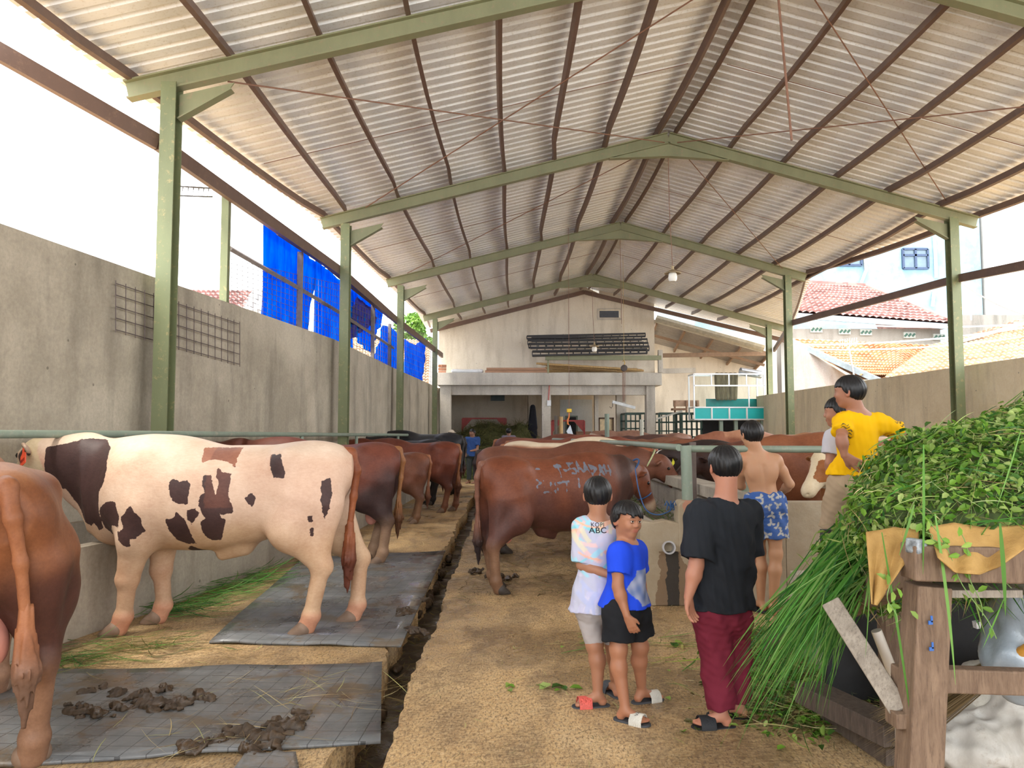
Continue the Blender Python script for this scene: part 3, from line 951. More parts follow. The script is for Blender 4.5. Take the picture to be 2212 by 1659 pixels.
# ---- loft storage: steel trusses, beam, bamboo, planks
dsteel = simple('dark_bundle_steel', (0.035, 0.033, 0.035), 0.55, 0.3)
gb = empty('support_beam', P(1180, 772, 28.9), 'horizontal green beam carrying the pile of dark steel trusses', 'beam')
MB().bar(P(1178, 773, 28.9), P(1428, 773, 28.9), 0.14, 0.17).build('beam', M['green'], gb)
MB().bar(P(1184, 777, 28.95), P(1184, 806, 28.95), 0.06, 0.06, up=(0, 1, 0)).build('prop', M['green'], gb)
MB().bx(P(1422, 760, 28.9).x, P(1431, 760, 28.9).x, 28.85, 29.05, LZ, P(1425, 756, 28.9).z).build('end_post', M['slab'], gb)
rnd = random.Random(3)
def truss(a, b, h):
    m = MB()
    a = Vector(a); b = Vector(b)
    for dz in (0, h):
        m.bar(a + Vector((0, 0, dz)), b + Vector((0, 0, dz)), 0.12, 0.062)
    n = 14
    for i in range(n + 1):
        p = a.lerp(b, i / n)
        m.bar(p, p + Vector((0, 0, h)), 0.03, 0.04, up=(0, 1, 0))
    return m
rows = [(1150, 1396, 765, 28.6, .16), (1160, 1402, 757, 28.75, .15), (1146, 1390, 749, 28.65, .14), (1140, 1398, 741, 28.8, .15), (1148, 1386, 734, 28.65, .13), (1138, 1394, 729, 28.8, .10), (1150, 1398, 766, 29.0, .16), (1142, 1400, 748, 29.05, .15)]
for i, (a, b, py, Y, h) in enumerate(rows):
    o = truss(P(a, py + 3, Y), P(b, py + rnd.uniform(-4, 1) + 1, Y), h).build('steel_truss', dsteel)
    tag(o, 'dark steel truss in the pile on the green beam', 'steel truss', 'dark steel trusses piled above the loft')
bam = simple('bamboo', (0.52, 0.34, 0.15), 0.5, var=0.25, stretch=(6, 1, 1))
for i in range(11):
    a = P(1150 + rnd.uniform(-6, 50), 785 + i * 1.9, 29.2 + i * 0.13); b = P(1330 + rnd.uniform(-10, 70), 801 - rnd.uniform(0, 5) + (i % 3), 29.25 + i * 0.13)
    a.z = max(a.z, LZ + 0.05); b.z = max(b.z, LZ + 0.04)
    m = MB(); n = 9
    pts = []; rs = []
    for k in range(n * 2 + 1):
        p = a.lerp(b, k / (n * 2)); pts.append(p); rs.append(0.045 if k % 2 else 0.038)
    m.tube(pts, rs, 8)
    tag(m.build('bamboo_pole', bam, smooth=True), 'pale bamboo pole lying in the heap on the loft slab', 'bamboo pole', 'bamboo poles on the loft')
plk = simple('reddish_plank', (0.40, 0.22, 0.13), 0.7, var=0.25, stretch=(0.4, 3, 3))
for i in range(4):
    a = P(1048 + i * 3, 803 - (i % 2) * 6, 29.2 + (i // 2) * 0.35); b = P(1183 - i * 4, 803 - (i % 2) * 6, 29.2 + (i // 2) * 0.35)
    a.z = b.z = LZ + 0.05 + (i % 2) * 0.1
    tag(MB().bar(a, b, 0.22, 0.09).build('plank', plk), 'reddish plank stacked on the loft slab beside the bamboo', 'plank', 'planks on the loft')
wh = simple('white_plastic_wrap', (0.72, 0.74, 0.76), 0.4, var=0.1)
F_ = Field((P(975, 800, 29.3).x - .1, 29.1, LZ - .05), (P(1043, 800, 29.3).x + .1, 29.6, LZ + .3), 0.03)
F_.cone((P(978, 800, 29.3).x, 29.35, LZ + .09), (P(1040, 800, 29.3).x, 29.35, LZ + .08), .08, .085, sq=((0, 0, 1), .9)).warp(lambda x, y, z: 0.015 * snoise(x, y, z, 14, 2))
V, F = F_.mesh(); tag(mesh_obj('wrapped_bundle', V, F, wh, smooth=True), 'white plastic-wrapped bundle at the left end of the loft slab', 'bundle')
# loose bricks at the wall end
bkm = simple('old_brick', (0.42, 0.20, 0.12), 0.85)
for i in range(6):
    p = P(952 + (i % 2) * 6, 793 - (i // 2) * 9, 29.5)
    tag(MB().box((p.x, 29.5, LZ + 0.05 + (i // 2) * 0.12), (0.2, 0.12, 0.10), (0, 0, 0.1 * i)).build('brick', bkm), 'loose brick piled on the loft slab by the left column', 'brick', 'loose bricks by the far left column')

# ---- hoist and hanging scale
hk = simple('hoist_iron', (0.07, 0.055, 0.05), 0.5, 0.5)
h = P(1348, 795, 24.0)
ht = empty('chain_hoist', h, 'chain hoist with dark pulley hanging near the loft end', 'hoist')
MB().lathe(h + Vector((0, .06, 0)), [(0.10, 0), (0.10, 0.12), (0.02, 0.13)], 18, (0, -1, 0)).build('pulley', hk, ht, smooth=True)
m = MB()
for dx in (-0.045, -0.015, 0.03): m.tube([h + Vector((dx, 0, 0)), P(1348, 868, 24.0) + Vector((dx * .8, 0, 0))], 0.010, 6)
m.build('chain', rod, ht)
m = MB(); m.tube([h + Vector((0, 0, 0.09)), h + Vector((0.03, 0, 0.17)), h + Vector((0.0, 0, 0.25)), h + Vector((-.04, 0, .2))], 0.016, 6); m.tube([h + Vector((0, 0, 0.22)), Vector((h.x, 24.0, zt(h.x) + .1))], 0.004, 5)
m.build('hook', simple('brass_hook', (0.5, 0.32, 0.08), 0.4, 0.4), ht)
bb0, bb1 = P(1323, 868, 24.0), P(1372, 881, 24.0)
MB().bar(bb0, bb1, 0.08, 0.09).build('spreader_bar', simple('zinc_bar', (0.42, 0.43, 0.43), 0.4, 0.5), ht)
m = MB(); m.tube([bb0, bb0 + Vector((0.0, 0, -.14)), bb0 + Vector((-.04, 0, -.2)), bb0 + Vector((-.09, 0, -.15))], 0.010, 6); m.build('hook', hk, ht)
hs = P(1229.5, 887, 20.0)
hs_t = empty('hanging_scale', hs, 'yellow hanging scale with an orange hook on a thin wire', 'scale')
MB().box(hs, (0.125, 0.08, 0.095)).build('body', simple('yellow_scale', (0.85, 0.55, 0.02), 0.4, var=0.05), hs_t, bevel=0.015)
top_ = Vector((hs.x, 20.0, zt(hs.x) + 0.12))
MB().tube([top_, hs + Vector((0, 0, .13)), hs + Vector((0, 0, .04))], 0.006, 6).build('wire', rod, hs_t)
orm = simple('orange_rubber', (0.75, 0.22, 0.05), 0.5, var=0.05)
pts = [hs + Vector((0, 0, -.05)), P(1229, 901, 20), P(1226, 908, 20), P(1226.5, 916, 20), P(1230, 918, 20)]
MB().tube(pts, [0.012, 0.02, 0.024, 0.022, 0.01], 8).build('hook', orm, hs_t, smooth=True)
c = [P(1232, 918, 20), P(1238, 938, 20), P(1231, 944, 20), P(1224, 932, 20)]
m = MB(); m.add([c[0], c[1], c[2], c[3], c[0] + Vector((0, .08, 0)), c[1] + Vector((0, .12, 0)), c[2] + Vector((0, .12, 0)), c[3] + Vector((0, .12, 0))], [(0, 1, 2, 3), (7, 6, 5, 4), (0, 4, 5, 1), (1, 5, 6, 2), (2, 6, 7, 3), (3, 7, 4, 0)])
tag(m.build('plastic_bag', simple('pale_blue_bag', (0.70, 0.80, 0.90), 0.4, var=0.05)), 'small pale blue bag hanging from the orange hook', 'bag')
# switch box on the loft column
sp = P(1186, 871, 29.15)
m = empty('switch_box', sp, 'small white switch box on the middle loft column', 'switch')
MB().box(sp, (0.15, 0.08, 0.22)).build('box', wh, m, bevel=0.01); MB().box(sp + Vector((0, 0, .45)), (0.04, 0.02, 0.7), (0, 0.06, 0)).build('cable', simple('red_cable', (0.45, 0.12, 0.1)), m)
# I-beam brackets and stored gates (green racks) at the back
dg = simple('dark_green_steel', (0.045, 0.085, 0.07), 0.5, 0.2)
def crate(px0, px1, py0, Y, nx, nz, label, d=0.9):
    a = P(px0, py0, Y); b = P(px1, py0, Y)
    t_ = empty('cattle_crate', ((a.x + b.x) / 2, Y, 0), label, 'crate', 'dark green cattle crates')
    f = MB(); s = MB()
    for y in (Y, Y + d):
        for x in (a.x, b.x): f.bar((x, y, 0), (x, y, a.z), 0.08, 0.08, up=(0, 1, 0))
        f.bar((a.x, y, a.z), (b.x, y, a.z), 0.08, 0.07)
        for i in range(1, nz): s.bar((a.x, y, a.z * i / nz), (b.x, y, a.z * i / nz), 0.04, 0.05)
        for i in range(1, nx): x = a.x + (b.x - a.x) * i / nx; s.bar((x, y, 0), (x, y, a.z), 0.04, 0.04, up=(0, 1, 0))
    for x in (a.x, b.x):
        for i in range(nz + 1): s.bar((x, Y, a.z * i / nz + .001), (x, Y + d, a.z * i / nz + .001), 0.04, 0.05)
    f.build('frame', dg, t_); s.build('slats', dg, t_)
crate(1352, 1394, 893, 30.0, 4, 8, 'dark green crate seen between the two right loft columns', 1.2)
crate(1424, 1470, 893, 29.2, 3, 7, 'dark green crate left of the glass cabinet legs', 0.9)
crate(1472, 1528, 893, 28.4, 5, 8, 'dark green crate under the left half of the glass cabinet', 0.9)
tag(MB().bar(P(1418, 905, 28.2), P(1474, 888, 28.2), 0.05, 0.06).build('steel_bar', simple('pale_bar', (0.5, 0.5, 0.45))), 'pale steel bar leaning across the dark green crates', 'bar')
wood = simple('brown_furniture_wood', (0.30, 0.17, 0.10), 0.6, var=0.25, stretch=(0.5, 4, 4))
bt = empty('wooden_bench', P(1480, 880, 29.5), 'old wooden bench stored on top of the green crates', 'bench')
z = P(1480, 893, 29.2).z
x0, x1 = P(1456, 880, 29.5).x, P(1512, 880, 29.5).x
MB().bx(x0 - .1, x1 - .6, 29.2, 29.6, z + .12, z + .20).build('seat', wood, bt)
MB().bx(x0, x1, 29.6, 29.66, z + .28, z + .52).build('backrest', simple('tan_backrest', (0.42, 0.28, 0.19)), bt)
for xx in (x0 + .05, (x0 + x1) / 2, x1 - .08): MB().bx(xx - .03, xx + .03, 29.55, 29.62, z, z + .5).build('leg', wood, bt)

# ---- glass-fronted cabinet on stand
KY = 26.6
def K(px, py): return P(px, py, KY)
kb = empty('glass_cabinet', K(1575, 955), 'white framed glass cabinet with turquoise lower panels, raised on dark legs', 'cabinet')
alu = simple('white_aluminium', (0.66, 0.68, 0.68), 0.35, 0.3, var=0.05)
tq = simple('turquoise_panel', (0.0, 0.42, 0.42), 0.35, var=0.04, bump=0)
k0, k1 = K(1500, 903), K(1652, 909)
z0, z1 = K(1575, 906).z, K(1575, 808).z
zm, zu = K(1575, 880).z, K(1575, 833).z
x0, x1 = k0.x, k1.x
f = MB(); DD = 0.75
for y in (KY, KY + DD):
    for z in (z0, zm, z1) + ((zu,) if y == KY else ()): f.bar((x0, y, z), (x1, y, z), 0.045, 0.045)
    for x in (x0, x1): f.bar((x, y, z0), (x, y, z1), 0.045, 0.045, up=(0, 1, 0))
for x in (x0, x1):
    for z in (z0, zm, z1): f.bar((x, KY, z), (x, KY + DD, z), 0.045, 0.045)
for i in (1, 2, 3):
    x = x0 + (x1 - x0) * i / 4
    f.bar((x, KY, z0), (x, KY, zm), 0.04, 0.04, up=(0, 1, 0)); f.bar((x, KY, zu), (x, KY, z1), 0.04, 0.04, up=(0, 1, 0))
f.bar((x0 + (x1 - x0) * .78, KY, zm), (x0 + (x1 - x0) * .78, KY, zu), 0.04, 0.04, up=(0, 1, 0))
f.build('frame', alu, kb)
for i in range(4):
    a = x0 + (x1 - x0) * i / 4 + .03; b = x0 + (x1 - x0) * (i + 1) / 4 - .03
    MB().bx(a, b, KY + .01, KY + .02, z0 + .02, zm - .02).build('panel', tq, kb)
MB().bx(x0, x1, KY, KY + DD, zm - .02, zm + .0).build('shelf', alu, kb)
MB().bx(x0 + .02, x1 - .02, KY + .01, KY + DD - .03, z0, z0 + .02).build('bottom', alu, kb)
gm = NT('window_glass'); gm.set(Base_Color=(0.9, 0.97, 0.96), Roughness=0.03, Transmission_Weight=1.0, IOR=1.1, Specular_IOR_Level=0.4)
MB().bx(x0 + .03, x1 - .03, KY - .002, KY + .004, zm + .03, z1 - .03).build('glass', gm.m, kb)
MB().bx(x0 + .6, x1 - .03, KY + DD - .02, KY + DD - .01, zm, zm + .33).build('back_panel', simple('dim_teal_panel', (0.0, 0.22, 0.20), 0.4), kb)
dkw = simple('black_opening_shade', (0.02, 0.02, 0.022), 0.9)
m = MB()
for px in (1560, 1592, 1650):
    p = K(px, 910); m.bx(p.x - .06, p.x + .06, KY + .1, KY + .22, 0, z0 - .03)
m.build('stand', M['rail'], kb)
MB().bx(K(1535, 900).x, K(1656, 900).x, KY + 1.0, KY + 1.1, 0, z0).build('stand_shade_sheet', dkw, kb)  # black sheet standing in for the shaded opening below the cabinet
cl = Field((x0 + .6, KY + .2, zm), (x0 + 2.2, KY + .7, z1 + .1), 0.03)
for i in range(5):
    cl.cone((x0 + .95 + i * .16, KY + .5, z1), (x0 + .95 + i * .15, KY + .45, zm + .35), .10, .09, k=.05)
V, F = cl.mesh(); tag(mesh_obj('curtain', V, F, simple('dim_golden_cloth', (0.16, 0.12, 0.06), 0.8, var=0.5, scale=5, stretch=(4, 4, 0.6)), smooth=True), 'dim brown cloth hanging inside the glass cabinet', 'cloth')
m = MB(); m.bar(K(1603, 803) + Vector((0, .2, .03)), K(1650, 808) + Vector((0, .3, .0)), 0, 0, prof=[(.14 * math.cos(t), .14 * math.sin(t)) for t in np.linspace(.2, 5.6, 14)] + [(.12 * math.cos(t), .12 * math.sin(t)) for t in np.linspace(5.6, .2, 14)])
tag(m.build('rolled_sheet', simple('grey_sheet_roll', (0.45, 0.47, 0.50), 0.35, 0.5)), 'rolled grey metal sheet lying on top of the glass cabinet', 'sheet')

# red frame, hay and clothes in the far room
redm = simple('red_painted_steel', (0.42, 0.05, 0.045), 0.5)
def red_frame(p0, p1, Y, label):
    a = P(p0[0], p0[1], Y); b = P(p1[0], p1[1], Y)
    t_ = empty('steel_stand', ((a.x + b.x) / 2, Y, 0), label, 'stand', 'red steel stands')
    MB().bar(a, b, 0.07, 0.07).build('top_bar', redm, t_)
    for p, s in ((a, 1), (b, -1)):
        MB().bar((p.x, Y, 0), (p.x, Y, p.z), 0.07, 0.07, up=(0, 1, 0)).build('leg', redm, t_)
        MB().prism([(p.x, p.z - .5), (p.x, p.z), (p.x + s * .45, p.z)], 0.02, lambda u, v, w: (u, Y + w, v)).build('gusset', redm, t_)
red_frame((999, 904), (1093, 904), 34.5, 'red steel stand behind the hay in the far left room')
red_frame((1192, 909), (1262, 909), 32.0, 'red steel stand in the far middle room behind the yellow scale')
gp = P(1262, 893, 33.8)
g_ = empty('door_2', P(1236, 920, 34.0), kind='structure')
MB().bx(P(1221, 900, 34).x, P(1248, 900, 34).x, 34.0, 34.05, 0, P(1236, 898, 34).z).build('frame', simple('green_grey_frame', (0.16, 0.22, 0.20)), g_)
MB().bx(P(1225, 900, 34).x, P(1244, 900, 34).x, 33.96, 34.0, 0.2, P(1236, 901, 34).z).build('panel', dark, g_)
tag(MB().bx(P(1243, 940, 33.2).x, P(1275, 940, 33.2).x, 32.8, 33.2, 0, P(1260, 932, 33).z).build('wooden_chest', wood), 'brown wooden chest standing in the far middle room', 'chest')
def post(px, py, Y, r, mat, label, nm='wooden_post'):
    p = P(px, py, Y); tag(MB().tube([(p.x, Y, 0), p], r, 8).build(nm, mat, smooth=True), label, 'post')
post(1201, 898, 27, .06, simple('dark_log', (0.13, 0.11, 0.09)), 'dark log post left of the bamboo post under the loft')
post(1212, 900, 27, .07, bam, 'pale bamboo post under the loft, left of the yellow scale', 'bamboo_post')
post(1311, 894, 20, .06, M['rail'], 'tall green pipe post behind the right rail, left of the hoist', 'pipe_post')
post(1386, 906, 20, .05, simple('pale_post', (0.5, 0.5, 0.42)), 'pale pipe post in front of the green crates', 'pipe_post')
# clothes hanging on the partition
cf = Field((P(1143, 880, 33).x - .2, 32.8, 1.2), (P(1160, 880, 33).x + .3, 33.3, 3.4), 0.03)
cc = P(1151, 890, 33)
cf.cone((cc.x, 33, 2.7), (cc.x, 33, 1.5), .12, .2, sq=((0, 1, 0), .4)).cone((cc.x - .05, 33, 2.6), (cc.x - .16, 33, 1.75), .07, .06).cone((cc.x + .05, 33, 2.6), (cc.x + .14, 33, 1.8), .07, .06)
V, F = cf.mesh(); tag(mesh_obj('hanging_coveralls', V, F, simple('black_cloth', (0.02, 0.022, 0.035), 0.9), smooth=True), 'black clothes hanging on the pillar in the far left room', 'clothes')
tag(MB().bx(P(1140, 900, 34).x, P(1156, 900, 34).x, 33.2, 34.2, 0, LB).build('pillar_room', room), kind='structure')
tag(MB().bx(P(1060, 860, 35.9).x, P(1090, 860, 35.9).x, 35.85, 35.95, P(1075, 866, 35.9).z, P(1075, 853, 35.9).z).build('window_1', simple('dark_teal_pane', (0.02, 0.05, 0.06), 0.3)), kind='structure')

# ---- left opening: post, mid rail, wire mesh, blue tarpaulins
gp0 = W(497, 427); gp1 = W(484, 655)
tag(MB().bar((gp1.x, gp1.y, 3.2), (gp1.x, gp1.y, gp0.z), 0.10, 0.10, up=(0, 1, 0)).build('green_post', M['green_col']), 'slim green post standing on the left wall before the blue tarps', 'post')
g0 = W(384, 422); g1 = W(497, 424)
m = MB(); m.bar((g0.x - .1, g0.y, g0.z), (g0.x - .05, gp1.y, gp0.z - .02), 0.03, 0.02); m.bar((g0.x - .1, g0.y, g0.z + .12), (g0.x - .05, gp1.y, gp0.z + .10), 0.03, 0.02)
for i in range(9):
    a = Vector((g0.x - .1, g0.y, g0.z)).lerp(Vector((g0.x - .05, gp1.y, gp0.z - .02)), i / 8); m.bar(a, a + Vector((0, .05, .13)), 0.01, 0.015, up=(0, 1, 0))
tag(m.build('lattice_beam', simple('grey_galvanised', (0.4, 0.43, 0.46), 0.4, 0.5)), 'light grey lattice beam between the nearest column and the slim green post', 'beam')
mr = [W(497, 537), W(650, 625), W(735, 676), W(850, 752)]
tag(MB().tube(mr, 0.04, 4).build('fence_rail', simple('grey_brown_rail', (0.22, 0.19, 0.18))), 'grey rail running mid-height behind the blue tarps', 'rail')
tr_ = [W(600, 505), W(700, 572), W(757, 620), W(858, 700)]
tag(MB().tube(tr_, 0.03, 4).build('fence_rail', bpy.data.materials['grey_brown_rail']), 'thin grey rail along the top of the blue tarps', 'rail')
for px, a, b, nm in ((649, 545, 716, 'between the two largest blue tarps'), (806, 655, 790, 'in the torn tarp opening past the second column'), (842, 700, 800, 'just before the third left column')):
    p = W(px, a); q = W(px, b)
    tag(MB().bx(p.x - .04, p.x + .04, p.y - .05, p.y + .05, 3.3, p.z).build('fence_post', bpy.data.materials['grey_brown_rail']), 'grey fence post ' + nm, 'post', 'grey fence posts on the left wall')
wire = simple('rusty_mesh_wire', (0.12, 0.09, 0.09), 0.6, 0.2)
def mesh_panel(px0, px1, topf, botf, nu, nv, label, off=0.0, r=0.004, ext=0.0):
    m = MB()
    def pt(u, v):
        px = px0 + (px1 - px0) * u
        return W(px, topf(u) + (botf(u) - topf(u)) * v, off)
    ya, yb = pt(0, .5).y, pt(1, .5).y
    # even spacing in the world
    us = []
    for i in range(nu + 1):
        y = ya + (yb - ya) * i / nu
        lo, hi = 0, 1
        for _ in range(30):
            c = (lo + hi) / 2
            if pt(c, .5).y < y: lo = c
            else: hi = c
        us.append((lo + hi) / 2)
    for u in us: m.tube([pt(u, -ext), pt(u, 0.5), pt(u, 1 + ext)], r, 4, False)
    for j in range(nv + 1):
        m.tube([pt(u, j / nv) for u in us[::2]] + [pt(us[-1], j / nv)], r, 4, False)
    return tag(m.build('wire_mesh', wire), label, 'wire mesh', 'rusty wire meshes')
mesh_panel(250, 518, lambda u: 612 + 88 * u, lambda u: 712 + 75 * u, 16, 4, 'loose rusty wire mesh hanging on the inside of the left wall', 0.13, 0.005, 0.06)
mesh_panel(500, 757, lambda u: 560 + 60 * u, lambda u: 655 + 108 * u, 34, 10, 'wire mesh behind the largest blue tarps', -0.02, 0.004)
mesh_panel(757, 935, lambda u: 650 + 80 * u, lambda u: 765 + 72 * u, 44, 10, 'wire mesh behind the torn far blue tarps', -0.02, 0.005)
tp = NT('blue_tarpaulin')
wv = tp.noise(9, 5, 0.6, tp.mapping((1, 1, 0.2)))
cb = tp.ramp(wv, [(0.3, (0.0, 0.13, 0.62)), (0.7, (0.0, 0.28, 0.88))])
df = tp.n('ShaderNodeBsdfDiffuse'); tl = tp.n('ShaderNodeBsdfTranslucent'); mx = tp.n('ShaderNodeMixShader')
tp.l(cb, df.inputs[0]); tp.l(cb, tl.inputs[0]); mx.inputs[0].default_value = 0.6
tp.l(df.outputs[0], mx.inputs[1]); tp.l(tl.outputs[0], mx.inputs[2]); tp.l(mx.outputs[0], tp.out.inputs[0])
tp2 = NT('violet_tarpaulin')
df = tp2.n('ShaderNodeBsdfDiffuse'); tl = tp2.n('ShaderNodeBsdfTranslucent'); mx = tp2.n('ShaderNodeMixShader')
for q in (df, tl): q.inputs[0].default_value = (0.10, 0.10, 0.42, 1)
mx.inputs[0].default_value = 0.5
tp2.l(df.outputs[0], mx.inputs[1]); tp2.l(tl.outputs[0], mx.inputs[2]); tp2.l(mx.outputs[0], tp2.out.inputs[0])
def tarp(top, bot, label, off, mat=None, seed=0, n=26, nv=16):
    V = []; F = []
    tx = [p[0] for p in top]; bx_ = [p[0] for p in bot]
    def arc(poly, u):
        xs = np.linspace(0, 1, len(poly))
        return float(np.interp(u, xs, [p[0] for p in poly])), float(np.interp(u, xs, [p[1] for p in poly]))
    for i in range(n + 1):
        u = i / n
        a, b = arc(top, u), arc(bot, u)
        for j in range(nv + 1):
            v = j / nv
            p = W(a[0] + (b[0] - a[0]) * v, a[1] + (b[1] - a[1]) * v, off)
            p.x += 0.03 * math.sin(p.y * 9 + seed + 2 * v) * (0.4 + v) + 0.02 * math.sin(p.y * 23 + seed)
            V.append(tuple(p))
    for i in range(n):
        for j in range(nv):
            F.append((i * (nv + 1) + j, (i + 1) * (nv + 1) + j, (i + 1) * (nv + 1) + j + 1, i * (nv + 1) + j + 1))
    o = mesh_obj('tarpaulin', V, F, mat or tp.m, smooth=True)
    s = o.modifiers.new('s', 'SOLIDIFY'); s.thickness = 0.003
    tag(o, label, 'tarpaulin', 'blue tarpaulins on the left fence')
tarp([(568, 478), (610, 508), (650, 536), (683, 570)], [(556, 683), (590, 694), (640, 712), (660, 724)], 'large bright blue tarp, the first one beyond the slim green post', -0.10, seed=1)
tarp([(680, 560), (720, 592), (760, 634)], [(674, 728), (700, 738), (728, 752), (760, 756)], 'blue tarp with a slit along its edge, just before the second left column', -0.14, seed=4)
tarp([(750, 615), (790, 645), (830, 668)], [(750, 700), (770, 735), (797, 762), (822, 700), (829, 676)], 'torn blue tarp hanging in points past the second left column', -0.10, seed=2, n=40)
tarp([(770, 640), (800, 665), (815, 690)], [(740, 728), (750, 738), (775, 720), (800, 705), (812, 695)], 'violet-blue torn cloth over the torn tarp past the second left column', -0.05, tp2.m, seed=6)
tarp([(826, 702), (845, 706), (860, 722)], [(806, 788), (835, 800), (858, 806)], 'narrow blue tarp between the second and third left columns', -0.12, seed=3)
tarp([(872, 732), (890, 742), (897, 745), (906, 738), (921, 730)], [(870, 812), (885, 820), (897, 824), (905, 828), (912, 826)], 'farthest blue tarp, just past the third left column', -0.10, seed=8)

# ================================================================== OUTSIDE
def tiled(name, c, nu, nv, mat, parent=None, wave=0.05, lift=0.06):
    """tiled roof plane: c = eave-left, eave-right, ridge-right, ridge-left"""
    c = [Vector(v) for v in c]
    nrm = (c[1] - c[0]).cross(c[3] - c[0]).normalized()
    if nrm.z < 0: nrm = -nrm
    V = []; F = []
    su = nu * 4
    for j in range(nv):
        for k, (v, l) in enumerate(((j / nv, lift), ((j + 1) / nv, 0))):
            for i in range(su + 1):
                u = i / su
                p = c[0].lerp(c[1], u).lerp(c[3].lerp(c[2], u), v)
                V.append(p + nrm * (l + wave * abs(math.sin(math.pi * u * nu))))
    w = su + 1
    for r in range(2 * nv - 1):
        for i in range(su):
            F.append((r * w + i, r * w + i + 1, (r + 1) * w + i + 1, (r + 1) * w + i))
    # underside
    n = len(V); V += [p - nrm * 0.1 for p in c]; F.append((n, n + 3, n + 2, n + 1))
    return mesh_obj(name, V, F, mat, parent)
def tile_mat(name, a, b, d):
    t = NT(name)
    vo = t.n('ShaderNodeTexVoronoi'); t.l(t.obj(), vo.inputs[0]); vo.inputs['Scale'].default_value = 3.0
    c = t.ramp(vo.outputs['Color'], [(0.2, a), (0.8, b)])
    c = t.mix(t.ramp(t.noise(0.6, 5), [(0.5, 0.0), (0.75, 0.6)]), c, d)
    t.set(Base_Color=c, Roughness=0.8); return t.m
maroon = tile_mat('maroon_glazed_tile', (0.20, 0.10, 0.09), (0.36, 0.20, 0.18), (0.42, 0.26, 0.22))
orange = tile_mat('orange_clay_tile', (0.36, 0.15, 0.07), (0.52, 0.28, 0.14), (0.50, 0.36, 0.24))
pale_t = tile_mat('sunbleached_clay_tile', (0.36, 0.22, 0.13), (0.48, 0.35, 0.24), (0.50, 0.42, 0.32))
bm = NT('faded_blue_paint'); n1 = bm.noise(0.35, 6, 0.7)
bm.set(Base_Color=bm.mix(bm.ramp(bm.noise(1.2, 6, 0.7), [(0.45, 0.0), (0.7, 0.5)]), bm.ramp(n1, [(0.35, (0.13, 0.25, 0.33)), (0.65, (0.20, 0.32, 0.38))]), (0.30, 0.37, 0.40)), Roughness=0.9)
wm = mat_concrete('white_outside_wall', (0.42, 0.42, 0.41), (0.22, 0.22, 0.20), (0.46, 0.46, 0.45), 0.3)
beige = mat_concrete('beige_outside_wall', (0.28, 0.265, 0.235), (0.22, 0.205, 0.18), (0.32, 0.30, 0.27), 0.3)
greyw = mat_concrete('grey_outside_wall', (0.17, 0.17, 0.155), (0.08, 0.08, 0.07), (0.22, 0.21, 0.19), 0.8)
pinkw = mat_concrete('peeling_pink_wall', (0.32, 0.29, 0.28), (0.26, 0.19, 0.16), (0.36, 0.34, 0.33), 0.9)
navy = simple('navy_window_frame', (0.02, 0.04, 0.09), 0.5)
pane = simple('grey_window_pane', (0.10, 0.15, 0.19), 0.1, var=0.2, scale=1)
# blue building
B = empty('blue_building', P(1950, 700, 58), 'tall pale blue building beyond the right wall with two dark framed windows', 'building')
a = P(1500, 700, 58); b = P(2124, 700, 58)
MB().bx(a.x, b.x, 58, 72, -1, 26).build('wall', bm.m, B)
for (x0, x1, y0, y1) in ((1950, 2005, 538, 580), (1806, 1861, 532, 573)):
    p = P(x0, y0, 57.9); q = P(x1, y1, 57.9)
    m = MB(); w_ = 0.16
    for z in (p.z, q.z, p.z * .68 + q.z * .32): m.bar((p.x, 57.9, z), (q.x, 57.9, z), w_, w_)
    for x in (p.x, q.x, (p.x + q.x) / 2): m.bar((x, 57.9, p.z), (x, 57.9, q.z), w_, w_, up=(0, 1, 0))
    wo = m.build('window', navy, B)
    MB().bx(p.x, q.x, 57.93, 57.96, q.z, p.z).build('pane', pane, wo)
for px0, px1, y0, y1 in ((2018, 2022, 510, 600), (1868, 1860, 555, 612)):
    MB().tube([P(px0, y0, 57.85), P(px0 + 3, (y0 + y1) / 2, 57.85), P(px1, y1, 57.85)], 0.12, 6).build('drainpipe', simple('white_drainpipe', (0.4, 0.42, 0.43), 0.5), B)
MB().tube([P(2018, 630, 57.85), P(2014, 662, 57.85)], 0.12, 6).build('drainpipe', bpy.data.materials['white_drainpipe'], B)
a = P(2150, 700, 57)
tag(MB().bx(a.x, a.x + 16, 57, 68, -1, 26).build('white_building', wm), 'tall white building beside the blue one at the right edge', 'building')
# hip-roofed house, maroon tiles
Y0 = 40
H = empty('tiled_house', P(1880, 700, Y0), 'beige house with maroon tiled hip roof and a row of small vent windows', 'house')
e0, e1 = P(1690, 676, Y0), P(2065, 703, Y0)
r0, r1 = P(1700, 612, Y0 + 6), P(1868, 621, Y0 + 6)
e0.z += .0
tiled('roof', [e0, e1, r1, r0], 26, 13, maroon, H, 0.09, 0.12)
e2 = e1 + Vector((1.2, 10, 0.3))
tiled('roof', [e1, e2, r1 + Vector((.01, 0.5, 0)), r1], 12, 13, maroon, H, 0.09, 0.12)
MB().bar(r0 + Vector((0, 0, .1)), r1 + Vector((0, 0, .1)), .3, .25).build('ridge_tiles', maroon, H)
MB().bar(r1 + Vector((0, 0, .1)), e1 + Vector((0, 0, .1)), .3, .25).build('ridge_tiles', maroon, H)
MB().bar(e0 + Vector((0, -.05, -.1)), e1 + Vector((0, -.05, -.1)), .12, .28).build('gutter', simple('pale_blue_gutter', (0.28, 0.36, 0.42), 0.5), H)
MB().bx(e0.x, e1.x - .5, Y0 + .6, Y0 + 12, -1, e1.z - 0.1).build('wall', beige, H)
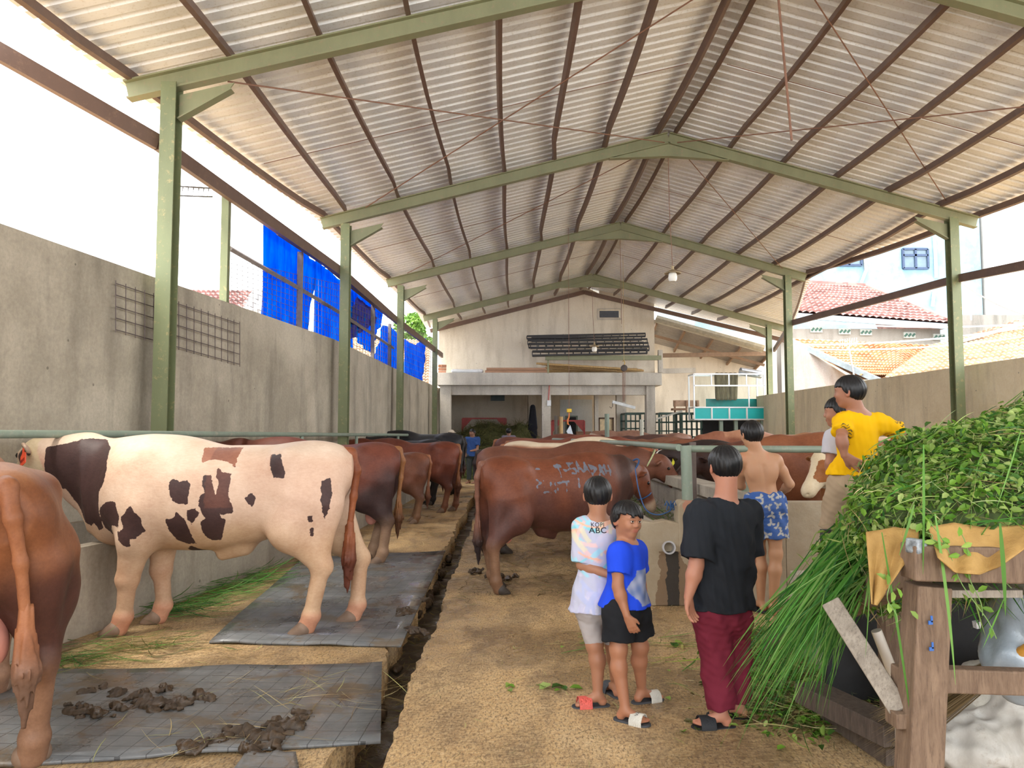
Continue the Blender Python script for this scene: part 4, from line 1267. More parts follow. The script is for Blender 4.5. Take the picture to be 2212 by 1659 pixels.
for px, py in ((1763, 712), (1824, 716), (1870, 718), (1964, 724), (2028, 728)):
    p = P(px, py, Y0 + .55)
    m = MB(); m.box(p, (.62, .12, .32)); wo = m.build('vent_window', simple('white_vent_block', (0.42, 0.45, 0.42), 0.6), H)
    m = MB()
    for s in (-.2, 0, .2): m.box(p + Vector((s, -.07, 0)), (.1, .03, .2), (0, .78, 0))
    m.build('vent_hole', simple('green_shade_hole', (0.05, 0.12, 0.09)), wo)
# orange roofed house in front
H2 = empty('orange_roof_house', P(1800, 800, 33), 'low house with sunlit orange clay tiles and pink peeling gable', 'house')
el, er = P(1900, 818, 30), P(2080, 830, 30)
tiled('roof', [P(1860, 815, 31), P(1960, 815, 31), P(2012, 747, 35), P(1705, 733, 35)], 24, 14, orange, H2, 0.07, 0.08)
MB().bar(P(1706, 736, 33.4), P(1905, 825, 30.6), .35, .22).build('barge_board', simple('grey_blue_board', (0.20, 0.24, 0.27)), H2)
m = MB(); m.prism([(P(1706, 740, 33).x, -1), (P(1706, 740, 33).x, P(1706, 742, 33).z), (P(1905, 825, 31).x, P(1905, 828, 31).z), (P(1905, 825, 31).x, -1)], .2, lambda u, v, w: (u, 32.6 + w, v)); m.build('gable_wall', pinkw, H2)
H3 = empty('bleached_roof_house', P(2150, 800, 30), 'house with sun-bleached clay roof tiles rising beyond the right wall', 'house')
tiled('roof', [P(1905, 822, 29), P(2260, 800, 27), P(2260, 690, 33), P(2010, 748, 33)], 26, 16, pale_t, H3, 0.06, 0.08)
MB().bar(P(2048, 745, 32), P(2215, 698, 32), .15, .12).build('ridge_strip', simple('pale_ridge', (0.42, 0.40, 0.38)), H3)
tiled('side_roof', [P(1930, 812, 31), P(2050, 752, 33), P(2212, 690, 36), P(2030, 745, 37)], 16, 12, tile_mat('shaded_clay_tile', (0.25, 0.10, 0.07), (0.38, 0.18, 0.11), (0.3, 0.2, 0.15)), H3)
tag(MB().bx(P(2055, 700, 37).x, P(2300, 700, 37).x, 37, 37.3, -1, P(2130, 680, 37).z).build('grey_wall', greyw), 'weathered grey parapet wall above the bleached roof', 'wall')
# antennas and wires
am = simple('grey_antenna_metal', (0.35, 0.36, 0.37), 0.4, 0.4)
A = empty('antenna', P(2097, 690, 36), 'dish antenna on a mast against the blue building', 'antenna')
MB().tube([P(2098, 692, 36), P(2095, 612, 36)], 0.035, 6).build('mast', am, A)
MB().lathe(P(2099, 617, 35.9), [(0.0, 0.06), (0.15, 0.04), (0.22, 0), (0.16, 0.02), (0.01, 0.04)], 16, (0.3, -1, 0.2)).build('dish', wh, A)
MB().tube([P(2078, 610, 36), P(2094, 615, 36)], 0.06, 6).build('arm', wh, A)
A = empty('antenna', P(1838, 800, 31), 'white yagi antenna on a mast over the orange roof', 'antenna')
MB().tube([P(1845, 812, 31), P(1833, 748, 31)], 0.035, 6).build('mast', am, A)
m = MB()
for i in range(8):
    c = P(1815 + i * 5, 742 - 0.5 * i, 31); m.bar(c + Vector((-.12, -.3, .12)), c + Vector((.12, .3, -.12)), .035, .02)
m.bar(P(1812, 744, 31), P(1852, 740, 31), .04, .03); m.build('elements', wh, A)
for i, (a, b, Y) in enumerate((((1745, 694), (2212, 700), 30), ((1720, 745), (2212, 708), 29), ((1760, 755), (2212, 728), 31), ((2060, 600), (2212, 680), 33))):
    a = P(*a, Y); b = P(*b, Y); mid = (a + b) / 2 - Vector((0, 0, .35))
    pts = [a.lerp(mid, t).lerp(mid.lerp(b, t), t) for t in np.linspace(0, 1, 9)]
    tag(MB().tube(pts, 0.03, 5).build('overhead_cable', wh if i < 3 else am), 'overhead cable strung outside the right wall above the tiled roofs', 'cable', 'overhead cables outside')
tag(MB().bx(P(1688, 800, 31).x, P(1705, 800, 31).x, 31, 31.5, -1, P(1700, 735, 31).z).build('outside_pillar', wm), 'white pillar outside just past the farthest right column', 'pillar')
# left outside
H4 = empty('left_house', W(480, 660), 'tiled house seen over the left wall behind the slim green post', 'house')
tiled('roof', [P(300, 720, 19), P(512, 695, 19), P(556, 632, 22), P(370, 628, 22)], 18, 10, maroon, H4, .07, .08)
MB().bar(P(558, 630, 21.8), P(505, 702, 19), .25, .15).build('barge_board', wm, H4)
m = MB(); m.bx(P(330, 700, 23).x, P(575, 700, 23).x, 22.5, 26, -1, P(560, 640, 22).z - .3); m.build('wall', wm, H4)
H5 = empty('left_house', P(790, 780, 36), 'house with a pale tiled roof seen under the torn blue tarp', 'house')
tiled('roof', [P(660, 850, 29), P(925, 850, 34), P(928, 738, 42), P(720, 722, 39)], 30, 20, pale_t, H5, .07, .08)
MB().bx(P(680, 800, 43).x, P(925, 800, 43).x, 42.5, 46, -1, P(800, 745, 43).z).build('wall', wm, H5)
# green tree outside past the far left column
def leaf_cloud(name, centres, n, mat, size, parent=None, seed=1, cols=None):
    r = np.random.RandomState(seed)
    V = []; idx = []
    for c, rad in centres:
        d = r.normal(size=(n, 3)); d /= np.linalg.norm(d, axis=1)[:, None]
        p = np.array(c) + d * (np.array(rad) * (r.uniform(0.5, 1, (n, 1)) ** 0.5))
        a = r.normal(size=(n, 3)); a /= np.linalg.norm(a, axis=1)[:, None]
        b = np.cross(a, r.normal(size=(n, 3))); b /= np.linalg.norm(b, axis=1)[:, None] + 1e-6
        s = size * r.uniform(0.6, 1.3, (n, 1))
        q = np.stack([p - a * s, p + b * s * .5, p + a * s, p - b * s * .5], 1)
        V.append(q.reshape(-1, 3))
    V = np.concatenate(V); F = np.arange(len(V)).reshape(-1, 4)
    return mesh_obj(name, V, F, mat, parent)
lf = NT('tree_leaf'); lf.set(Base_Color=lf.ramp(lf.noise(2.0, 4), [(0.3, (0.05, 0.14, 0.015)), (0.7, (0.16, 0.30, 0.04))]), Roughness=0.6)
tree = empty('leafy_tree', P(888, 800, 52), 'bright green leafy tree outside between the two farthest left columns', 'tree')
leaf_cloud('crown', [(P(885, 712, 52), (1.2, 1.2, 1.1)), (P(900, 700, 52), (.7, 1, .8)), (P(912, 745, 52), (.8, 1, .8)), (P(872, 740, 52), (.8, 1, .7)), (P(895, 775, 52), (1.2, 1, .7))], 900, lf.m, 0.14, tree)
MB().tube([(P(892, 800, 52).x, 52, 0), P(892, 760, 52), P(888, 715, 52)], [.14, .1, .05], 8).build('trunk', simple('bark', (0.12, 0.09, 0.06)), tree)
# ================================================================== CATTLE
def mat_coat():
    t = NT('short_cattle_coat')
    base = t.attr('Col'); sec = t.attr('Col2')
    wob = t.math('MULTIPLY', t.math('SUBTRACT', t.noise(26, 5, 0.7), 0.5), 0.04)
    mk = t.math('LESS_THAN', t.math('ADD', t.attr('mark', 'Fac'), wob), 0.0)
    c = t.mix(mk, base, sec)
    hair = t.noise(60, 4, 0.7, t.mapping((0.5, 1, 1.0)))
    blot = t.noise(3.2, 5, 0.6)
    c = t.mix(0.7, c, t.ramp(blot, [(0.3, 0.22), (0.7, 0.68)]), 'SOFT_LIGHT')
    c = t.mix(0.25, c, t.ramp(hair, [(0.3, 0.2), (0.7, 0.8)]), 'SOFT_LIGHT')
    t.set(Base_Color=c, Roughness=0.5, Specular_IOR_Level=0.28)
    t.bump(t.math('ADD', t.math('MULTIPLY', hair, 0.3), t.noise(9, 4)), 0.25, 0.015)
    return t.m
M['coat'] = mat_coat()
M['hoof'] = simple('dirty_hoof', (0.20, 0.13, 0.09), 0.6)
M['hoof_dk'] = simple('dark_hoof', (0.05, 0.04, 0.035), 0.6)
M['horn'] = simple('pale_horn', (0.62, 0.52, 0.38), 0.4)
M['eye'] = simple('dark_glossy_eye', (0.012, 0.009, 0.008), 0.08, var=0.02, bump=0)
M['pinkskin'] = simple('pink_bare_skin', (0.62, 0.26, 0.20), 0.5, var=0.12)
M['tagred'] = simple('orange_red_plastic', (0.85, 0.09, 0.03), 0.4, var=0.04, bump=0)
M['tagyel'] = simple('yellow_tag_plastic', (0.75, 0.72, 0.05), 0.4, var=0.04, bump=0)
M['bluerope'] = simple('blue_nylon_rope', (0.02, 0.08, 0.22), 0.6, scale=40)
M['greenrope'] = simple('pale_green_rope', (0.45, 0.48, 0.25), 0.6, scale=40)

def ss(x, a, b):
    t = np.clip((x - a) / (b - a), 0, 1); return t * t * (3 - 2 * t)
def poly_sdf(px, py, poly):
    P_ = np.asarray(poly, float); d = np.full(px.shape, 1e9); ins = np.zeros(px.shape, bool)
    for i in range(len(P_)):
        a, b = P_[i], P_[(i + 1) % len(P_)]
        e = b - a; wx, wy = px - a[0], py - a[1]
        t = np.clip((wx * e[0] + wy * e[1]) / (e @ e + 1e-12), 0, 1)
        d = np.minimum(d, (wx - e[0] * t) ** 2 + (wy - e[1] * t) ** 2)
        c = ((a[1] <= py) != (b[1] <= py)) & (px < (b[0] - a[0]) * (py - a[1]) / ((b[1] - a[1]) if b[1] != a[1] else 1e-9) + a[0])
        ins ^= c
    return np.where(ins, -np.sqrt(d), np.sqrt(d))

TORSO = [(-1.00, 0, 1.20, .09, .12), (-0.94, 0, 1.17, .17, .19), (-0.80, 0, 1.11, .25, .28), (-0.58, 0, 1.06, .28, .335), (-0.25, 0, 1.01, .32, .385),
         (0.05, 0, .985, .345, .405), (0.35, 0, .985, .33, .405), (0.60, 0, 1.01, .27, .395), (0.80, 0, 1.03, .205, .345), (0.98, 0, 1.04, .12, .24)]

def cow(loc, heading, label, s=1.0, color=None, h=0.017, poll=(1.32, 0, 1.36), mdir=(0.75, 0, -0.65), ears=True, horns=0.0, bull=True,
        fore=(0.0, 0.0), hind=(0.0, 0.0), group=None, cat='cow', tail=0.0, belly=0.0, hump=0.05, eartag=None, fat=1.0, hoofm='hoof',
        scrotum=True, lie=0, tailcol=None, switch=None, name='cow', halter=None, neck_r=1.0, scr_len=0.0, neck_up=0.0, legs=1.25, lx=1.0, ear=(.93, .12)):
    """builds one animal facing +x in its own frame"""
    t_ = empty(name, loc, label, cat, group, rotz=heading)
    S = s; t_.scale = (lx, 1, 1)
    poll = np.array(poll); md = np.array(mdir, float); md /= np.linalg.norm(md)
    ext = np.array([max(1.15, poll[0] + 0.62 * max(md[0], 0) + .2), max(.5, abs(poll[1]) + .5 * abs(md[1]) + .3), 1.75])
    F = Field((-1.25, min(-.5, poll[1] - .35 + .5 * min(0, md[1])), -0.02), (ext[0], max(.5, poll[1] + .35 + .5 * max(0, md[1])), max(1.55, poll[2] + .25)), h / S)
    k = 0.06
    T = [list(q) for q in TORSO]
    for q in T:
        q[3] *= fat
        if -0.7 < q[0] < 0.5: q[2] -= belly / 2; q[4] += belly / 2
    F.loft(T, k=0.02, power=2.25)
    F.ell((.42, 0, 1.28), (.40, .16, .16 + hump), .12)          # withers
    F.ell((-.70, 0, 1.26), (.28, .17, .15), .10)
    for sy in (1, -1):
        F.ell((-.58, .20 * sy, 1.27), (.10, .08, .09), .12)     # hook bone
        F.ell((-.92, .10 * sy, 1.19), (.09, .07, .10), .08)     # pin bone
        i = 0 if sy > 0 else 1
        fx, hx = fore[i], hind[i]; LT = legs
        if lie: fx = hx = 0
        # shoulder and foreleg
        F.ell((.56, .20 * fat * sy, 1.02), (.24, .11, .30), .10, R=np.array(Euler((0, .25, 0)).to_matrix()))
        F.cone((.50, .20 * sy, .92), (.53 + fx * .15, .205 * sy, .70), .145, .105 * LT, .09)
        F.cone((.53 + fx * .15, .205 * sy, .72), (.56 + fx * .6, .19 * sy, .41), .10 * LT, .062 * LT, .05)
        F.ell((.565 + fx * .6, .19 * sy, .41), (.066 * LT, .063 * LT, .075), .03)
        F.cone((.56 + fx * .6, .19 * sy, .40), (.55 + fx, .185 * sy, .15), .052 * LT, .045 * LT, .03)
        F.ell((.555 + fx, .185 * sy, .135), (.056 * LT, .056 * LT, .06), .03)
        F.cone((.555 + fx, .185 * sy, .13), (.59 + fx, .185 * sy, .05), .05 * LT, .054 * LT, .02)
        # haunch and hind leg
        F.ell((-.74, .155 * sy * fat, 1.0), (.22, .125, .30), .10, R=np.array(Euler((0, -.12, 0)).to_matrix()))
        F.cone((-.66, .17 * sy, .98), (-.60 + hx * .2, .205 * sy, .76), .19, .125 * LT, .10)
        F.cone((-.62 + hx * .2, .20 * sy, .80), (-.83 + hx * .75, .19 * sy, .53), .13 * LT, .062 * LT, .07)
        F.cone((-.84, .16 * sy, .95), (-.855 + hx * .75, .18 * sy, .56), .12, .045 * LT, .07)
        F.ell((-.865 + hx * .78, .19 * sy, .50), (.068 * LT, .05 * LT, .085), .03)
        F.cone((-.86 + hx * .78, .19 * sy, .50), (-.80 + hx, .185 * sy, .16), .052 * LT, .045 * LT, .03)
        F.ell((-.80 + hx, .185 * sy, .14), (.056 * LT, .054 * LT, .06), .03)
        F.cone((-.80 + hx, .185 * sy, .13), (-.76 + hx, .185 * sy, .05), .05 * LT, .054 * LT, .02)
    # neck
    nb = np.array([.70, 0, 1.08]); nm = (nb + poll) / 2 + np.array([.0, 0, .02 + neck_up])
    R1, R2, R3 = .30 * neck_r, .225 * neck_r, .15 * neck_r
    F.cone(nb, nm, R1, R2, .12, sq=((0, 1, 0), .62)).cone(nm, poll - md * 0.02 + np.array([0, 0, -.06]), R2, R3, .08, sq=((0, 1, 0), .75))
    # dewlap
    F.cone((.85, 0, .78), nm + np.array([.05, 0, -.24 * neck_r]), .10, .05, .12, sq=((0, 1, 0), .5))
    # head
    up = np.array([0, 0, 1.0]); side = np.cross(up, md); side /= np.linalg.norm(side); upv = np.cross(md, side)
    Rm = np.stack([md, side, upv], 1)
    H = lambda a, b, c: poll + md * a + side * b + upv * c
    F.ell(H(.07, 0, -.03), (.15, .115, .125), .04, Rm)
    F.cone(H(.10, 0, -.03), H(.36, 0, -.03), .105, .072, .05, sq=(side, .9))
    F.cone(H(.08, 0, -.10), H(.34, 0, -.10), .085, .045, .05)
    F.ell(H(.42, 0, -.045), (.085, .078, .07), .04, Rm)
    F.ell(H(.40, 0, -.10), (.07, .055, .03), .02, Rm)
    for sy in (1, -1):
        F.ell(H(.13, .085 * sy, .01), (.05, .03, .035), .03, Rm)
        F.ell(H(.16, .06 * sy, -.09), (.09, .035, .06), .04, Rm)
        F.ell(H(.475, .035 * sy, -.03), (.018, .014, .012), .012, Rm, op='cutout')
        if ears:
            ed = side * sy * ear[0] - upv * .18 - md * ear[1]; ed /= np.linalg.norm(ed)
            e2 = np.cross(ed, md); e2 /= np.linalg.norm(e2); e3 = np.cross(e2, ed)
            Re = np.stack([ed, e2, e3], 1)
            c = H(.0, .10 * sy, -.02) + ed * .10
            F.ell(c, (.12, .055, .022), .03, Re)
            F.ell(c + e3 * .02 + ed * .01, (.085, .035, .012), .01, Re, op='cutout')
    if bull:
        F.cone((-.18, 0, .60 - belly), (-.02, 0, .53 - belly), .07, .035, .10)
    if lie:
        F.D = np.maximum(F.D, (lie - F.ax[2])[None, None, :]).astype(np.float32)
    V, Fc = F.mesh()
    X, Y, Z = V[:, 0], V[:, 1], V[:, 2]
    hd = (V - poll) @ Rm      # head frame
    inh = ((hd[:, 0] > -.12) & (np.abs(hd[:, 1]) < .3) & (np.abs(hd[:, 2]) < .22) & (X > .75))
    col, col2, mark = color(X, Y, Z, hd, inh)
    zoff = np.array([0, 0, lie * 1.0]) if lie else 0
    body = mesh_obj('body', (V - zoff) * S, Fc, M['coat'], t_, local=True, smooth=True, attrs={'Col': col, 'Col2': col2, 'mark': mark})
    L = lambda p: Vector(p) * S - Vector((0, 0, lie * S))
    if not lie:
        for sy in (1, -1):
            i = 0 if sy > 0 else 1
            for bx_, dx in ((.60, fore[i]), (-.75, hind[i])):
                f = Field((bx_ + dx - .13, .185 * sy - .1, -.03), (bx_ + dx + .16, .185 * sy + .1, .13), .011)
                for c in (1, -1):
                    f.cone((bx_ + dx + .0, .185 * sy + .026 * c, .05), (bx_ + dx + .075, .185 * sy + .03 * c, .0), .058, .046, .004, cuts=[((0, 0, -1), 0.0)])
                v, q = f.mesh(); mesh_obj('hoof', v * S, q, M[hoofm], t_, local=True, smooth=True)
    # tail: dock, cord and switch
    tc = tailcol
    tx = -1.0 - 0.03
    pts = [(-.90, 0, 1.34), (-.99, 0, 1.33), (-1.035, tail * .2, 1.20), (-1.015, tail * .6, 1.0), (-.985, tail * .9, .75)]
    fz = Field((-1.25, min(0, tail) - .15, .05), (-.8, max(0, tail) + .15, 1.5), .014)
    rr = [.05, .042, .034, .027, .024]
    for a, b, r1, r2 in zip(pts[:-1], pts[1:], rr[:-1], rr[1:]): fz.cone(a, b, r1, r2, .03)
    if lie: fz.D = np.maximum(fz.D, (lie + .02 - fz.ax[2])[None, None, :]).astype(np.float32)
    v, q = fz.mesh(); n = len(v)
    tcol = np.tile(np.array(tc or (.35, .15, .08)), (n, 1)); 
    tl_ = mesh_obj('tail', (v - zoff) * S, q, M['coat'], t_, local=True, smooth=True, attrs={'Col': tcol, 'Col2': tcol, 'mark': np.ones(n)})
    if not lie:
        fz = Field((-1.25, tail - .2, .2), (-.85, tail + .2, .95), .013)
        fz.cone((-.99, tail * .9, .80), (-.985, tail, .52), .026, .056, .03).cone((-.985, tail, .52), (-.975, tail * 1.02, .28), .054, .010, .03)
        fz.warp(lambda x, y, z: (0.006 * np.sin(y * 230 + 8 * z) + 0.006 * np.sin(x * 210 + z * 12)).astype(np.float32))
        v, q = fz.mesh(); sc_ = np.array(switch or (.10, .04, .025)); n = len(v)
        w = ss(v[:, 2], .45, .70)[:, None]; tcol = sc_ * (1 - w) + np.array(tc or (.35, .15, .08)) * w
        mesh_obj('tail_switch', v * S, q, M['coat'], tl_, local=True, smooth=True, attrs={'Col': tcol, 'Col2': tcol, 'mark': np.ones(n)})
    for sy in (1, -1):
        c = H(.135, .107 * sy, .012)
        m = MB(); m.lathe(L(c), [(0.001, -.024 * S), (.017 * S, -.016 * S), (.024 * S, 0), (.017 * S, .016 * S), (.001, .024 * S)], 10, side)
        m.build('eye', M['eye'], t_, local=True, smooth=True)
        if horns:
            a = H(-.02, .08 * sy, .07); b = a + side * sy * horns * .6 + upv * horns * .35; c2 = b + upv * horns * .6 + md * horns * .15
            MB().tube([L(a), L(b), L(c2)], [.030 * S, .024 * S, .006 * S], 10).build('horn', M['horn'], t_, local=True, smooth=True)
    if scrotum and bull and not lie:
        f = Field((-.85, -.15, .38), (-.45, .15, .98), .014)
        f.cone((-.64, 0, .90), (-.66, 0, .68 - scr_len), .035, .05, .03).ell((-.66, .03, .60 - scr_len), (.065, .05, .10), .03).ell((-.66, -.03, .59 - scr_len), (.065, .05, .10), .03)
        v, q = f.mesh(); mesh_obj('scrotum', v * S, q, M['pinkskin'], t_, local=True, smooth=True)
    if eartag:
        sy, mt = eartag
        ed = side * sy * ear[0] - upv * .18 - md * ear[1]; ed /= np.linalg.norm(ed)
        c = Vector(H(.0, .10 * sy, -.03) + ed * .10)
        m = MB(); u = Vector(md); w_ = Vector(upv)
        c = L(c)
        out = [(-.012, .02), (.012, .02), (.014, -.015), (.04, -.03), (.042, -.10), (-.042, -.10), (-.04, -.03), (-.014, -.015)]
        nn = Vector(side) * sy
        m.prism(out, .006, lambda a, b, w: c + u * a * S * 1.1 + Vector((0, 0, 1)) * b * S * 1.1 + nn * (w + .02))
        tg = m.build('ear_tag', mt, t_, local=True)
        if mt == M['tagred']:
            m = MB()
            for i, (x0, wd) in enumerate(((-.03, .008), (-.017, .008), (-.004, .008), (.008, .004), (.016, .008), (.026, .006))):
                cc = c + u * x0 * S * 1.1 + Vector((0, 0, 1)) * (-.068) * S * 1.1 + nn * .028
                for q in (0, 1):
                    m.add([cc + u * (q * wd) + Vector((0, 0, a)) + nn * d for a in (-.012, .012) for d in (0, .001)] + [cc + u * (q * wd + .0025) + Vector((0, 0, a)) + nn * d for a in (-.012, .012) for d in (0, .001)], [(0, 1, 3, 2), (4, 6, 7, 5), (0, 4, 5, 1), (2, 3, 7, 6), (0, 2, 6, 4), (1, 5, 7, 3)])
            m.build('tag_number', simple('dark_red_ink', (0.25, 0.02, 0.01), 0.6, bump=0), tg, local=True)
    if halter:
        hm = halter
        m = MB()
        def loop(c, ax1, ax2, r1, r2, rr):
            pts = [L(c + ax1 * r1 * math.cos(t) + ax2 * r2 * math.sin(t)) for t in np.linspace(0, 2 * math.pi, 25)]
            m.tube(pts, rr, 6, False)
        loop(H(-.10, 0, -.12), side, upv * .9 - md * .25, .155, .205, .011 * S)
        loop(H(.27, 0, -.06), side, upv, .093, .095, .008 * S)
        m.build('halter', hm, t_, local=True)
    return t_, H, S

def coat(base, belly=None, leg=None, muzzle=None, dark=None, face=None, back=None, blaze=None, darkz=.98):
    """even coat with its own darker or paler regions"""
    base = np.array(base)
    def f(X, Y, Z, hd, inh):
        n = len(X); c = np.tile(base, (n, 1))
        def mixin(col, w):
            nonlocal c
            c = c * (1 - w[:, None]) + np.array(col) * w[:, None]
        nz = snoise(X, Y, Z, 6, 3)
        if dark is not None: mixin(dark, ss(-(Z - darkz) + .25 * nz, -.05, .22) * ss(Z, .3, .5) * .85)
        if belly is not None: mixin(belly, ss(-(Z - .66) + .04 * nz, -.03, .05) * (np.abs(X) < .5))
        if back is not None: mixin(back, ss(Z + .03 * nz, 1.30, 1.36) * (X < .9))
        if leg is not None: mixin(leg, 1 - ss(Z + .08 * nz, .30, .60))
        if face is not None: mixin(face, inh * ss(hd[:, 0] + .04 * nz, .02, .12))
        if muzzle is not None: mixin(muzzle, inh * ss(hd[:, 0], .33, .40))
        mark = np.ones(n); c2 = np.tile(np.array((.8, .75, .65)), (n, 1))
        if blaze is not None: mark = np.where(inh & (hd[:, 2] > -.02), np.abs(hd[:, 1]) - blaze, 1.0)
        return c, c2, mark
    return f

# ---- the spotted bull
def _sp_local(zx, zy):
    """zoomed sketch coordinates of the flank to the bull's own side view (x forward, z up)"""
    px, py = zx * 0.4876, 850 + zy * 0.4876
    p = P(px, py, 6.20)
    return (-2.36 - p.x, p.z)
SPOTS = [
 [(140, 240), (235, 225), (330, 200), (420, 205), (465, 240), (470, 300), (485, 330), (480, 390), (450, 440), (440, 520), (445, 600), (415, 612), (390, 575), (370, 595), (320, 570), (290, 510), (240, 430), (140, 420)],
 [(445, 510), (490, 478), (540, 472), (565, 540), (555, 585), (515, 580), (490, 625), (455, 600), (445, 560)],
 [(575, 540), (620, 490), (665, 545), (678, 600), (640, 630), (615, 635), (615, 665), (590, 668), (560, 640), (555, 605), (585, 590)],
 [(782, 385), (800, 375), (830, 385), (865, 378), (876, 400), (865, 485), (830, 480), (800, 470), (785, 430)],
 [(893, 240), (1060, 240), (1058, 325), (1020, 300), (960, 290), (910, 305)],
 [(985, 325), (1010, 345), (1048, 350), (1045, 390), (1040, 440), (1062, 520), (1020, 530), (1000, 525), (1010, 545), (1025, 550), (1020, 575), (990, 645), (950, 650), (920, 610), (918, 560), (940, 545), (915, 490), (920, 450), (940, 430), (925, 400), (930, 360), (960, 355), (975, 400), (985, 450), (1000, 390), (985, 370)],
 [(862, 510), (900, 498), (915, 525), (880, 570), (865, 545)],
 [(765, 548), (800, 545), (820, 515), (850, 545), (865, 590), (876, 660), (840, 665), (800, 640), (775, 600)],
 [(820, 690), (845, 675), (870, 690), (910, 715), (870, 722), (825, 712)],
 [(1205, 272), (1255, 268), (1278, 340), (1275, 375), (1230, 370), (1208, 320)],
 [(1108, 460), (1135, 432), (1155, 460), (1140, 497), (1118, 480)],
 [(1380, 535), (1400, 533), (1402, 560), (1383, 565)], [(1387, 590), (1403, 590), (1402, 625), (1390, 620)],
 [(1435, 385), (1470, 370), (1478, 440), (1470, 500), (1448, 555), (1437, 480)]]
SS = 1.075
def spotted(X, Y, Z, hd, inh):
    n = len(X); x, z = X * SS, Z * SS
    c = np.tile(np.array((.60, .43, .32)), (n, 1))
    nz = snoise(X, Y, Z, 5, 4)
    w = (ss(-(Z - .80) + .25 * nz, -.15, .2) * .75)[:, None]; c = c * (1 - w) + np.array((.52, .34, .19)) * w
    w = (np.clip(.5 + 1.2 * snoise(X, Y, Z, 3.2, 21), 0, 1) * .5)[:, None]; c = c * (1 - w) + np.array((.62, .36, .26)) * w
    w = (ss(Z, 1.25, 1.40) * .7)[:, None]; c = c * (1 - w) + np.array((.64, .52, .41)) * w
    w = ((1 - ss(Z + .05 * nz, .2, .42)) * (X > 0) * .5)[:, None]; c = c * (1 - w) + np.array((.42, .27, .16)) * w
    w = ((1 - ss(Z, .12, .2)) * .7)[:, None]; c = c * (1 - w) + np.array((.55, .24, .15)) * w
    d = np.full(n, 9.0)
    for poly in SPOTS:
        d = np.minimum(d, poly_sdf(x, z, [_sp_local(*p) for p in poly]))
    far = np.full(n, 9.0)
    for (a, b, r) in ((.75, 1.2, .34), (.1, 1.1, .16), (-.3, .9, .14), (-.7, 1.2, .15), (.35, .8, .12)):
        far = np.minimum(far, np.hypot(X - a, Z - b) - r)
    mark = np.where(Y > -.05, d, far)
    mark = np.where(X < -1.02, .2, mark)
    mark = np.where((Z < .45), np.abs(mark) + .05, mark)
    c2 = np.tile(np.array((.055, .028, .026)), (n, 1))
    w = (((X > -.45) & (X < .1) & (Z > 1.24)) * 1.0)[:, None]; c2 = c2 * (1 - w) + np.array((.30, .12, .07)) * w
    w = (ss(X, -.25, -.12) * (X < .0) * (Z > .95))[:, None] * .5; c2 = c2 * (1 - w) + np.array((.16, .06, .04)) * w
    # pale woolly head, dark ear
    hw = inh & (hd[:, 0] > -.10) & (np.abs(hd[:, 1]) < .118)
    c[hw] = (.62, .50, .33)
    mark = np.where(hw, 1.0, mark)
    ear = inh & (np.abs(hd[:, 1]) >= .125) & (hd[:, 0] < .15) & (hd[:, 2] < .08)
    c[ear] = (.06, .03, .025); mark = np.where(ear, 1.0, mark)
    return c, c2, mark
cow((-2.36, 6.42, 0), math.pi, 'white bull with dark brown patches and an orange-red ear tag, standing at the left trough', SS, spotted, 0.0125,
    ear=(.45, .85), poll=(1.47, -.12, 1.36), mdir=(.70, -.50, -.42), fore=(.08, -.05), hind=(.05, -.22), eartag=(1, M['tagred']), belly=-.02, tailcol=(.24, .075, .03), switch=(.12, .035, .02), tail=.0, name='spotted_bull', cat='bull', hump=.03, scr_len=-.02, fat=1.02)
# ---- brown bull in the foreground, rump to the camera
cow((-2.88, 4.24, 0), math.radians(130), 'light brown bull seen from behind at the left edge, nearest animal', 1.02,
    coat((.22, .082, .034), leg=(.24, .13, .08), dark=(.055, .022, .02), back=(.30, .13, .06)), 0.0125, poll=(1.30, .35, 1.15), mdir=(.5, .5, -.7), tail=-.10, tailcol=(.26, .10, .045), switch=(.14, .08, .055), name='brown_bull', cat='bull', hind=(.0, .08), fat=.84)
LG = 'cattle tied along the left trough'
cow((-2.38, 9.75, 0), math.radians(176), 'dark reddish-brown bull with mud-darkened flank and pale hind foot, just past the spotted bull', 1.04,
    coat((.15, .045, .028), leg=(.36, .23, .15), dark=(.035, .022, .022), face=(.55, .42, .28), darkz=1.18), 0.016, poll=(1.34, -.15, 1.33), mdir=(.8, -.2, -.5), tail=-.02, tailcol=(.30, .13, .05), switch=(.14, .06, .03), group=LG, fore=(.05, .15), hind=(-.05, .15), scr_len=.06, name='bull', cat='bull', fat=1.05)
cow((-2.28, 13.9, 0), math.radians(178), 'small brown calf-sized cow standing between the dark bull and the red one', .88,
    coat((.17, .062, .034), leg=(.22, .12, .07), dark=(.13, .06, .04)), 0.02, tail=.02, tailcol=(.28, .11, .05), group=LG, hind=(.0, .1), bull=False, name='cow')
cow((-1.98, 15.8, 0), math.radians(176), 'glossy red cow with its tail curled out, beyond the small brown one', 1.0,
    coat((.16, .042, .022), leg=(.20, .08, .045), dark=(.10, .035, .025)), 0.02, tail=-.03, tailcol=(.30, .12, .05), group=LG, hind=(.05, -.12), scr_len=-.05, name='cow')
blk = coat((.018, .018, .022), leg=(.03, .025, .025))
cow((-2.42, 17.5, 0), math.radians(172), 'black cow with its rump behind the red cow, nearest of the black pair', 1.02, blk, 0.024, tail=.02, tailcol=(.02, .02, .02), group=LG, hoofm='hoof_dk', hind=(0, .15), poll=(1.3, 0, 1.5), scrotum=False, name='cow')
cow((-2.30, 20.2, 0), math.radians(174), 'large black cow at the far end of the left row', 1.12, blk, 0.026, tail=.02, tailcol=(.02, .02, .02), group=LG, hoofm='hoof_dk', scrotum=False, name='cow')
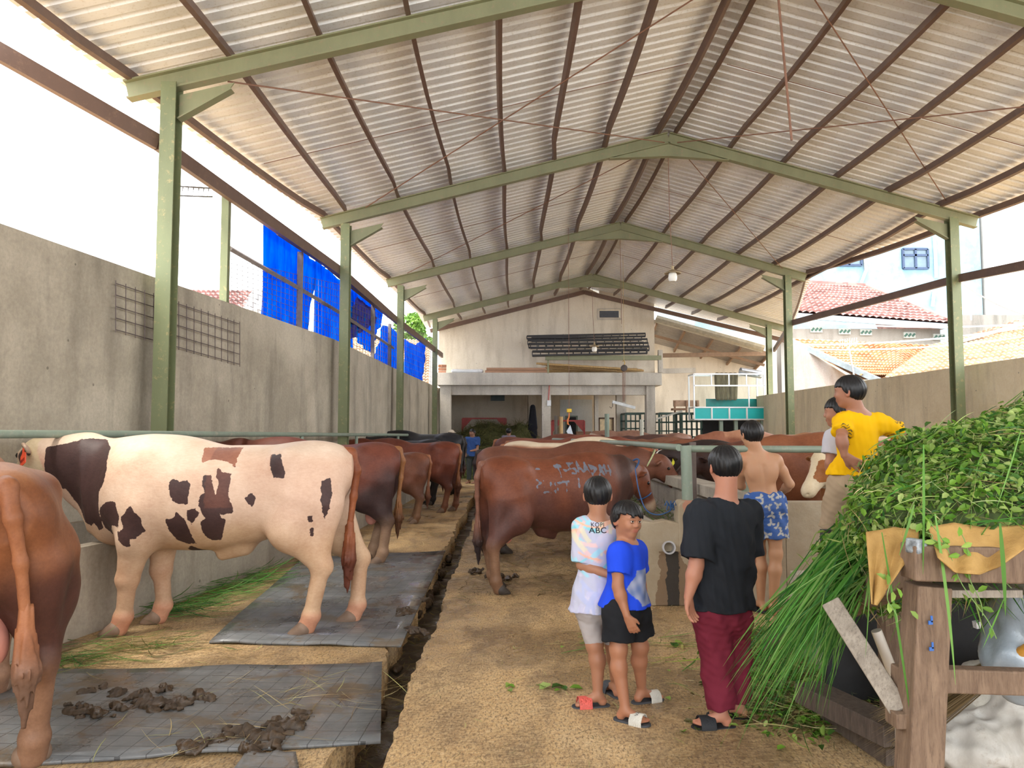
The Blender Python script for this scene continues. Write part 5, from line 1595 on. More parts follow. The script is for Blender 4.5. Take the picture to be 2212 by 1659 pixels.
cow((-2.3, 22.8, 0), math.radians(176), 'grey-black cow behind the large black one', 1.06, coat((.05, .045, .05)), 0.03, tail=.02, tailcol=(.04, .03, .03), group=LG, scrotum=False, name='cow')
# ---- centre row, facing the right trough
CG = 'cattle facing the right trough'
br = coat((.17, .052, .024), leg=(.22, .12, .07), dark=(.085, .036, .030), muzzle=(.5, .36, .25))
def br_f(X, Y, Z, hd, inh):
    c, c2, mark = br(X, Y, Z, hd, inh)
    w = (ss(X, .62, .95) * (1 - inh * .9) * ss(Z, .5, .8))[:, None] * .8; c = c * (1 - w) + np.array((.045, .028, .025)) * w
    # painted letters on the flank
    rs = random.Random(11); d = np.full(len(X), 9.0)
    def seg(ax, az, bx_, bz):
        e = np.array([bx_ - ax, bz - az]); wx, wz = X - ax, Z - az
        t = np.clip((wx * e[0] + wz * e[1]) / (e @ e + 1e-9), 0, 1)
        return np.hypot(wx - e[0] * t, Z - az - e[1] * t)
    G_ = {'S': [(1, 1, 0, .9), (0, .9, 0, .5), (0, .5, 1, .45), (1, .45, 1, 0), (1, 0, 0, 0)], 'A': [(0, 0, .5, 1), (.5, 1, 1, 0), (.2, .4, .8, .4)], 'D': [(0, 0, 0, 1), (0, 1, 1, .5), (1, .5, 0, 0)], 'H': [(0, 0, 0, 1), (1, 0, 1, 1), (0, .5, 1, .5)],
          'P': [(0, 0, 0, 1), (0, 1, 1, .8), (1, .8, 0, .5)], 'L': [(0, 1, 0, 0), (0, 0, 1, 0)], 'U': [(0, 1, 0, 0), (0, 0, 1, 0), (1, 0, 1, 1)], 'N': [(0, 0, 0, 1), (0, 1, 1, 0), (1, 0, 1, 1)], 'G': [(1, 1, 0, 1), (0, 1, 0, 0), (0, 0, 1, 0), (1, 0, 1, .5)], 'I': [(.5, 0, .5, 1)], '-': [(0, .5, 1, .5)], 'T': [(0, 1, 1, 1), (.5, 1, .5, 0)]}
    for txt, x0, z0, wd, ht, sp in (('-  T-SAADAH', -.42, 1.22, .070, .11, .098), ('PLNGT IWH I', -.42, 1.05, .06, .11, .088)):
        x = x0
        for ch in txt:
            for g in G_.get(ch, []):
                d = np.minimum(d, seg(x + g[0] * wd, z0 + g[1] * ht + .02 * math.sin(x * 9), x + g[2] * wd, z0 + g[3] * ht + .02 * math.sin(x * 9)))
            x += sp
    m2 = np.where((Y < .1), np.maximum(d - .0075, -.012) + .016 * snoise(X, Y, Z, 55, 9) + .008 * snoise(X, Y, Z, 9, 5), 9.0)
    return c, np.tile(np.array((.15, .16, .20)), (len(X), 1)), m2
cw, Hh, S_ = cow((.50, 8.25, 0), math.radians(27), 'large chestnut bull with worn painted letters on its flank, behind the two boys', .955, br_f, 0.0115, lx=.90,
    poll=(1.30, .0, 1.20), mdir=(.45, -.10, -.86), tail=.10, tailcol=(.20, .09, .06), switch=(.03, .02, .02), group=CG, hind=(.05, -.10), fore=(.0, .1), halter=M['bluerope'], hoofm='hoof_dk', name='chestnut_bull', cat='bull', hump=.0, scr_len=.0)
dkb = coat((.16, .06, .035), leg=(.05, .03, .025), dark=(.05, .03, .025))
cow((.62, 10.2, 0), math.radians(2), 'dark brown cow directly behind the painted chestnut bull, pale-rimmed ear', 1.0, dkb, 0.02, poll=(1.40, -.05, 1.22), mdir=(.7, -.1, -.7), tail=.1, tailcol=(.03, .02, .02), group=CG, hoofm='hoof_dk', fore=(-.12, .1), hind=(.1, -.1), halter=M['greenrope'])
cow((.95, 12.6, 0), math.radians(0), 'reddish cow with a cream stripe along its back', 1.03, coat((.30, .10, .05), back=(.72, .60, .44), leg=(.3, .2, .12)), 0.022, poll=(1.36, 0, 1.25), tail=.05, horns=.12, group=CG)
cow((1.05, 14.9, 0), math.radians(-2), 'chestnut cow behind the one with the cream stripe', 1.05, coat((.24, .08, .05)), 0.026, poll=(1.34, 0, 1.30), tail=.05, group=CG)
cow((.80, 17.2, 0), math.radians(2), 'dark chestnut cow, last of the row facing the right trough', 1.06, coat((.17, .06, .04)), 0.03, poll=(1.34, 0, 1.2), tail=.05, group=CG)
cow((-.05, 19.5, 0), math.radians(80), 'brown cow lying down at the far end of the drain', .95, coat((.17, .06, .04)), 0.03, poll=(1.2, 0, 1.3), tail=.0, group='lying cattle', lie=.50, scrotum=False)
# ---- right pen, facing left over the trough wall
RG = 'cattle in the right pen facing the trough'
cow((4.42, 8.35, 0), math.radians(180), 'orange-brown bull with a white face and brown eye patch, behind the low wall', 1.0,
    None or (lambda X, Y, Z, hd, inh: (lambda c: (c[0], np.tile(np.array((.70, .58, .40)), (len(X), 1)), np.where(inh & (hd[:, 0] > -.05), np.maximum(-(hd[:, 0] - .0) , .105 - np.hypot((hd[:, 0] - .17) * .75, hd[:, 2] + .01) - 9 * (np.abs(hd[:, 1]) < .04)), 1.0)))(coat((.30, .11, .035))(X, Y, Z, hd, inh))),
    0.0135, poll=(1.02, .12, 1.33), mdir=(.62, .30, -.74), tail=.0, group=RG, name='white_faced_bull', cat='bull', eartag=None)
cow((3.85, 10.3, 0), math.radians(182), 'dark brown-black cow in the pen, its flank between the rail post and the boys', 1.02, coat((.05, .025, .02), back=(.16, .06, .04)), 0.02, poll=(1.30, 0, 1.25), tail=.0, group=RG, fat=1.05)
cow((3.72, 12.4, 0), math.radians(178), 'near-black cow with a thin white blaze, head over the trough wall', 1.0, coat((.035, .022, .02), blaze=.012), 0.018, poll=(1.26, .12, 1.22), mdir=(.55, .45, -.7), tail=.0, group=RG, eartag=(1, M['tagyel']), halter=M['bluerope'])
cow((3.75, 13.9, 0), math.radians(182), 'red-brown cow with a pale horn stub, between the blazed and tan cows', 1.0, coat((.24, .09, .05), face=(.26, .11, .06), muzzle=(.4, .25, .18)), 0.02, poll=(1.36, .05, 1.25), mdir=(.6, .45, -.75), tail=.0, group=RG, eartag=(1, M['tagyel']), horns=.08, halter=M['greenrope'])
cow((3.80, 15.8, 0), math.radians(180), 'tan-headed cow, farthest of the three heads over the trough wall', 1.02, coat((.22, .10, .06), face=(.38, .22, .13)), 0.022, poll=(1.38, .05, 1.27), mdir=(.55, .45, -.75), tail=.0, group=RG, eartag=(1, M['tagyel']), horns=.06)
cow((3.95, 18.2, 0), math.radians(180), 'dark cow farther back, showing between the trough heads', 1.05, coat((.10, .05, .04)), 0.028, poll=(1.38, 0, 1.3), tail=.0, group=RG)
cow((3.90, 21.0, 0), math.radians(184), 'cow with a pale muzzle and black ear, near the far end of the rail', 1.12, coat((.25, .13, .09), face=(.6, .5, .4)), 0.03, poll=(1.35, .0, 1.38), mdir=(.5, .5, -.6), tail=.0, group=RG, eartag=(1, M['tagred']))
cow((4.45, 9.42, 0), math.radians(172), 'brown cow whose back shows beyond the shirtless boy', 1.08, coat((.24, .085, .04)), 0.022, poll=(1.3, 0, 1.3), tail=.0, group=RG)
cow((6.3, 13.2, 0), math.radians(170), 'pale tan cow farther right in the pen', 1.1, coat((.40, .19, .09), back=(.6, .4, .25)), 0.026, poll=(1.3, 0, 1.3), tail=.0, group=RG)
cow((5.4, 15.6, 0), math.radians(178), 'long-backed reddish cow in the second rank of the pen', 1.12, coat((.30, .12, .07), back=(.45, .22, .13)), 0.028, poll=(1.3, 0, 1.3), tail=.0, group=RG)
# ================================================================== PEOPLE
def attr_mat(name, rough, sss=0.0, bump=0.1, bscale=200, sheen=0.0, var=0.2, vscale=5.0, spec=0.4):
    t = NT(name)
    c = t.attr('Col')
    c = t.mix(var, c, t.ramp(t.noise(vscale, 5, 0.6), [(0.3, 0.25), (0.7, 0.75)]), 'SOFT_LIGHT')
    t.set(Base_Color=c, Roughness=rough, Specular_IOR_Level=spec)
    if sss: t.set(Subsurface_Weight=sss, Subsurface_Scale=0.02); t.p.inputs['Subsurface Radius'].default_value = (1, .35, .2)
    if sheen: t.set(Sheen_Weight=sheen)
    t.bump(t.noise(bscale, 3, 0.6), bump, 0.002)
    return t.m
M['skin'] = attr_mat('warm_skin', 0.5, 0.12, 0.06, 120)
M['cloth'] = attr_mat('soft_cloth', 0.85, 0, 0.15, 300, 0.0, 0.12, 9.0, 0.15)
def hair_mat():
    t = NT('black_hair')
    n = t.noise(90, 3, 0.6, t.mapping((1, 1, 0.15)))
    t.set(Base_Color=t.ramp(n, [(0.3, (0.004, 0.004, 0.005)), (0.7, (0.012, 0.012, 0.014))]), Roughness=0.42, Specular_IOR_Level=0.35)
    t.bump(n, 0.5, 0.004); return t.m
M['hair'] = hair_mat()
M['eyewhite'] = simple('eye_white', (0.65, 0.62, 0.58), 0.2, var=0.02, bump=0)
M['sole'] = simple('dark_grey_foam', (0.045, 0.05, 0.06), 0.7)
M['sole_bl'] = simple('black_foam', (0.015, 0.017, 0.022), 0.7)
M['strapwhite'] = simple('worn_white_strap', (0.60, 0.58, 0.52), 0.6)
M['strapred'] = simple('red_toe_strap', (0.60, 0.10, 0.08), 0.6, var=0.3, scale=30)

def nv(v):
    v = np.asarray(v, float); return v / (np.linalg.norm(v) + 1e-9)
def A_(p): return np.array(p, float)

def hand(F, w, d, pn, side, s=1.0, curl=0.5, spread=0.15, thumb=1):
    """palm, four fingers and thumb; d along the hand, pn out of the palm, side towards the thumb"""
    d = nv(d); pn = nv(A_(pn) - d * np.dot(pn, d)); sd = nv(np.cross(pn, d)) 
    if np.dot(sd, side) < 0: sd = -sd
    w = A_(w)
    F.cone(w, w + d * .03 * s, .017 * s, .022 * s, .012 * s, sq=(pn, .7))
    for o in (-.019, -.006, .007, .020):
        F.cone(w + d * .02 * s + sd * o * .7 * s, w + d * .068 * s + sd * o * s, .0125 * s, .0105 * s, .008 * s)
    for o, L, in ((.022, .90), (.0075, 1.0), (-.0075, .93), (-.022, .74)):
        b = w + d * .068 * s + sd * o * s
        dd = nv(d + sd * o * spread * 28)
        p = b; L1, L2, L3 = .026 * L * s, .019 * L * s, .014 * L * s; ang = curl * .5
        for q, (l, r1, r2) in enumerate(((L1, .0088, .0080), (L2, .0080, .0073), (L3, .0073, .0060))):
            v = nv(dd * math.cos(ang) + pn * math.sin(ang)); e = p + v * l
            F.cone(p, e, r1 * s, r2 * s, .0035 * s); p = e; ang += curl * .75
    b = w + d * .022 * s + sd * .016 * s
    v = nv(d * .75 + sd * .62 + pn * .25); e = b + v * .032 * s
    F.cone(b, e, .013 * s, .0098 * s, .008 * s)
    v2 = nv(d * .95 + sd * .22 + pn * .25); F.cone(e, e + v2 * .028 * s, .0095 * s, .0072 * s, .004 * s)

def person(label, J, skin=(.40, .20, .12), s=1.0, h=.0055, back=True, fh=None, hair='short', shirt=None, legs=None, hands=None, feet=None, girth=1.0, face=False, cap=None, group=None, tilt=(0, 0, 1)):
    J = {k: A_(v) for k, v in J.items()}
    z = np.array([0, 0, 1.0])
    r = nv((J['shR'] - J['shL']) * [1, 1, 0]); f = np.cross(z, r)        # f is away from the camera when r runs to photo right
    if not back: pass
    base = (J['anL'] + J['anR']) / 2
    t_ = empty('person', (base[0], base[1], min(J['anL'][2], J['anR'][2]) - .07 * s), label, 'person', group)
    allp = np.array(list(J.values()))
    lo = allp.min(0) - .24; hi = allp.max(0) + .24; lo[2] = allp[:, 2].min() - .10
    sh = (J['shL'] + J['shR']) / 2; hp = (J['hipL'] + J['hipR']) / 2
    wS = np.linalg.norm((J['shR'] - J['shL'])) / 2; wH = max(.075 * s, np.linalg.norm(J['hipR'] - J['hipL']) / 2 + .035 * s)
    up = nv(sh - hp)
    R = np.stack([r, nv(np.cross(up, r)), up], 1); fw = R[:, 1]
    H_ = np.linalg.norm(sh - hp)
    def torso(F, g, k, cuts=None, low=True):
        F.ell(sh - up * .10 * H_ / .42, (wS * .93 + g, (.092 * s * girth + g), .17 * H_ / .42 + g), k, R, cuts)
        F.cone(J['shL'] * .93 + J['shR'] * .07 - up * .015, J['shR'] * .93 + J['shL'] * .07 - up * .015, .050 * s + g, .050 * s + g, .05, cuts)
        F.ell(hp + up * .48 * H_, (wS * .78 * (.5 + girth / 2) + g, .082 * s * girth + g, .17 * H_ / .42 + g), k, R, cuts)
        if low: F.ell(hp + up * .03, (wH + .012 * s + g, .095 * s * girth + g, .13 * s + g), k, R, cuts)
    F = Field(lo, hi, h)
    torso(F, 0, .05)
    # buttocks sit on the side opposite to the chest
    chest = fw if back else -fw
    for q in ('hipL', 'hipR'): F.ell(J[q] - chest * .035 * s - up * .02, (.072 * s, .07 * s, .08 * s), .05)
    if shirt is None:
        F.cone(hp + up * .12 - chest * (.088 * s * girth), sh - up * .05 - chest * (.098 * s * girth), .008, .010, .03, op='cutout')
        for q, sg in (('shL', 1), ('shR', -1)):
            F.ell(J[q] + r * sg * .055 * s - up * .10 - chest * .055 * s, (.05, .035, .075), .04, R)
    hd = J['head']; fd = nv(fh) if fh is not None else (chest)
    u2 = nv(A_(tilt)); fd = nv(fd - u2 * np.dot(fd, u2)); sd = np.cross(fd, u2)
    RH = np.stack([sd, fd, u2], 1); Hh = lambda a, b, c: hd + (sd * a + fd * b + u2 * c) * s
    F.cone(sh - up * .005 + fw * 0, Hh(0, -.022, -.065), .062 * s * (.6 + girth * .4), .050 * s * (.6 + girth * .4), .04)
    for q in ('shL', 'shR'): F.cone(sh + up * .035, J[q], .035 * s, .045 * s, .05)
    F.ell(Hh(0, 0, .012), (.074 * s, .088 * s, .084 * s), .02, RH)
    F.ell(Hh(0, .018, -.042), (.060 * s * (.8 + .2 * girth), .066 * s, .060 * s), .03, RH)
    F.ell(Hh(0, .055, -.085), (.026 * s, .022 * s, .020 * s), .03, RH)
    F.ell(Hh(0, .052, .02), (.055 * s, .035 * s, .05 * s), .03, RH)
    F.cone(Hh(0, .083, .0), Hh(0, .096, -.026), .009 * s, .0115 * s, .014)
    for a in (-1, 1):
        F.ell(Hh(.010 * a, .093, -.030), (.0075 * s, .008 * s, .006 * s), .008, RH)
        F.ell(Hh(.034 * a, .062, -.032), (.024 * s, .022 * s, .024 * s), .02, RH)
        F.ell(Hh(.029 * a, .087, -.001), (.019 * s, .012 * s, .010 * s), .010, RH, op='cutout')
        F.ell(Hh(.029 * a, .078, -.001), (.016 * s, .013 * s, .012 * s), .004, RH)
        F.cone(Hh(.014 * a, .088, .017), Hh(.044 * a, .077, .020), .006 * s, .005 * s, .012)
        Re = RH @ np.array(Euler((0, 0, .45 * a)).to_matrix())
        F.ell(Hh(.080 * a, -.010, -.012), (.010 * s, .019 * s, .031 * s), .006, Re)
        F.ell(Hh(.090 * a, -.008, -.008), (.006 * s, .011 * s, .018 * s), .004, Re, op='cutout')
    F.cone(Hh(-.018, .083, -.054), Hh(.018, .083, -.054), .0065 * s, .0065 * s, .006).cone(Hh(-.014, .082, -.064), Hh(.014, .082, -.064), .0075 * s, .0075 * s, .006)
    F.cone(Hh(-.02, .093, -.059), Hh(.02, .093, -.059), .0018, .0018, .003, op='cutout')
    # limbs
    ar = .5 + girth / 2
    for q in 'LR':
        S_, E, Wr = J['sh' + q], J['el' + q], J['wr' + q]
        F.cone(S_, E, .047 * s * ar, .034 * s * ar, .03)
        F.ell((S_ * .55 + E * .45), (.040 * s * ar,) * 3, .03)
        m_ = E * .7 + Wr * .3
        F.cone(E, m_, .034 * s * ar, .036 * s * ar, .02).cone(m_, Wr, .036 * s * ar, .021 * s * ar, .02)
        Hp, K, An = J['hip' + q], J['kn' + q], J['an' + q]
        F.cone(Hp, K, .078 * s * ar, .047 * s * ar, .04)
        F.ell(K, (.047 * s * ar,) * 3, .03)
        c_ = K * .68 + An * .32; dn = nv(An - K)
        bk = -chest if np.dot(chest, chest) else 0
        fdv = feet[q][0] if feet and feet.get(q) else chest
        fdv = nv(A_(fdv) * [1, 1, 0])
        F.cone(K, c_ - fdv * .012 * s, .044 * s * ar, .048 * s * ar, .03).cone(c_ - fdv * .012 * s, An, .048 * s * ar, .029 * s * ar, .03)
        if feet and feet.get(q):
            o = An - z * .04 * s
            F.ell(o - fdv * .028 * s - z * .010 * s, (.027 * s, .027 * s, .030 * s), .03)
            F.cone(An - z * .02 * s, o + fdv * .10 * s - z * .008 * s, .030 * s, .020 * s, .02)
            sdv = np.cross(z, fdv)
            F.cone(o + fdv * .09 * s + sdv * .022 * s - z * .010 * s, o + fdv * .10 * s - sdv * .022 * s - z * .010 * s, .018 * s, .018 * s, .02)
            inner = 1 if q == 'L' else -1
            if np.dot(sdv, r) < 0: inner = -inner
            for i, (oo, L, rr) in enumerate(((.028, .138, .0125), (.012, .140, .0085), (-.001, .134, .008), (-.013, .126, .0075), (-.025, .115, .007))):
                a = o + fdv * (L - .035) * s + sdv * oo * -inner * s * -1 - z * .014 * s
                F.cone(a, a + fdv * .030 * s - z * .003, rr * s, rr * s, .004)
        if hands and hands.get(q):
            hd_ = dict(hands[q]); hand(F, Wr, hd_.pop('d'), hd_.pop('pn'), hd_.pop('side'), s=hd_.pop('s', s * 1.02), **hd_)
    V, Fc = F.mesh()
    q = (V - hd) @ RH / s
    n = len(V); col = np.tile(np.array(skin), (n, 1))
    def mixc(c2, w):
        nonlocal col
        col = col * (1 - w[:, None]) + np.array(c2) * w[:, None]
    fr = q[:, 1] > .045
    mixc((.36, .10, .08), np.where(fr & (np.abs(q[:, 2] + .059) < .013) & (np.abs(q[:, 0]) < .026), .75, 0) * np.clip(1 - (np.hypot(q[:, 0] / .026, (q[:, 2] + .059) / .013)) ** 4, 0, 1))
    for a in (-1, 1):
        bz = q[:, 2] - (.024 - .25 * np.maximum(0, a * q[:, 0] - .034))
        mixc((.02, .012, .01), np.where(fr & (a * q[:, 0] > .013) & (a * q[:, 0] < .047) & (np.abs(bz) < .0042), .8, 0))
        mixc((skin[0] * .62, skin[1] * .5, skin[2] * .5), np.where(fr, np.clip(1.2 - np.hypot((q[:, 0] - .03 * a) / .026, (q[:, 2] + .003) / .016), 0, 1) * .35, 0))
    mixc((skin[0] * 1.15, skin[1] * .8, skin[2] * .75), np.where(q[:, 2] > -.2, np.clip(1 - np.abs(np.abs(q[:, 0]) - .088) / .02, 0, 1) * .4, 0))
    for qn in 'LR':
        d_ = np.linalg.norm(V - J['el' + qn], axis=1); mixc((skin[0] * .75, skin[1] * .7, skin[2] * .7), np.clip(1 - d_ / (.06 * s), 0, 1) * .4)
        mixc((skin[0] * 1.3, skin[1] * 1.15, skin[2] * 1.1), (V[:, 2] < J['an' + qn][2] - .035 * s) * (np.linalg.norm(V - J['an' + qn], axis=1) < .22) * .35)
    body = mesh_obj('body', V, Fc, M['skin'], t_, smooth=True, attrs={'Col': np.clip(col, 0, 1)})
    if face:
        for a in (-1, 1):
            c = Hh(.029 * a, .0795, -.001)
            MB().lathe(c, [(.001, -.0145 * s), (.009 * s, -.011 * s), (.0142 * s, 0), (.009 * s, .011 * s), (.001, .0145 * s)], 16, Vector(fd)).build('eye', M['eyewhite'], t_, smooth=True)
            ce = c + (fd * .0125 + sd * .003) * s
            e_ = t_.children[-1]
            MB().lathe(ce, [(.0002, -.001), (.0064 * s, -.0008), (.0050 * s, .0016 * s), (.0002, .0024 * s)], 14, Vector(nv(fd + sd * .1))).build('iris', M['eye'], e_, smooth=True)
            fl_ = Field(c - .03, c + .03, .0016)
            fl_.ell(c + (fd * -.0) * s, (.0172 * s, .0162 * s, .0158 * s), 0, RH, cuts=[((-u2).tolist(), -float(np.dot(u2, c + u2 * .0022 * s)))])
            fl_.ell(c, (.0172 * s, .0158 * s, .0156 * s), 0, RH, cuts=[((u2).tolist(), float(np.dot(u2, c - u2 * .0062 * s)))])
            v_, q_ = fl_.mesh(); nn = len(v_)
            cc_ = np.tile(np.array(skin) * .72, (nn, 1)); zz = (v_ - c) @ u2 / s
            cc_[(np.abs(zz - .0026) < .0012)] = (.03, .015, .012)
            mesh_obj('eyelid', v_, q_, M['skin'], t_, smooth=True, attrs={'Col': cc_})
    # hair
    if hair:
        hh = .0042 if h < .008 else h
        Fh = Field(hd - .15, hd + .15, hh)
        thick = dict(short=.016, full=.021, crop=.015)[hair]
        Fh.ell(Hh(0, -.003, .016), (.074 * s + thick, .088 * s + thick, .084 * s + thick), 0, RH)
        x, y, zg = Fh.grid((slice(None),) * 3)
        lx = ((x - hd[0]) * sd[0] + (y - hd[1]) * sd[1] + (zg - hd[2]) * sd[2]) / s
        ly = ((x - hd[0]) * fd[0] + (y - hd[1]) * fd[1] + (zg - hd[2]) * fd[2]) / s
        lz = ((x - hd[0]) * u2[0] + (y - hd[1]) * u2[1] + (zg - hd[2]) * u2[2]) / s
        # lower edge of the hair: forehead high, temples, around the ears, nape low
        edge_ = np.where(ly > .035, .030 + .35 * (ly - .035) * 0, np.where(ly > .0, .030 - (.035 - ly) * 1.3, -.015 - (0 - ly) * .95))
        edge_ = np.maximum(edge_, -.078)
        if hair == 'full': edge_ = np.where(ly > .02, .030 + .006 * np.sin(lx * 110 + 1.0) + .12 * lx + .005 * np.sin(lx * 330), edge_)
        edge_ = edge_ + .004 * np.sin(lx * 260 + ly * 90)
        ang = np.arctan2(lx, -ly + .02 * 0)
        Fh.D = Fh.D + (.0007 * np.sin(ang * 60 + 9 * lz * 10) + .0016 * snoise(x, y, zg, 60, 3) + .0012 * np.sin(ang * 23 + 40 * lz)) * s
        Fh.D = np.maximum(Fh.D, (edge_ - lz) * s * .8).astype(np.float32)
        Fh.D = np.maximum(Fh.D, -(np.sqrt((lx / .066) ** 2 + ((ly) / .078) ** 2 + ((lz - .01) / .075) ** 2) - 1) * .06 * s).astype(np.float32)
        v, q2 = Fh.mesh(); mesh_obj('hair', v, q2, M['hair'], t_, smooth=True)
    if cap:
        Fc_ = Field(hd - .17, hd + .17, .008)
        Fc_.ell(Hh(0, 0, .03), (.092 * s, .105 * s, .09 * s), 0, RH, cuts=[((-u2).tolist(), -float(np.dot(u2, Hh(0, 0, .035))))])
        Fc_.ell(Hh(0, .10, .035), (.065 * s, .08 * s, .010 * s), .01, RH)
        v, q2 = Fc_.mesh(); mesh_obj('cap', v, q2, cap, t_, smooth=True)
    # shirt
    if shirt:
        g = shirt.get('g', .014); hem = shirt['hem']
        Fs = Field(lo, hi, min(h, .006))
        cuts = [((0, 0, -1.0), -hem)]
        torso(Fs, g, .06, cuts)
        hc = hp.copy(); hc[2] = hem
        Fs.cone(hp + up * .18 * H_ / .42, hc, (wS * .80 + g) * (.5 + .5 * shirt.get('flare', 1.0)), (wH + .050 * s + g) * shirt.get('flare', 1.0), .05, cuts + [], sq=(fw, .86))
        for q in 'LR':
            S_, E = J['sh' + q], J['el' + q]
            tt = shirt.get('sleeve', {}).get(q, .62) if isinstance(shirt.get('sleeve'), dict) else shirt.get('sleeve', .62)
            e = S_ + (E - S_) * tt
            Fs.cone(S_ + up * .002, e, .052 * s * ar + g * .8, .046 * s * ar + g * 1.3, .035, flat=True)
            if tt > 1: Fs.cone(E, E + (J['wr' + q] - E) * (tt - 1), .046 * s * ar + g, .034 * s + g, .03, flat=True)
        wr = shirt.get('wrinkle', .006)
        sx = shirt.get('fold', (1, .3))
        def wf(x, y, zz):
            a = (x - sh[0]) * r[0] + (y - sh[1]) * r[1]
            return wr * (1.0 * snoise(x, y, zz * .6, 42, 5) + .5 * snoise(x, y, zz, 85, 6) + .7 * np.sin((a * sx[0] + (zz - sh[2]) * sx[1]) * 46 + 2.5 * snoise(x, y, zz, 7, 8)) * np.clip((sh[2] - zz) * 3 + .1, 0, 1))
        Fs.warp(wf)
        Fs.D = np.maximum(Fs.D, hem - Fs.ax[2][None, None, :] + .004 * np.sin(Fs.ax[0] * 30)[:, None, None]).astype(np.float32)
        nt = nv(hd - sh); Fs.cone(sh + up * .035, sh + up * .035 + nt * .2, .058 * s * (.6 + girth * .4), .12 * s, .01, op='cutout')
        v, q2 = Fs.mesh()
        c = shirt['col'](v, (v - sh) @ r, (v - sh) @ fw, v[:, 2] - sh[2]) if callable(shirt['col']) else np.tile(np.array(shirt['col']), (len(v), 1))
        so = mesh_obj('shirt', v, q2, shirt.get('mat', M['cloth']), t_, smooth=True, attrs={'Col': c})
        t_['_sh'] = 1
    else: so = None
    if legs:
        g = legs.get('g', .016); Fl = Field(lo, hi, min(h, .006))
        wz = legs['waist']
        cuts = [((0, 0, 1.0), wz)]
        Fl.ell(hp + up * .02, (wH + .012 * s + g, .100 * s * girth + g, .15 * s + g), .05, R, cuts)
        for q in ('hipL', 'hipR'): Fl.ell(J[q] - chest * .035 * s - up * .02, (.074 * s + g, .072 * s + g, .085 * s + g), .05, cuts=cuts)
        for q in 'LR':
            Hp, K, An = J['hip' + q], J['kn' + q], J['an' + q]
            L = legs['len'][q] if isinstance(legs['len'], dict) else legs['len']
            if L <= 1:
                e = Hp + (K - Hp) * L
                Fl.cone(Hp, e, .084 * s * ar + g, (.078 - .028 * L) * s * ar + g * legs.get('wide', 1.6), .02, flat=True)
            else:
                Fl.cone(Hp, K, .084 * s * ar + g, .058 * s * ar + g, .02)
                e = K + (An - K) * (L - 1)
                Fl.cone(K, e, .058 * s * ar + g, .048 * s * ar + g, .03, flat=True)
        Fl.warp(lambda x, y, zz: legs.get('wrinkle', .004) * (snoise(x, y, zz * .5, 40, 15) + .6 * snoise(x, y, zz, 80, 17) + .6 * np.sin(zz * 30 + x * 55 + 2.5 * snoise(x, y, zz, 8, 3))))
        v, q2 = Fl.mesh()
        c = legs['col'](v, (v - hp) @ r, (v - hp) @ fw, v[:, 2] - hp[2]) if callable(legs['col']) else np.tile(np.array(legs['col']), (len(v), 1))
        mesh_obj(legs.get('name', 'shorts'), v, q2, M['cloth'], t_, smooth=True, attrs={'Col': c})
    # sandals
    if feet:
        for q in 'LR':
            if not feet.get(q) or len(feet[q]) < 2 or feet[q][1] is None: continue
            fdv = nv(A_(feet[q][0]) * [1, 1, 0]); sm, stm, txt = (list(feet[q][1:]) + [None] * 3)[:3]
            sdv = np.cross(z, fdv); An = J['an' + q]; zb = An[2] - .074 * s
            ff = Field(An - .25, An + .25, .004)
            o = np.array([An[0], An[1], zb - .004])
            Fz = [((0, 0, 1.0), float(zb + .004)), ((0, 0, -1.0), float(-(zb - .020)))]
            ff.cone(o - fdv * .040 * s, o + fdv * .115 * s, .036 * s, .046 * s, .0, cuts=Fz)
            v, q2 = ff.mesh(); so_ = mesh_obj('sandal', v, q2, sm, t_, smooth=True)
            if stm is None: continue
            fs = Field(An - .25, An + .25, .0035)
            c = o + fdv * .085 * s
            Rf = np.stack([sdv, fdv, z], 1)
            fs.ell(c + z * .004, (.053 * s, .40, .058 * s), 0, Rf, cuts=[(fdv.tolist(), float(np.dot(fdv, c + fdv * .038 * s))), ((-fdv).tolist(), float(-np.dot(fdv, c - fdv * .044 * s))), ((0, 0, -1.0), float(-(zb - .012)))])
            fs.ell(c + z * .004, (.0485 * s, .5, .0535 * s), 0, Rf, op='cutout')
            v, q2 = fs.mesh(); st = mesh_obj('strap', v, q2, stm, so_, smooth=True)
            if txt:
                text_on(txt, st, c + fdv * 0 + z * .06, Vector(np.cross(z, fdv)), Vector(-fdv), .030 * s, M['ink'], so_, Vector((0, 0, -1)), .0012)
    return t_, so

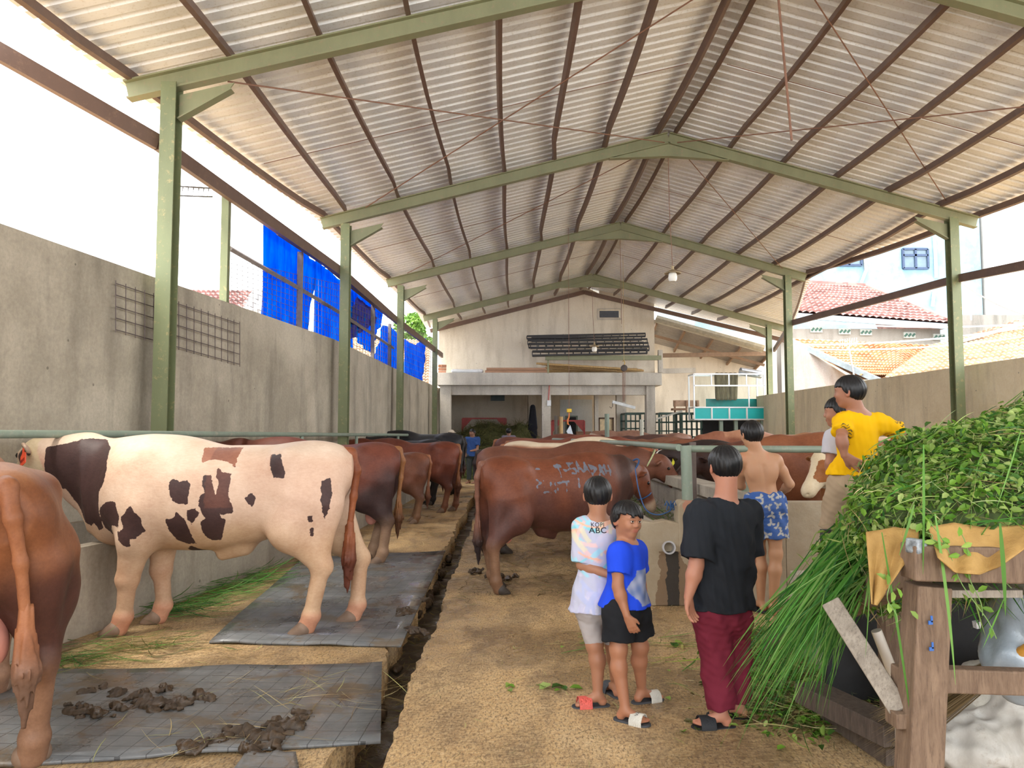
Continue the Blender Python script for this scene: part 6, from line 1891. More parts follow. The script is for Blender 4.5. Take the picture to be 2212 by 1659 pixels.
def txt_dir(fdv): return -1.0 if fdv[1] < 0 else 1.0
from mathutils.bvhtree import BVHTree
M['ink'] = simple('black_print', (0.015, 0.016, 0.03), 0.7, var=0.02, bump=0)
def text_on(txt, target, centre, xdir, ydir, size, mat, parent, rdir, off=.0015, name='lettering', bold=.0, spacing=1.0, xs=1.0):
    cu = bpy.data.curves.new('t', 'FONT'); cu.body = txt; cu.size = 1.0; cu.align_x = 'CENTER'; cu.align_y = 'CENTER'; cu.offset = bold; cu.space_character = spacing
    to = bpy.data.objects.new('t', cu); C.objects.link(to)
    bpy.context.view_layer.update()
    me = bpy.data.meshes.new_from_object(to.evaluated_get(bpy.context.evaluated_depsgraph_get()))
    bpy.data.objects.remove(to); 
    bm_ = bmesh.new(); bm_.from_mesh(me)
    bmesh.ops.triangulate(bm_, faces=bm_.faces)
    bmesh.ops.subdivide_edges(bm_, edges=[e for e in bm_.edges if e.calc_length() > .15], cuts=2, use_grid_fill=False)
    tl = wloc(target)
    bvh = BVHTree.FromPolygons([v.co + tl for v in target.data.vertices], [p.vertices[:] for p in target.data.polygons])
    X = Vector(xdir).normalized(); Y = Vector(ydir).normalized(); rd = Vector(rdir).normalized(); c = Vector(centre)
    for v in bm_.verts:
        p = c + X * v.co.x * size * xs + Y * v.co.y * size
        hit = bvh.ray_cast(p - rd * .3, rd)
        if hit[0] is not None: p = hit[0] - rd * off
        v.co = p - wloc(parent)
    bm_.to_mesh(me); bm_.free()
    me.materials.clear(); me.materials.append(mat)
    o = bpy.data.objects.new(name, me); put(o, parent); return o

def PZ(px, py, Y): return A_(P(px, py, Y))
def foot_at(px, py, Y=None):
    g = G(px, py, 0.0); return g
# ------ boy in the white print shirt (back view)
Y = 4.66
def pastel(v, a, b, c):
    n = len(v); col = np.tile(np.array((.46, .47, .60)), (n, 1))
    rs = random.Random(4)
    for i in range(80):
        cx, cz = rs.uniform(-.2, .2), rs.uniform(-.55, .05); th = rs.uniform(0, 3.14); L = rs.uniform(.03, .10); w = rs.uniform(.006, .016)
        up_ = cz > -.25
        cc = rs.choice([(.18, .58, .66), (.80, .42, .26), (.66, .62, .46), (.30, .62, .74), (.75, .50, .48)]) if up_ else rs.choice([(.50, .50, .68), (.42, .46, .68), (.58, .56, .70)])
        u = (a - cx) * math.cos(th) + (c - cz) * math.sin(th); q = -(a - cx) * math.sin(th) + (c - cz) * math.cos(th) + 2.5 * u * u
        m = np.clip(1 - np.maximum(np.abs(u) / L, np.abs(q) / w), 0, 1) ; m = np.clip(m * 5, 0, .8)[:, None]
        col = col * (1 - m) + np.array(cc) * m
    m = (np.hypot(a - .02, (c + .07) * 1.1) < .055)[:, None] * .9; col = col * (1 - m) + np.array((.50, .50, .63)) * m
    return col
JA = dict(head=PZ(1291, 1068, Y), shL=PZ(1258, 1140, Y), shR=PZ(1326, 1140, Y + .02), elL=PZ(1257, 1219, Y - .03), wrL=PZ(1319, 1243, Y - .13), elR=PZ(1345, 1200, Y + .12), wrR=PZ(1358, 1240, Y + .10),
          hipL=PZ(1266, 1300, Y), hipR=PZ(1304, 1300, Y), knL=PZ(1284, 1392, Y - .02), knR=PZ(1325, 1392, Y + .06), anL=PZ(1291, 1474, Y - .04), anR=PZ(1329, 1468, Y + .14))
for q, zz in (('anL', .075), ('anR', .075)): JA[q][2] = zz
ta, sa = person('boy seen from behind in a white shirt with pastel print, lettering and light grey shorts', JA, skin=(.36, .17, .10), s=.97, hair='crop',
    shirt=dict(hem=PZ(1280, 1318, Y)[2], g=.016, sleeve=.93, col=pastel, wrinkle=.005, flare=1.06, fold=(.6, .6)),
    legs=dict(waist=PZ(1280, 1290, Y)[2], len={'L': .96, 'R': .90}, col=(.40, .37, .37), g=.004, wide=1.4), hands={'L': dict(d=(.8, .1, -.25), pn=(0, .9, .2), side=(0, 0, 1), curl=.3), 'R': dict(d=(.3, .1, -.6), pn=(1, 0, 0), side=(0, 1, 0))},
    feet={'L': ((-.93, -.12, 0), M['sole'], M['strapred']), 'R': ((-.30, .90, 0), M['sole'], M['sole'])}, girth=.95, fh=(.12, 1, 0))
cA = PZ(1289, 1130, Y); xa = Vector((1, 0, 0))
text_on('KOPI', sa, PZ(1288, 1131, Y), xa, Vector((0, 0, 1)), .034, M['ink'], ta, Vector((0, 1, 0)), .002, bold=.006, spacing=1.1)
text_on('ABC', sa, PZ(1288, 1142.5, Y), xa, Vector((0, 0, 1)), .046, M['ink'], ta, Vector((0, 1, 0)), .002, bold=.015, xs=1.15, spacing=1.05)
# ------ boy in the blue shirt, looking back at the camera
Y = 4.50
fB = nv((.80, -.55, 0)); rB = nv((.62, .78, 0))
def blue(v, a, b, c):
    n = len(v); col = np.tile(np.array((.018, .07, .70)), (n, 1))
    w = v - A_(P(1383, 1250, Y))
    # print on the chest: pale patch with a mottled figure
    ff = (v - A_(JB['shL'] + JB['shR']) / 2) @ nv((.80, -.55, 0)); la = (v - (JB['shL'] + JB['shR']) / 2) @ rB
    m = (ff > .03) & (np.abs(la + .0 - .012 * np.sin(c * 40)) < .075 + .02 * np.sin(c * 25)) & (c < -.09) & (c > -.29)
    nz = snoise(v[:, 0], v[:, 1], v[:, 2], 60, 3); 
    cc = np.array((.26, .30, .46)) + nz[:, None] * np.array((.18, .16, .12))
    col[m] = np.clip(cc[m], 0, 1); return col
JB = dict(head=PZ(1354, 1122, Y), shL=PZ(1336, 1193, Y - .09), shR=PZ(1374, 1190, Y + .09), elL=PZ(1335, 1268, Y - .13), wrL=PZ(1354, 1330, Y - .17), elR=PZ(1384, 1262, Y + .13), wrR=PZ(1386, 1312, Y + .08),
          hipL=PZ(1336, 1318, Y - .05), hipR=PZ(1364, 1314, Y + .06), knL=PZ(1336, 1402, Y - .08), knR=PZ(1383, 1396, Y + .08), anL=PZ(1350, 1486, Y - .12), anR=PZ(1386, 1470, Y + .18))
JB['anL'][2] = JB['anR'][2] = .075
tb, sb = person('boy in a bright blue t-shirt and black shorts, looking back over his shoulder', JB, skin=(.36, .16, .09), s=.93, hair='full', back=True, face=True, fh=(.52, -.85, -.08), tilt=(.08, 0, 1),
    shirt=dict(hem=PZ(1350, 1308, Y)[2], g=.017, sleeve=.60, col=blue, wrinkle=.005, flare=1.0, fold=(.8, -.5)),
    legs=dict(waist=PZ(1350, 1290, Y)[2], len={'L': .80, 'R': .74}, col=(.014, .015, .018), g=.020, wide=2.2), hands={'L': dict(d=(.42, .05, -.9), pn=(.3, .9, .1), side=(1, 0, 0), curl=.35), 'R': dict(d=(.15, -.2, -.9), pn=(-1, 0, 0), side=(0, -1, 0), curl=.4)},
    feet={'L': ((.84, -.55, 0), M['sole'], M['strapwhite'], 'VAN'), 'R': ((.80, .35, 0), M['sole'], M['strapwhite'])}, girth=.95)
# ------ boy in the black t-shirt
Y = 4.42
fC = nv((-.80, .60, 0)); rC = nv((.92, .38, 0))
def maroon_c(v, a, b, c):
    col = np.tile(np.array((.15, .018, .035)), (len(v), 1)); return col
JC = dict(head=PZ(1566, 1006, Y), shL=PZ(1514, 1112, Y - .08), shR=PZ(1616, 1110, Y + .07), elL=PZ(1504, 1222, Y - .12), wrL=PZ(1487, 1290, Y - .14), elR=PZ(1616, 1212, Y + .10), wrR=PZ(1600, 1240, Y + .22),
          hipL=PZ(1540, 1325, Y - .03), hipR=PZ(1577, 1325, Y + .04), knL=PZ(1548, 1430, Y - .05), knR=PZ(1590, 1425, Y + .06), anL=PZ(1558, 1532, Y - .12), anR=PZ(1592, 1508, Y + .02))
JC['anL'][2] = JC['anR'][2] = .08
tcx, scx = person('boy seen from behind in a plain black t-shirt and maroon trousers', JC, skin=(.44, .20, .13), s=1.06, hair='short', girth=1.22, fh=(-.12, 1, 0),
    shirt=dict(hem=PZ(1560, 1312, Y)[2], g=.028, sleeve={'L': .86, 'R': .80}, col=(.018, .021, .027), wrinkle=.010, flare=1.05, fold=(.7, .8)),
    legs=dict(name='trousers', waist=PZ(1550, 1290, Y)[2], len=1.98, col=maroon_c, g=.019, wrinkle=.008), hands={'L': dict(d=(.16, .05, -1), pn=(.6, -.7, 0), side=(.5, -.6, 0), curl=.5, spread=.1, s=1.12)},
    feet={'L': ((-.96, -.10, 0), M['sole_bl'], M['sole_bl']), 'R': ((-.92, .25, 0), M['sole_bl'], M['sole_bl'])})
# ------ shirtless youth
Y = 6.86
def shorts_pat(v, a, b, c):
    n = len(v); col = np.tile(np.array((.055, .115, .33)), (n, 1)); nz = snoise(v[:, 0], v[:, 1], v[:, 2], 30, 3)[:, None] * .02; col = col + nz
    rs = random.Random(8)
    for i in range(26):
        cx, cz, th = (-.17 + .085 * (i % 5) + rs.uniform(-.02, .02)), (.08 - .085 * (i // 5) + rs.uniform(-.02, .02)), rs.uniform(0, 6)
        R_ = np.hypot(a - cx, c - cz); T = np.arctan2(c - cz, a - cx) + th
        m = R_ < .021 + .015 * np.sin(3 * T) + .005 * np.sin(7 * T)
        col[m] = (.42, .42, .40)
    return np.clip(col, 0, 1)
JD = dict(head=PZ(1624, 938, Y), shL=PZ(1603, 992, Y), shR=PZ(1676, 995, Y), elL=PZ(1600, 1048, Y + .20), wrL=PZ(1604, 1052, Y + .42), elR=PZ(1706, 1046, Y + .02), wrR=PZ(1684, 1068, Y + .22),
          hipL=PZ(1634, 1088, Y), hipR=PZ(1670, 1088, Y), knL=PZ(1640, 1190, Y + .10), knR=PZ(1676, 1196, Y), anL=PZ(1643, 1262, Y + .12), anR=PZ(1669, 1276, Y + .02))
JD['anR'][2] = .09; JD['anL'][2] = .10
td, sd_ = person('shirtless youth seen from behind in blue patterned shorts, leaning on the low pen wall', JD, skin=(.46, .25, .145), s=1.12, hair='short', girth=1.0, fh=(-.2, 1, -.1), h=.007,
    legs=dict(waist=PZ(1650, 1064, Y)[2], len={'L': .66, 'R': .68}, col=shorts_pat, g=.022, wide=2.6, wrinkle=.008), hands={'R': dict(d=(-.6, .6, -.1), pn=(0, 0, -1), side=(0, 1, 0))},
    feet={'L': ((-.3, .9, 0), M['sole_bl'], M['sole_bl']), 'R': ((.2, .95, 0), None)})
# ------ boy in yellow
Y = 5.05
def yel(v, a, b, c):
    col = np.tile(np.array((.78, .44, .004)), (len(v), 1)); rs = random.Random(2)
    for i in range(14):
        cx, cz = rs.choice([rs.uniform(.20, .36), rs.uniform(-.20, -.14)]), rs.uniform(-.17, -.0); u = (a - cx) + .3 * (c - cz)
        m = (np.abs(c - cz - .006 * np.sin(a * 160)) < .0035) & (np.abs(a - cx) < .022); col[m] = (.09, .07, .03)
    return col
JE = dict(head=PZ(1836, 846, Y), shL=PZ(1822, 912, Y), shR=PZ(1894, 912, Y + .02), elL=PZ(1818, 948, Y - .16), wrL=PZ(1824, 984, Y - .17), elR=PZ(1957, 940, Y + .06), wrR=PZ(1902, 975, Y + .02),
          hipL=PZ(1822, 1050, Y - .02), hipR=PZ(1858, 1050, Y + .03), knL=PZ(1800, 1150, Y + .05), knR=PZ(1840, 1155, Y + .1), anL=PZ(1805, 1245, Y), anR=PZ(1842, 1245, Y + .05))
te, se = person('boy in a bright yellow t-shirt and khaki shorts with hands on his hips', JE, skin=(.34, .155, .095), s=.97, hair='short', girth=.98, fh=(-.75, .65, 0),
    shirt=dict(hem=PZ(1840, 1026, Y)[2], g=.018, sleeve={'L': .66, 'R': .74}, col=yel, wrinkle=.009, flare=.92, fold=(.9, .25)),
    legs=dict(waist=PZ(1840, 1015, Y)[2], len=.92, col=(.36, .27, .18), g=.024, wide=1.8, wrinkle=.006), hands={'L': dict(d=(.72, -.05, -.5), pn=(.1, 1, 0), side=(-.3, 0, -1), curl=.12, spread=.3, s=1.1), 'R': dict(d=(-.45, -.2, -.6), pn=(-1, .2, 0), side=(0, -1, 0), curl=.4)},
    feet={'L': ((-.8, .5, 0), M['sole']), 'R': ((-.8, .5, 0), M['sole'])})
zE = te.location.z
# ------ boy behind the yellow one
Y = 5.50
JF = dict(head=PZ(1812, 890, Y), shL=PZ(1800, 946, Y - .02), shR=PZ(1860, 946, Y + .02), elL=PZ(1793, 1002, Y - .04), wrL=PZ(1800, 1040, Y - .02), elR=PZ(1880, 1005, Y), wrR=PZ(1870, 1050, Y),
          hipL=PZ(1815, 1075, Y), hipR=PZ(1850, 1075, Y), knL=PZ(1812, 1150, Y), knR=PZ(1850, 1150, Y), anL=PZ(1812, 1225, Y), anR=PZ(1850, 1225, Y))
JF['anL'][2] = JF['anR'][2] = zE + .07; JF['knL'][2] = JF['knR'][2] = zE + .42
tf, sf = person('boy in a white t-shirt half hidden behind the one in yellow', JF, skin=(.36, .165, .10), s=.98, hair='short', girth=.95, fh=(-.85, .5, 0),
    shirt=dict(hem=PZ(1840, 1090, Y)[2], g=.016, sleeve=.62, col=(.50, .50, .56)), legs=dict(waist=PZ(1840, 1085, Y)[2], len=.9, col=(.05, .055, .07)),
    hands={'L': dict(d=(.1, 0, -1), pn=(1, 0, 0), side=(0, -1, 0))}, feet={'L': ((-.8, .5, 0), M['sole']), 'R': ((-.8, .5, 0), M['sole'])})
bx0, bx1 = P(1785, 1200, 5.2).x, P(1880, 1200, 5.3).x
tag(MB().bx(bx0 - .05, bx1 + .1, 4.85, 5.75, 0, zE - .006).build('concrete_block', M['trough'], bevel=.01), 'concrete block the boys stand on behind the fodder heap', 'block')
# ------ three men far back
def man(px, py, Y, label, col, legcol, fh, cap=None, lean=0, arms='down'):
    hd = PZ(px, py, Y); gz = 0
    H = hd[2] + .12
    r_ = np.array([1, 0, 0]); sx = .18
    zz = lambda k: H * k
    b = np.array([hd[0], Y, 0])
    J = dict(head=hd, shL=b + [-sx, 0, zz(.815)], shR=b + [sx, 0, zz(.815)], elL=b + [-sx - .06, .02, zz(.63)], elR=b + [sx + .06, .02, zz(.63)], wrL=b + [-sx - .02, -.1, zz(.50)], wrR=b + [sx + .02, -.1, zz(.50)],
             hipL=b + [-.09, 0, zz(.53)], hipR=b + [.09, 0, zz(.53)], knL=b + [-.10, 0, zz(.28)], knR=b + [.10, 0, zz(.28)], anL=b + [-.10, 0, .08], anR=b + [.10, 0, .08])
    if arms == 'fwd': J['elR'] = b + [sx - .02, -.12, zz(.62)]; J['wrR'] = b + [-.05, -.30, zz(.60)]
    person(label, J, skin=(.28, .14, .09), s=1.12, h=.014, hair='short', fh=fh, cap=cap, shirt=dict(hem=zz(.50), g=.02, sleeve=.6, col=col), legs=dict(name='trousers', waist=zz(.53), len=1.9, col=legcol, g=.02), feet={'L': (fh, M['sole']), 'R': (fh, M['sole'])})
man(975, 937, 25.0, 'man in a cap and blue shirt at the far left of the room opening', (.04, .10, .30), (.05, .05, .06), (.8, -.5, 0), cap=simple('pale_cap', (.45, .38, .30), .8))
man(1020.5, 935, 24.5, 'man in a dark blue t-shirt standing beside the black cattle at the far end', (.03, .07, .22), (.05, .06, .06), (-.7, -.7, 0), arms='fwd')
man(1099, 932, 26.5, 'man with his back turned in a grey-purple shirt before the hay', (.20, .17, .22), (.06, .06, .07), (.1, 1, 0))
# ================================================================== FODDER, LITTER, MATS, WOODEN RACK
def leaf_mat(name, trans=0.35, rough=0.5):
    t = NT(name)
    c = t.attr('Col')
    t.set(Base_Color=c, Roughness=rough, Specular_IOR_Level=0.35)
    tr_n = t.n('ShaderNodeBsdfTranslucent'); t.l(c, tr_n.inputs[0])
    mx = t.n('ShaderNodeMixShader'); mx.inputs[0].default_value = trans
    t.l(t.p.outputs[0], mx.inputs[1]); t.l(tr_n.outputs[0], mx.inputs[2]); t.l(mx.outputs[0], t.out.inputs[0])
    return t.m
M['leaf'] = leaf_mat('fresh_leaf'); M['straw'] = leaf_mat('dry_straw', 0.15, 0.7)
RS = np.random.RandomState(12)
def unit(a): return a / (np.linalg.norm(a, axis=1)[:, None] + 1e-9)
def blades(name, roots, dirs, L, Wd, droop, cols, mat, parent=None, seg=5, side=None, floor=None, curl=0.0):
    n = len(roots); roots = np.asarray(roots, float); dirs = unit(np.asarray(dirs, float))
    L = np.broadcast_to(L, (n,))[:, None]; Wd = np.broadcast_to(Wd, (n,))[:, None]; droop = np.broadcast_to(droop, (n,))[:, None]
    if side is None: side = np.cross(dirs, RS.normal(size=(n, 3)))
    side = unit(side)
    lat = unit(np.cross(dirs, side)) * (curl * RS.uniform(-1, 1, (n, 1)))
    rows = []
    for i in range(seg + 1):
        t = i / seg
        p = roots + dirs * L * t + np.array([0, 0, -1.0]) * droop * L * t * t + lat * L * t * t + side * (curl * L * .4 * math.sin(2.6 * t))
        w = Wd * (0.30 + 1.7 * t - 1.95 * t * t) if i < seg else Wd * .04
        q = np.stack([p - side * w, p + side * w], 1)
        if floor is not None: q[:, :, 2] = np.maximum(q[:, :, 2], floor + .003 * (i % 2) + .002)
        rows.append(q)
    V = np.stack(rows, 1).reshape(-1, 3)
    k = 2 * (seg + 1); b = (np.arange(n) * k)[:, None]
    F = np.concatenate([b + np.array([2 * i, 2 * i + 1, 2 * i + 3, 2 * i + 2]) for i in range(seg)])
    col = np.repeat(np.asarray(cols), k, axis=0)
    return mesh_obj(name, V, F, mat, parent, attrs={'Col': col})
def leaves(name, pts, nrm, size, cols, mat, parent=None, asp=.5):
    n = len(pts); a = unit(np.cross(nrm, RS.normal(size=(n, 3)))); b = unit(np.cross(nrm, a)); size = np.broadcast_to(size, (n,))[:, None]
    nr = unit(nrm)
    P0 = pts - a * size; T = pts + a * size - nr * size * .25
    l1 = pts - a * size * .35 + b * size * asp + nr * size * .22; l2 = pts + a * size * .4 + b * size * asp * .8 + nr * size * .18
    r1 = pts - a * size * .35 - b * size * asp + nr * size * .22; r2 = pts + a * size * .4 - b * size * asp * .8 + nr * size * .18
    V = np.stack([P0, l1, l2, T, r2, r1], 1).reshape(-1, 3); o = (np.arange(n) * 6)[:, None]
    F = np.concatenate([o + np.array([0, 1, 2, 3]), o + np.array([0, 3, 4, 5])])
    return mesh_obj(name, V, F, mat, parent, attrs={'Col': np.repeat(cols, 6, axis=0)})
def pick(n, pal, var=.25):
    pal = np.array(pal); c = pal[RS.randint(0, len(pal), n)]
    return np.clip(c * RS.uniform(1 - var, 1 + var, (n, 1)), 0, 1)
GREEN = [(.09, .22, .02), (.16, .32, .035), (.26, .40, .08), (.05, .13, .02), (.34, .44, .14)]
GRASS = [(.05, .20, .025), (.08, .26, .04), (.16, .34, .07), (.035, .14, .03)]
DRY = [(.45, .36, .17), (.36, .27, .12), (.55, .48, .26), (.24, .16, .07), (.40, .42, .16)]
OLD = [(.22, .17, .06), (.14, .13, .05), (.30, .25, .10), (.12, .10, .04)]

# ---- the big heap
hc = A_(P(2120, 1075, 3.35))
heap = empty('fodder_heap', (hc[0], hc[1], 1.05), 'big heap of fresh green fodder leaves and grass on the wooden rack', 'fodder heap', kind='stuff')
Fh = Field((1.25, 2.35, .85), (5.0, 5.2, 2.5), .03)
E_ = [((2130, 1095, 3.3), (.42, .55, .31)), ((2018, 1112, 3.3), (.24, .42, .225)), ((1948, 1190, 3.3), (.13, .34, .17)), ((2240, 1060, 3.5), (.45, .55, .33)), ((2420, 1030, 3.8), (.6, .6, .42)), ((2030, 1125, 2.95), (.28, .28, .12)), ((2190, 1110, 2.95), (.40, .30, .18)), ((1865, 1225, 3.35), (.12, .26, .13))]
for c, r_ in E_: Fh.ell(P(*c), r_, .07)
Fh.warp(lambda x, y, z: .035 * snoise(x, y, z, 9, 4) + .015 * snoise(x, y, z, 26, 5))
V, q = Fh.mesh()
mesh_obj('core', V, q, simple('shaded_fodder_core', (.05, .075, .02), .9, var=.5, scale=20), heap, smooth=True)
fc = V[q].mean(1); nn = unit(np.cross(V[q[:, 2]] - V[q[:, 0]], V[q[:, 3]] - V[q[:, 1]]))
ok = (nn[:, 1] < .45) | (nn[:, 2] > .1); fc, nn = fc[ok], nn[ok]
ok = fc[:, 0] < 4.1; fc, nn = fc[ok], nn[ok]
def samp(n, spread=.03):
    i = RS.randint(0, len(fc), n); return fc[i] + RS.normal(scale=spread, size=(n, 3)) * .6 + nn[i] * RS.uniform(-.01, .05, (n, 1)), nn[i]
p, nr = samp(26000)
leaves('leaves', p, unit(nr + RS.normal(scale=.7, size=nr.shape)), RS.uniform(.009, .025, len(p)), pick(len(p), GREEN), M['leaf'], heap)
p, nr = samp(4500)
d = unit(np.cross(nr, RS.normal(size=nr.shape)) + nr * .12 + np.array([-.2, 0, -.25]))
blades('grass_blades', p, d, RS.uniform(.06, .24, len(p)) * np.where(p[:, 0] / p[:, 1] < .52, .6, 1), RS.uniform(.002, .006, len(p)), RS.uniform(0, .4, len(p)), pick(len(p), GREEN + GRASS), M['leaf'], heap, curl=.12)
p, nr = samp(7500)
d = unit(np.cross(nr, RS.normal(size=nr.shape)) + nr * .12 - np.array([0, 0, .15]))
blades('stems', p, d, RS.uniform(.05, .22, len(p)) * np.where(p[:, 0] / p[:, 1] < .52, .6, 1), RS.uniform(.0012, .0035, len(p)), RS.uniform(0, .3, len(p)), pick(len(p), DRY + GREEN + [(.30, .38, .16)] * 3), M['straw'], heap, seg=4, curl=.15)
# long grass hanging over the left end
n = 520
r0 = np.array([A_(P(RS.uniform(1815, 1950), RS.uniform(1110, 1235), RS.uniform(3.05, 3.55))) for _ in range(n)])
tg = np.array([A_(P(1632 + 185 * RS.beta(1.3, 1.4), RS.uniform(1290, 1450), RS.uniform(3.0, 3.7))) for _ in range(n)])
dv = tg - r0; Ls = np.linalg.norm(dv, axis=1) * RS.uniform(.7, 1.15, n)
dv = unit(dv) + np.array([0, 0, .28]) 
blades('hanging_grass', r0, dv, Ls, RS.uniform(.003, .0075, n), .42, pick(n, GRASS + [(.20, .36, .10)]), M['leaf'], heap, seg=9, side=np.cross(unit(dv), RS.normal(scale=.35, size=(n, 3)) + np.array([.1, 1, .2])), curl=.05)
# single long blades hanging down in front of the rack
hang = [((1995, 960), (1985, 1240), 2.55, .012), ((1905, 1150), (1965, 1620), 2.62, .011), ((2020, 1110), (2062, 1480), 2.5, .014), ((2160, 1130), (2170, 1330), 2.45, .02), ((2170, 1290), (2120, 1400), 2.45, .008), ((1975, 1090), (1940, 1200), 2.6, .013), ((1880, 1230), (1865, 1330), 2.7, .01), ((1880, 1180), (1868, 1420), 2.8, .006), ((2205, 930), (2150, 1100), 2.6, .008), ((1800, 1220), (1700, 1350), 3.0, .006)]
rts = np.array([A_(P(*a, Y_)) for a, b, Y_, w in hang]); tps = np.array([A_(P(*b, Y_ - .02)) for a, b, Y_, w in hang])
dv = tps - rts
blades('long_blades', rts, dv, np.linalg.norm(dv, axis=1), np.array([h_[3] for h_ in hang]) * .62, .0, pick(len(hang), [(.10, .26, .04), (.15, .32, .07)]), M['leaf'], heap, seg=9, side=np.tile([1, .15, 0], (len(hang), 1)), curl=.04)
# vines trailing below
for (x0, y0, x1, y1) in ((2010, 1130, 2150, 1380), (2075, 1150, 2120, 1330), (1910, 1240, 1935, 1345), (2000, 1150, 2040, 1180)):
    k = 14
    pts = [P(x0 + (x1 - x0) * t + 6 * math.sin(9 * t), y0 + (y1 - y0) * t, 2.52) for t in np.linspace(0, 1, k)]
    MB().tube(pts, .0016, 5).build('vine', simple('vine_green', (.16, .28, .08), .6), heap)
    pp_ = np.array([A_(v) for v in pts[::2]]) + RS.normal(scale=.012, size=(len(pts[::2]), 3))
    leaves('vine_leaves', pp_, np.tile([0, -1, .3], (len(pp_), 1)) + RS.normal(scale=.3, size=pp_.shape), .018, pick(len(pp_), GREEN[1:3]), M['leaf'], heap)

# ---- wooden rack under the heap
def mat_wood(name, a, b, rough=.75):
    t = NT(name)
    mp = t.mapping((6, 6, 1.0)); f = t.noise(5, 7, .7, mp, .5); g = t.noise(26, 6, .75, t.mapping((5, 5, .5)))
    c = t.ramp(f, [(.3, a), (.7, b)]); c = t.mix(t.ramp(g, [(.5, 0.), (.68, .6)]), c, tuple(v * .45 for v in a))
    t.set(Base_Color=c, Roughness=rough); t.bump(g, .4, .006); return t.m
M['wood'] = mat_wood('weathered_brown_wood', (.115, .068, .042), (.245, .165, .11))
M['woodgrey'] = mat_wood('grey_weathered_wood', (.20, .17, .14), (.40, .35, .29))
rk = empty('wooden_rack', (1.45, 2.6, 0), 'rough wooden rack of thick timbers carrying the green fodder heap', 'rack')
def px_bar(m, a, b, Ya, Yb, w, h_, up=(0, 0, 1)): m.bar(P(*a, Ya), P(*b, Yb), w, h_, up)
m = MB(); a = P(2003, 1262, 2.62); b = P(1983, 1690, 2.62); b = a + (b - a) * ((a.z) / (a.z - b.z)); m.bar(b, a + Vector((0, 0, .0)), .115, .105, up=(0, 1, 0)); m.build('leg', M['wood'], rk, bevel=.006)
m = MB(); m.bar(P(1964, 1560, 2.66) + Vector((0, 0, -.45)), P(1966, 1545, 2.66), .07, .08, up=(0, 1, 0)); m.build('leg_splice', M['woodgrey'], rk, bevel=.004)
m = MB(); m.bar(P(1960, 1212, 2.58), P(2260, 1220, 2.58), .10, .115); m.build('front_rail', M['wood'], rk, bevel=.006)
m = MB(); m.bar(P(1985, 1232, 2.68), P(1662, 1388, 5.15), .08, .10); m.build('shaft', M['wood'], rk, bevel=.006)
m = MB(); m.bar(P(1932, 1463, 2.70), P(2300, 1475, 2.70), .06, .082); m.build('lower_rail', M['wood'], rk, bevel=.006)
m = MB(); m.bar(P(1800, 1310, 3.0), P(1950, 1545, 2.66), .10, .07, up=(.8, -.2, .5)); m.build('brace', M['woodgrey'], rk, bevel=.006)
m = MB(); m.box(P(1962, 1550, 2.64), (.12, .08, .05)); m.build('brace_foot', M['wood'], rk, bevel=.004)
for (x, y) in ((2.12, 4.3), (3.9, 2.66), (3.9, 4.3)):
    MB().bar((x, y, 0), (x, y, 1.06), .11, .11, up=(0, 1, 0)).build('leg', M['wood'], rk, bevel=.006)
m = MB()
for i in range(10): m.bx(1.50 + i * .27, 1.74 + i * .27, 2.62, (3.1, 3.6)[i] if i < 2 else 4.4, 1.045, 1.07)
m.build('deck', M['woodgrey'], rk)
m = MB(); m.bar((2.05, 4.3, 1.0), (4.0, 4.3, 1.0), .08, .1); m.build('back_rail', M['wood'], rk)
m = MB()
for px, py in ((2010, 1345), (2012, 1402)): 
    p = P(px, py, 2.555); m.box(p, (.014, .004, .012)); m.box(p + Vector((.004, 0, .012)), (.006, .004, .02))
m.build('blue_paint_marks', simple('blue_paint', (.03, .12, .42), .6, bump=0), rk)
m = MB(); p = P(1979, 1180, 2.56); m.box(p, (.042, .06, .05), (0, .1, .2)); m.build('wrapped_corner', simple('torn_clear_plastic', (.24, .27, .30), .3, var=.6, scale=45), rk, bevel=.008)
# tan cloth flaps under the heap
tan = NT('tan_fibre_cloth'); tn = tan.noise(6, 6, .65)
tan.set(Base_Color=tan.ramp(tn, [(.3, (.30, .17, .045)), (.7, (.50, .31, .10))]), Roughness=.75); tan.bump(tan.noise(40, 5, .7), .5, .01)
def flap(name, top, bot, label, Yt, Yb, seed):
    V = []; n, k = 30, 14
    def arc(pl, u): 
        xs = np.linspace(0, 1, len(pl)); return float(np.interp(u, xs, [q[0] for q in pl])), float(np.interp(u, xs, [q[1] for q in pl]))
    for i in range(n + 1):
        for j in range(k + 1):
            u, v = i / n, j / k; a, b = arc(top, u), arc(bot, u)
            p = P(a[0] + (b[0] - a[0]) * v, a[1] + (b[1] - a[1]) * v, Yt + (Yb - Yt) * v + .018 * math.sin(u * 17 + seed + v * 3) * v)
            V.append(tuple(p))
    F = [(i * (k + 1) + j, (i + 1) * (k + 1) + j, (i + 1) * (k + 1) + j + 1, i * (k + 1) + j + 1) for i in range(n) for j in range(k)]
    o = mesh_obj(name, V, F, tan.m, smooth=True); s_ = o.modifiers.new('s', 'SOLIDIFY'); s_.thickness = .004
    return tag(o, label, 'cloth', 'tan cloth hanging from the rack')
flap('cloth_flap', [(2005, 1140), (2060, 1130), (2120, 1140), (2230, 1135)], [(2025, 1205), (2062, 1238), (2115, 1242), (2160, 1225), (2230, 1175)], 'wide tan cloth flap hanging over the front rail, under the fodder', 2.62, 2.48, 1)
flap('cloth_flap', [(1870, 1150), (1930, 1140), (1985, 1145)], [(1882, 1305), (1893, 1308), (1940, 1240), (1985, 1170)], 'pointed tan cloth flap hanging left of the rack corner post', 2.72, 2.60, 3)
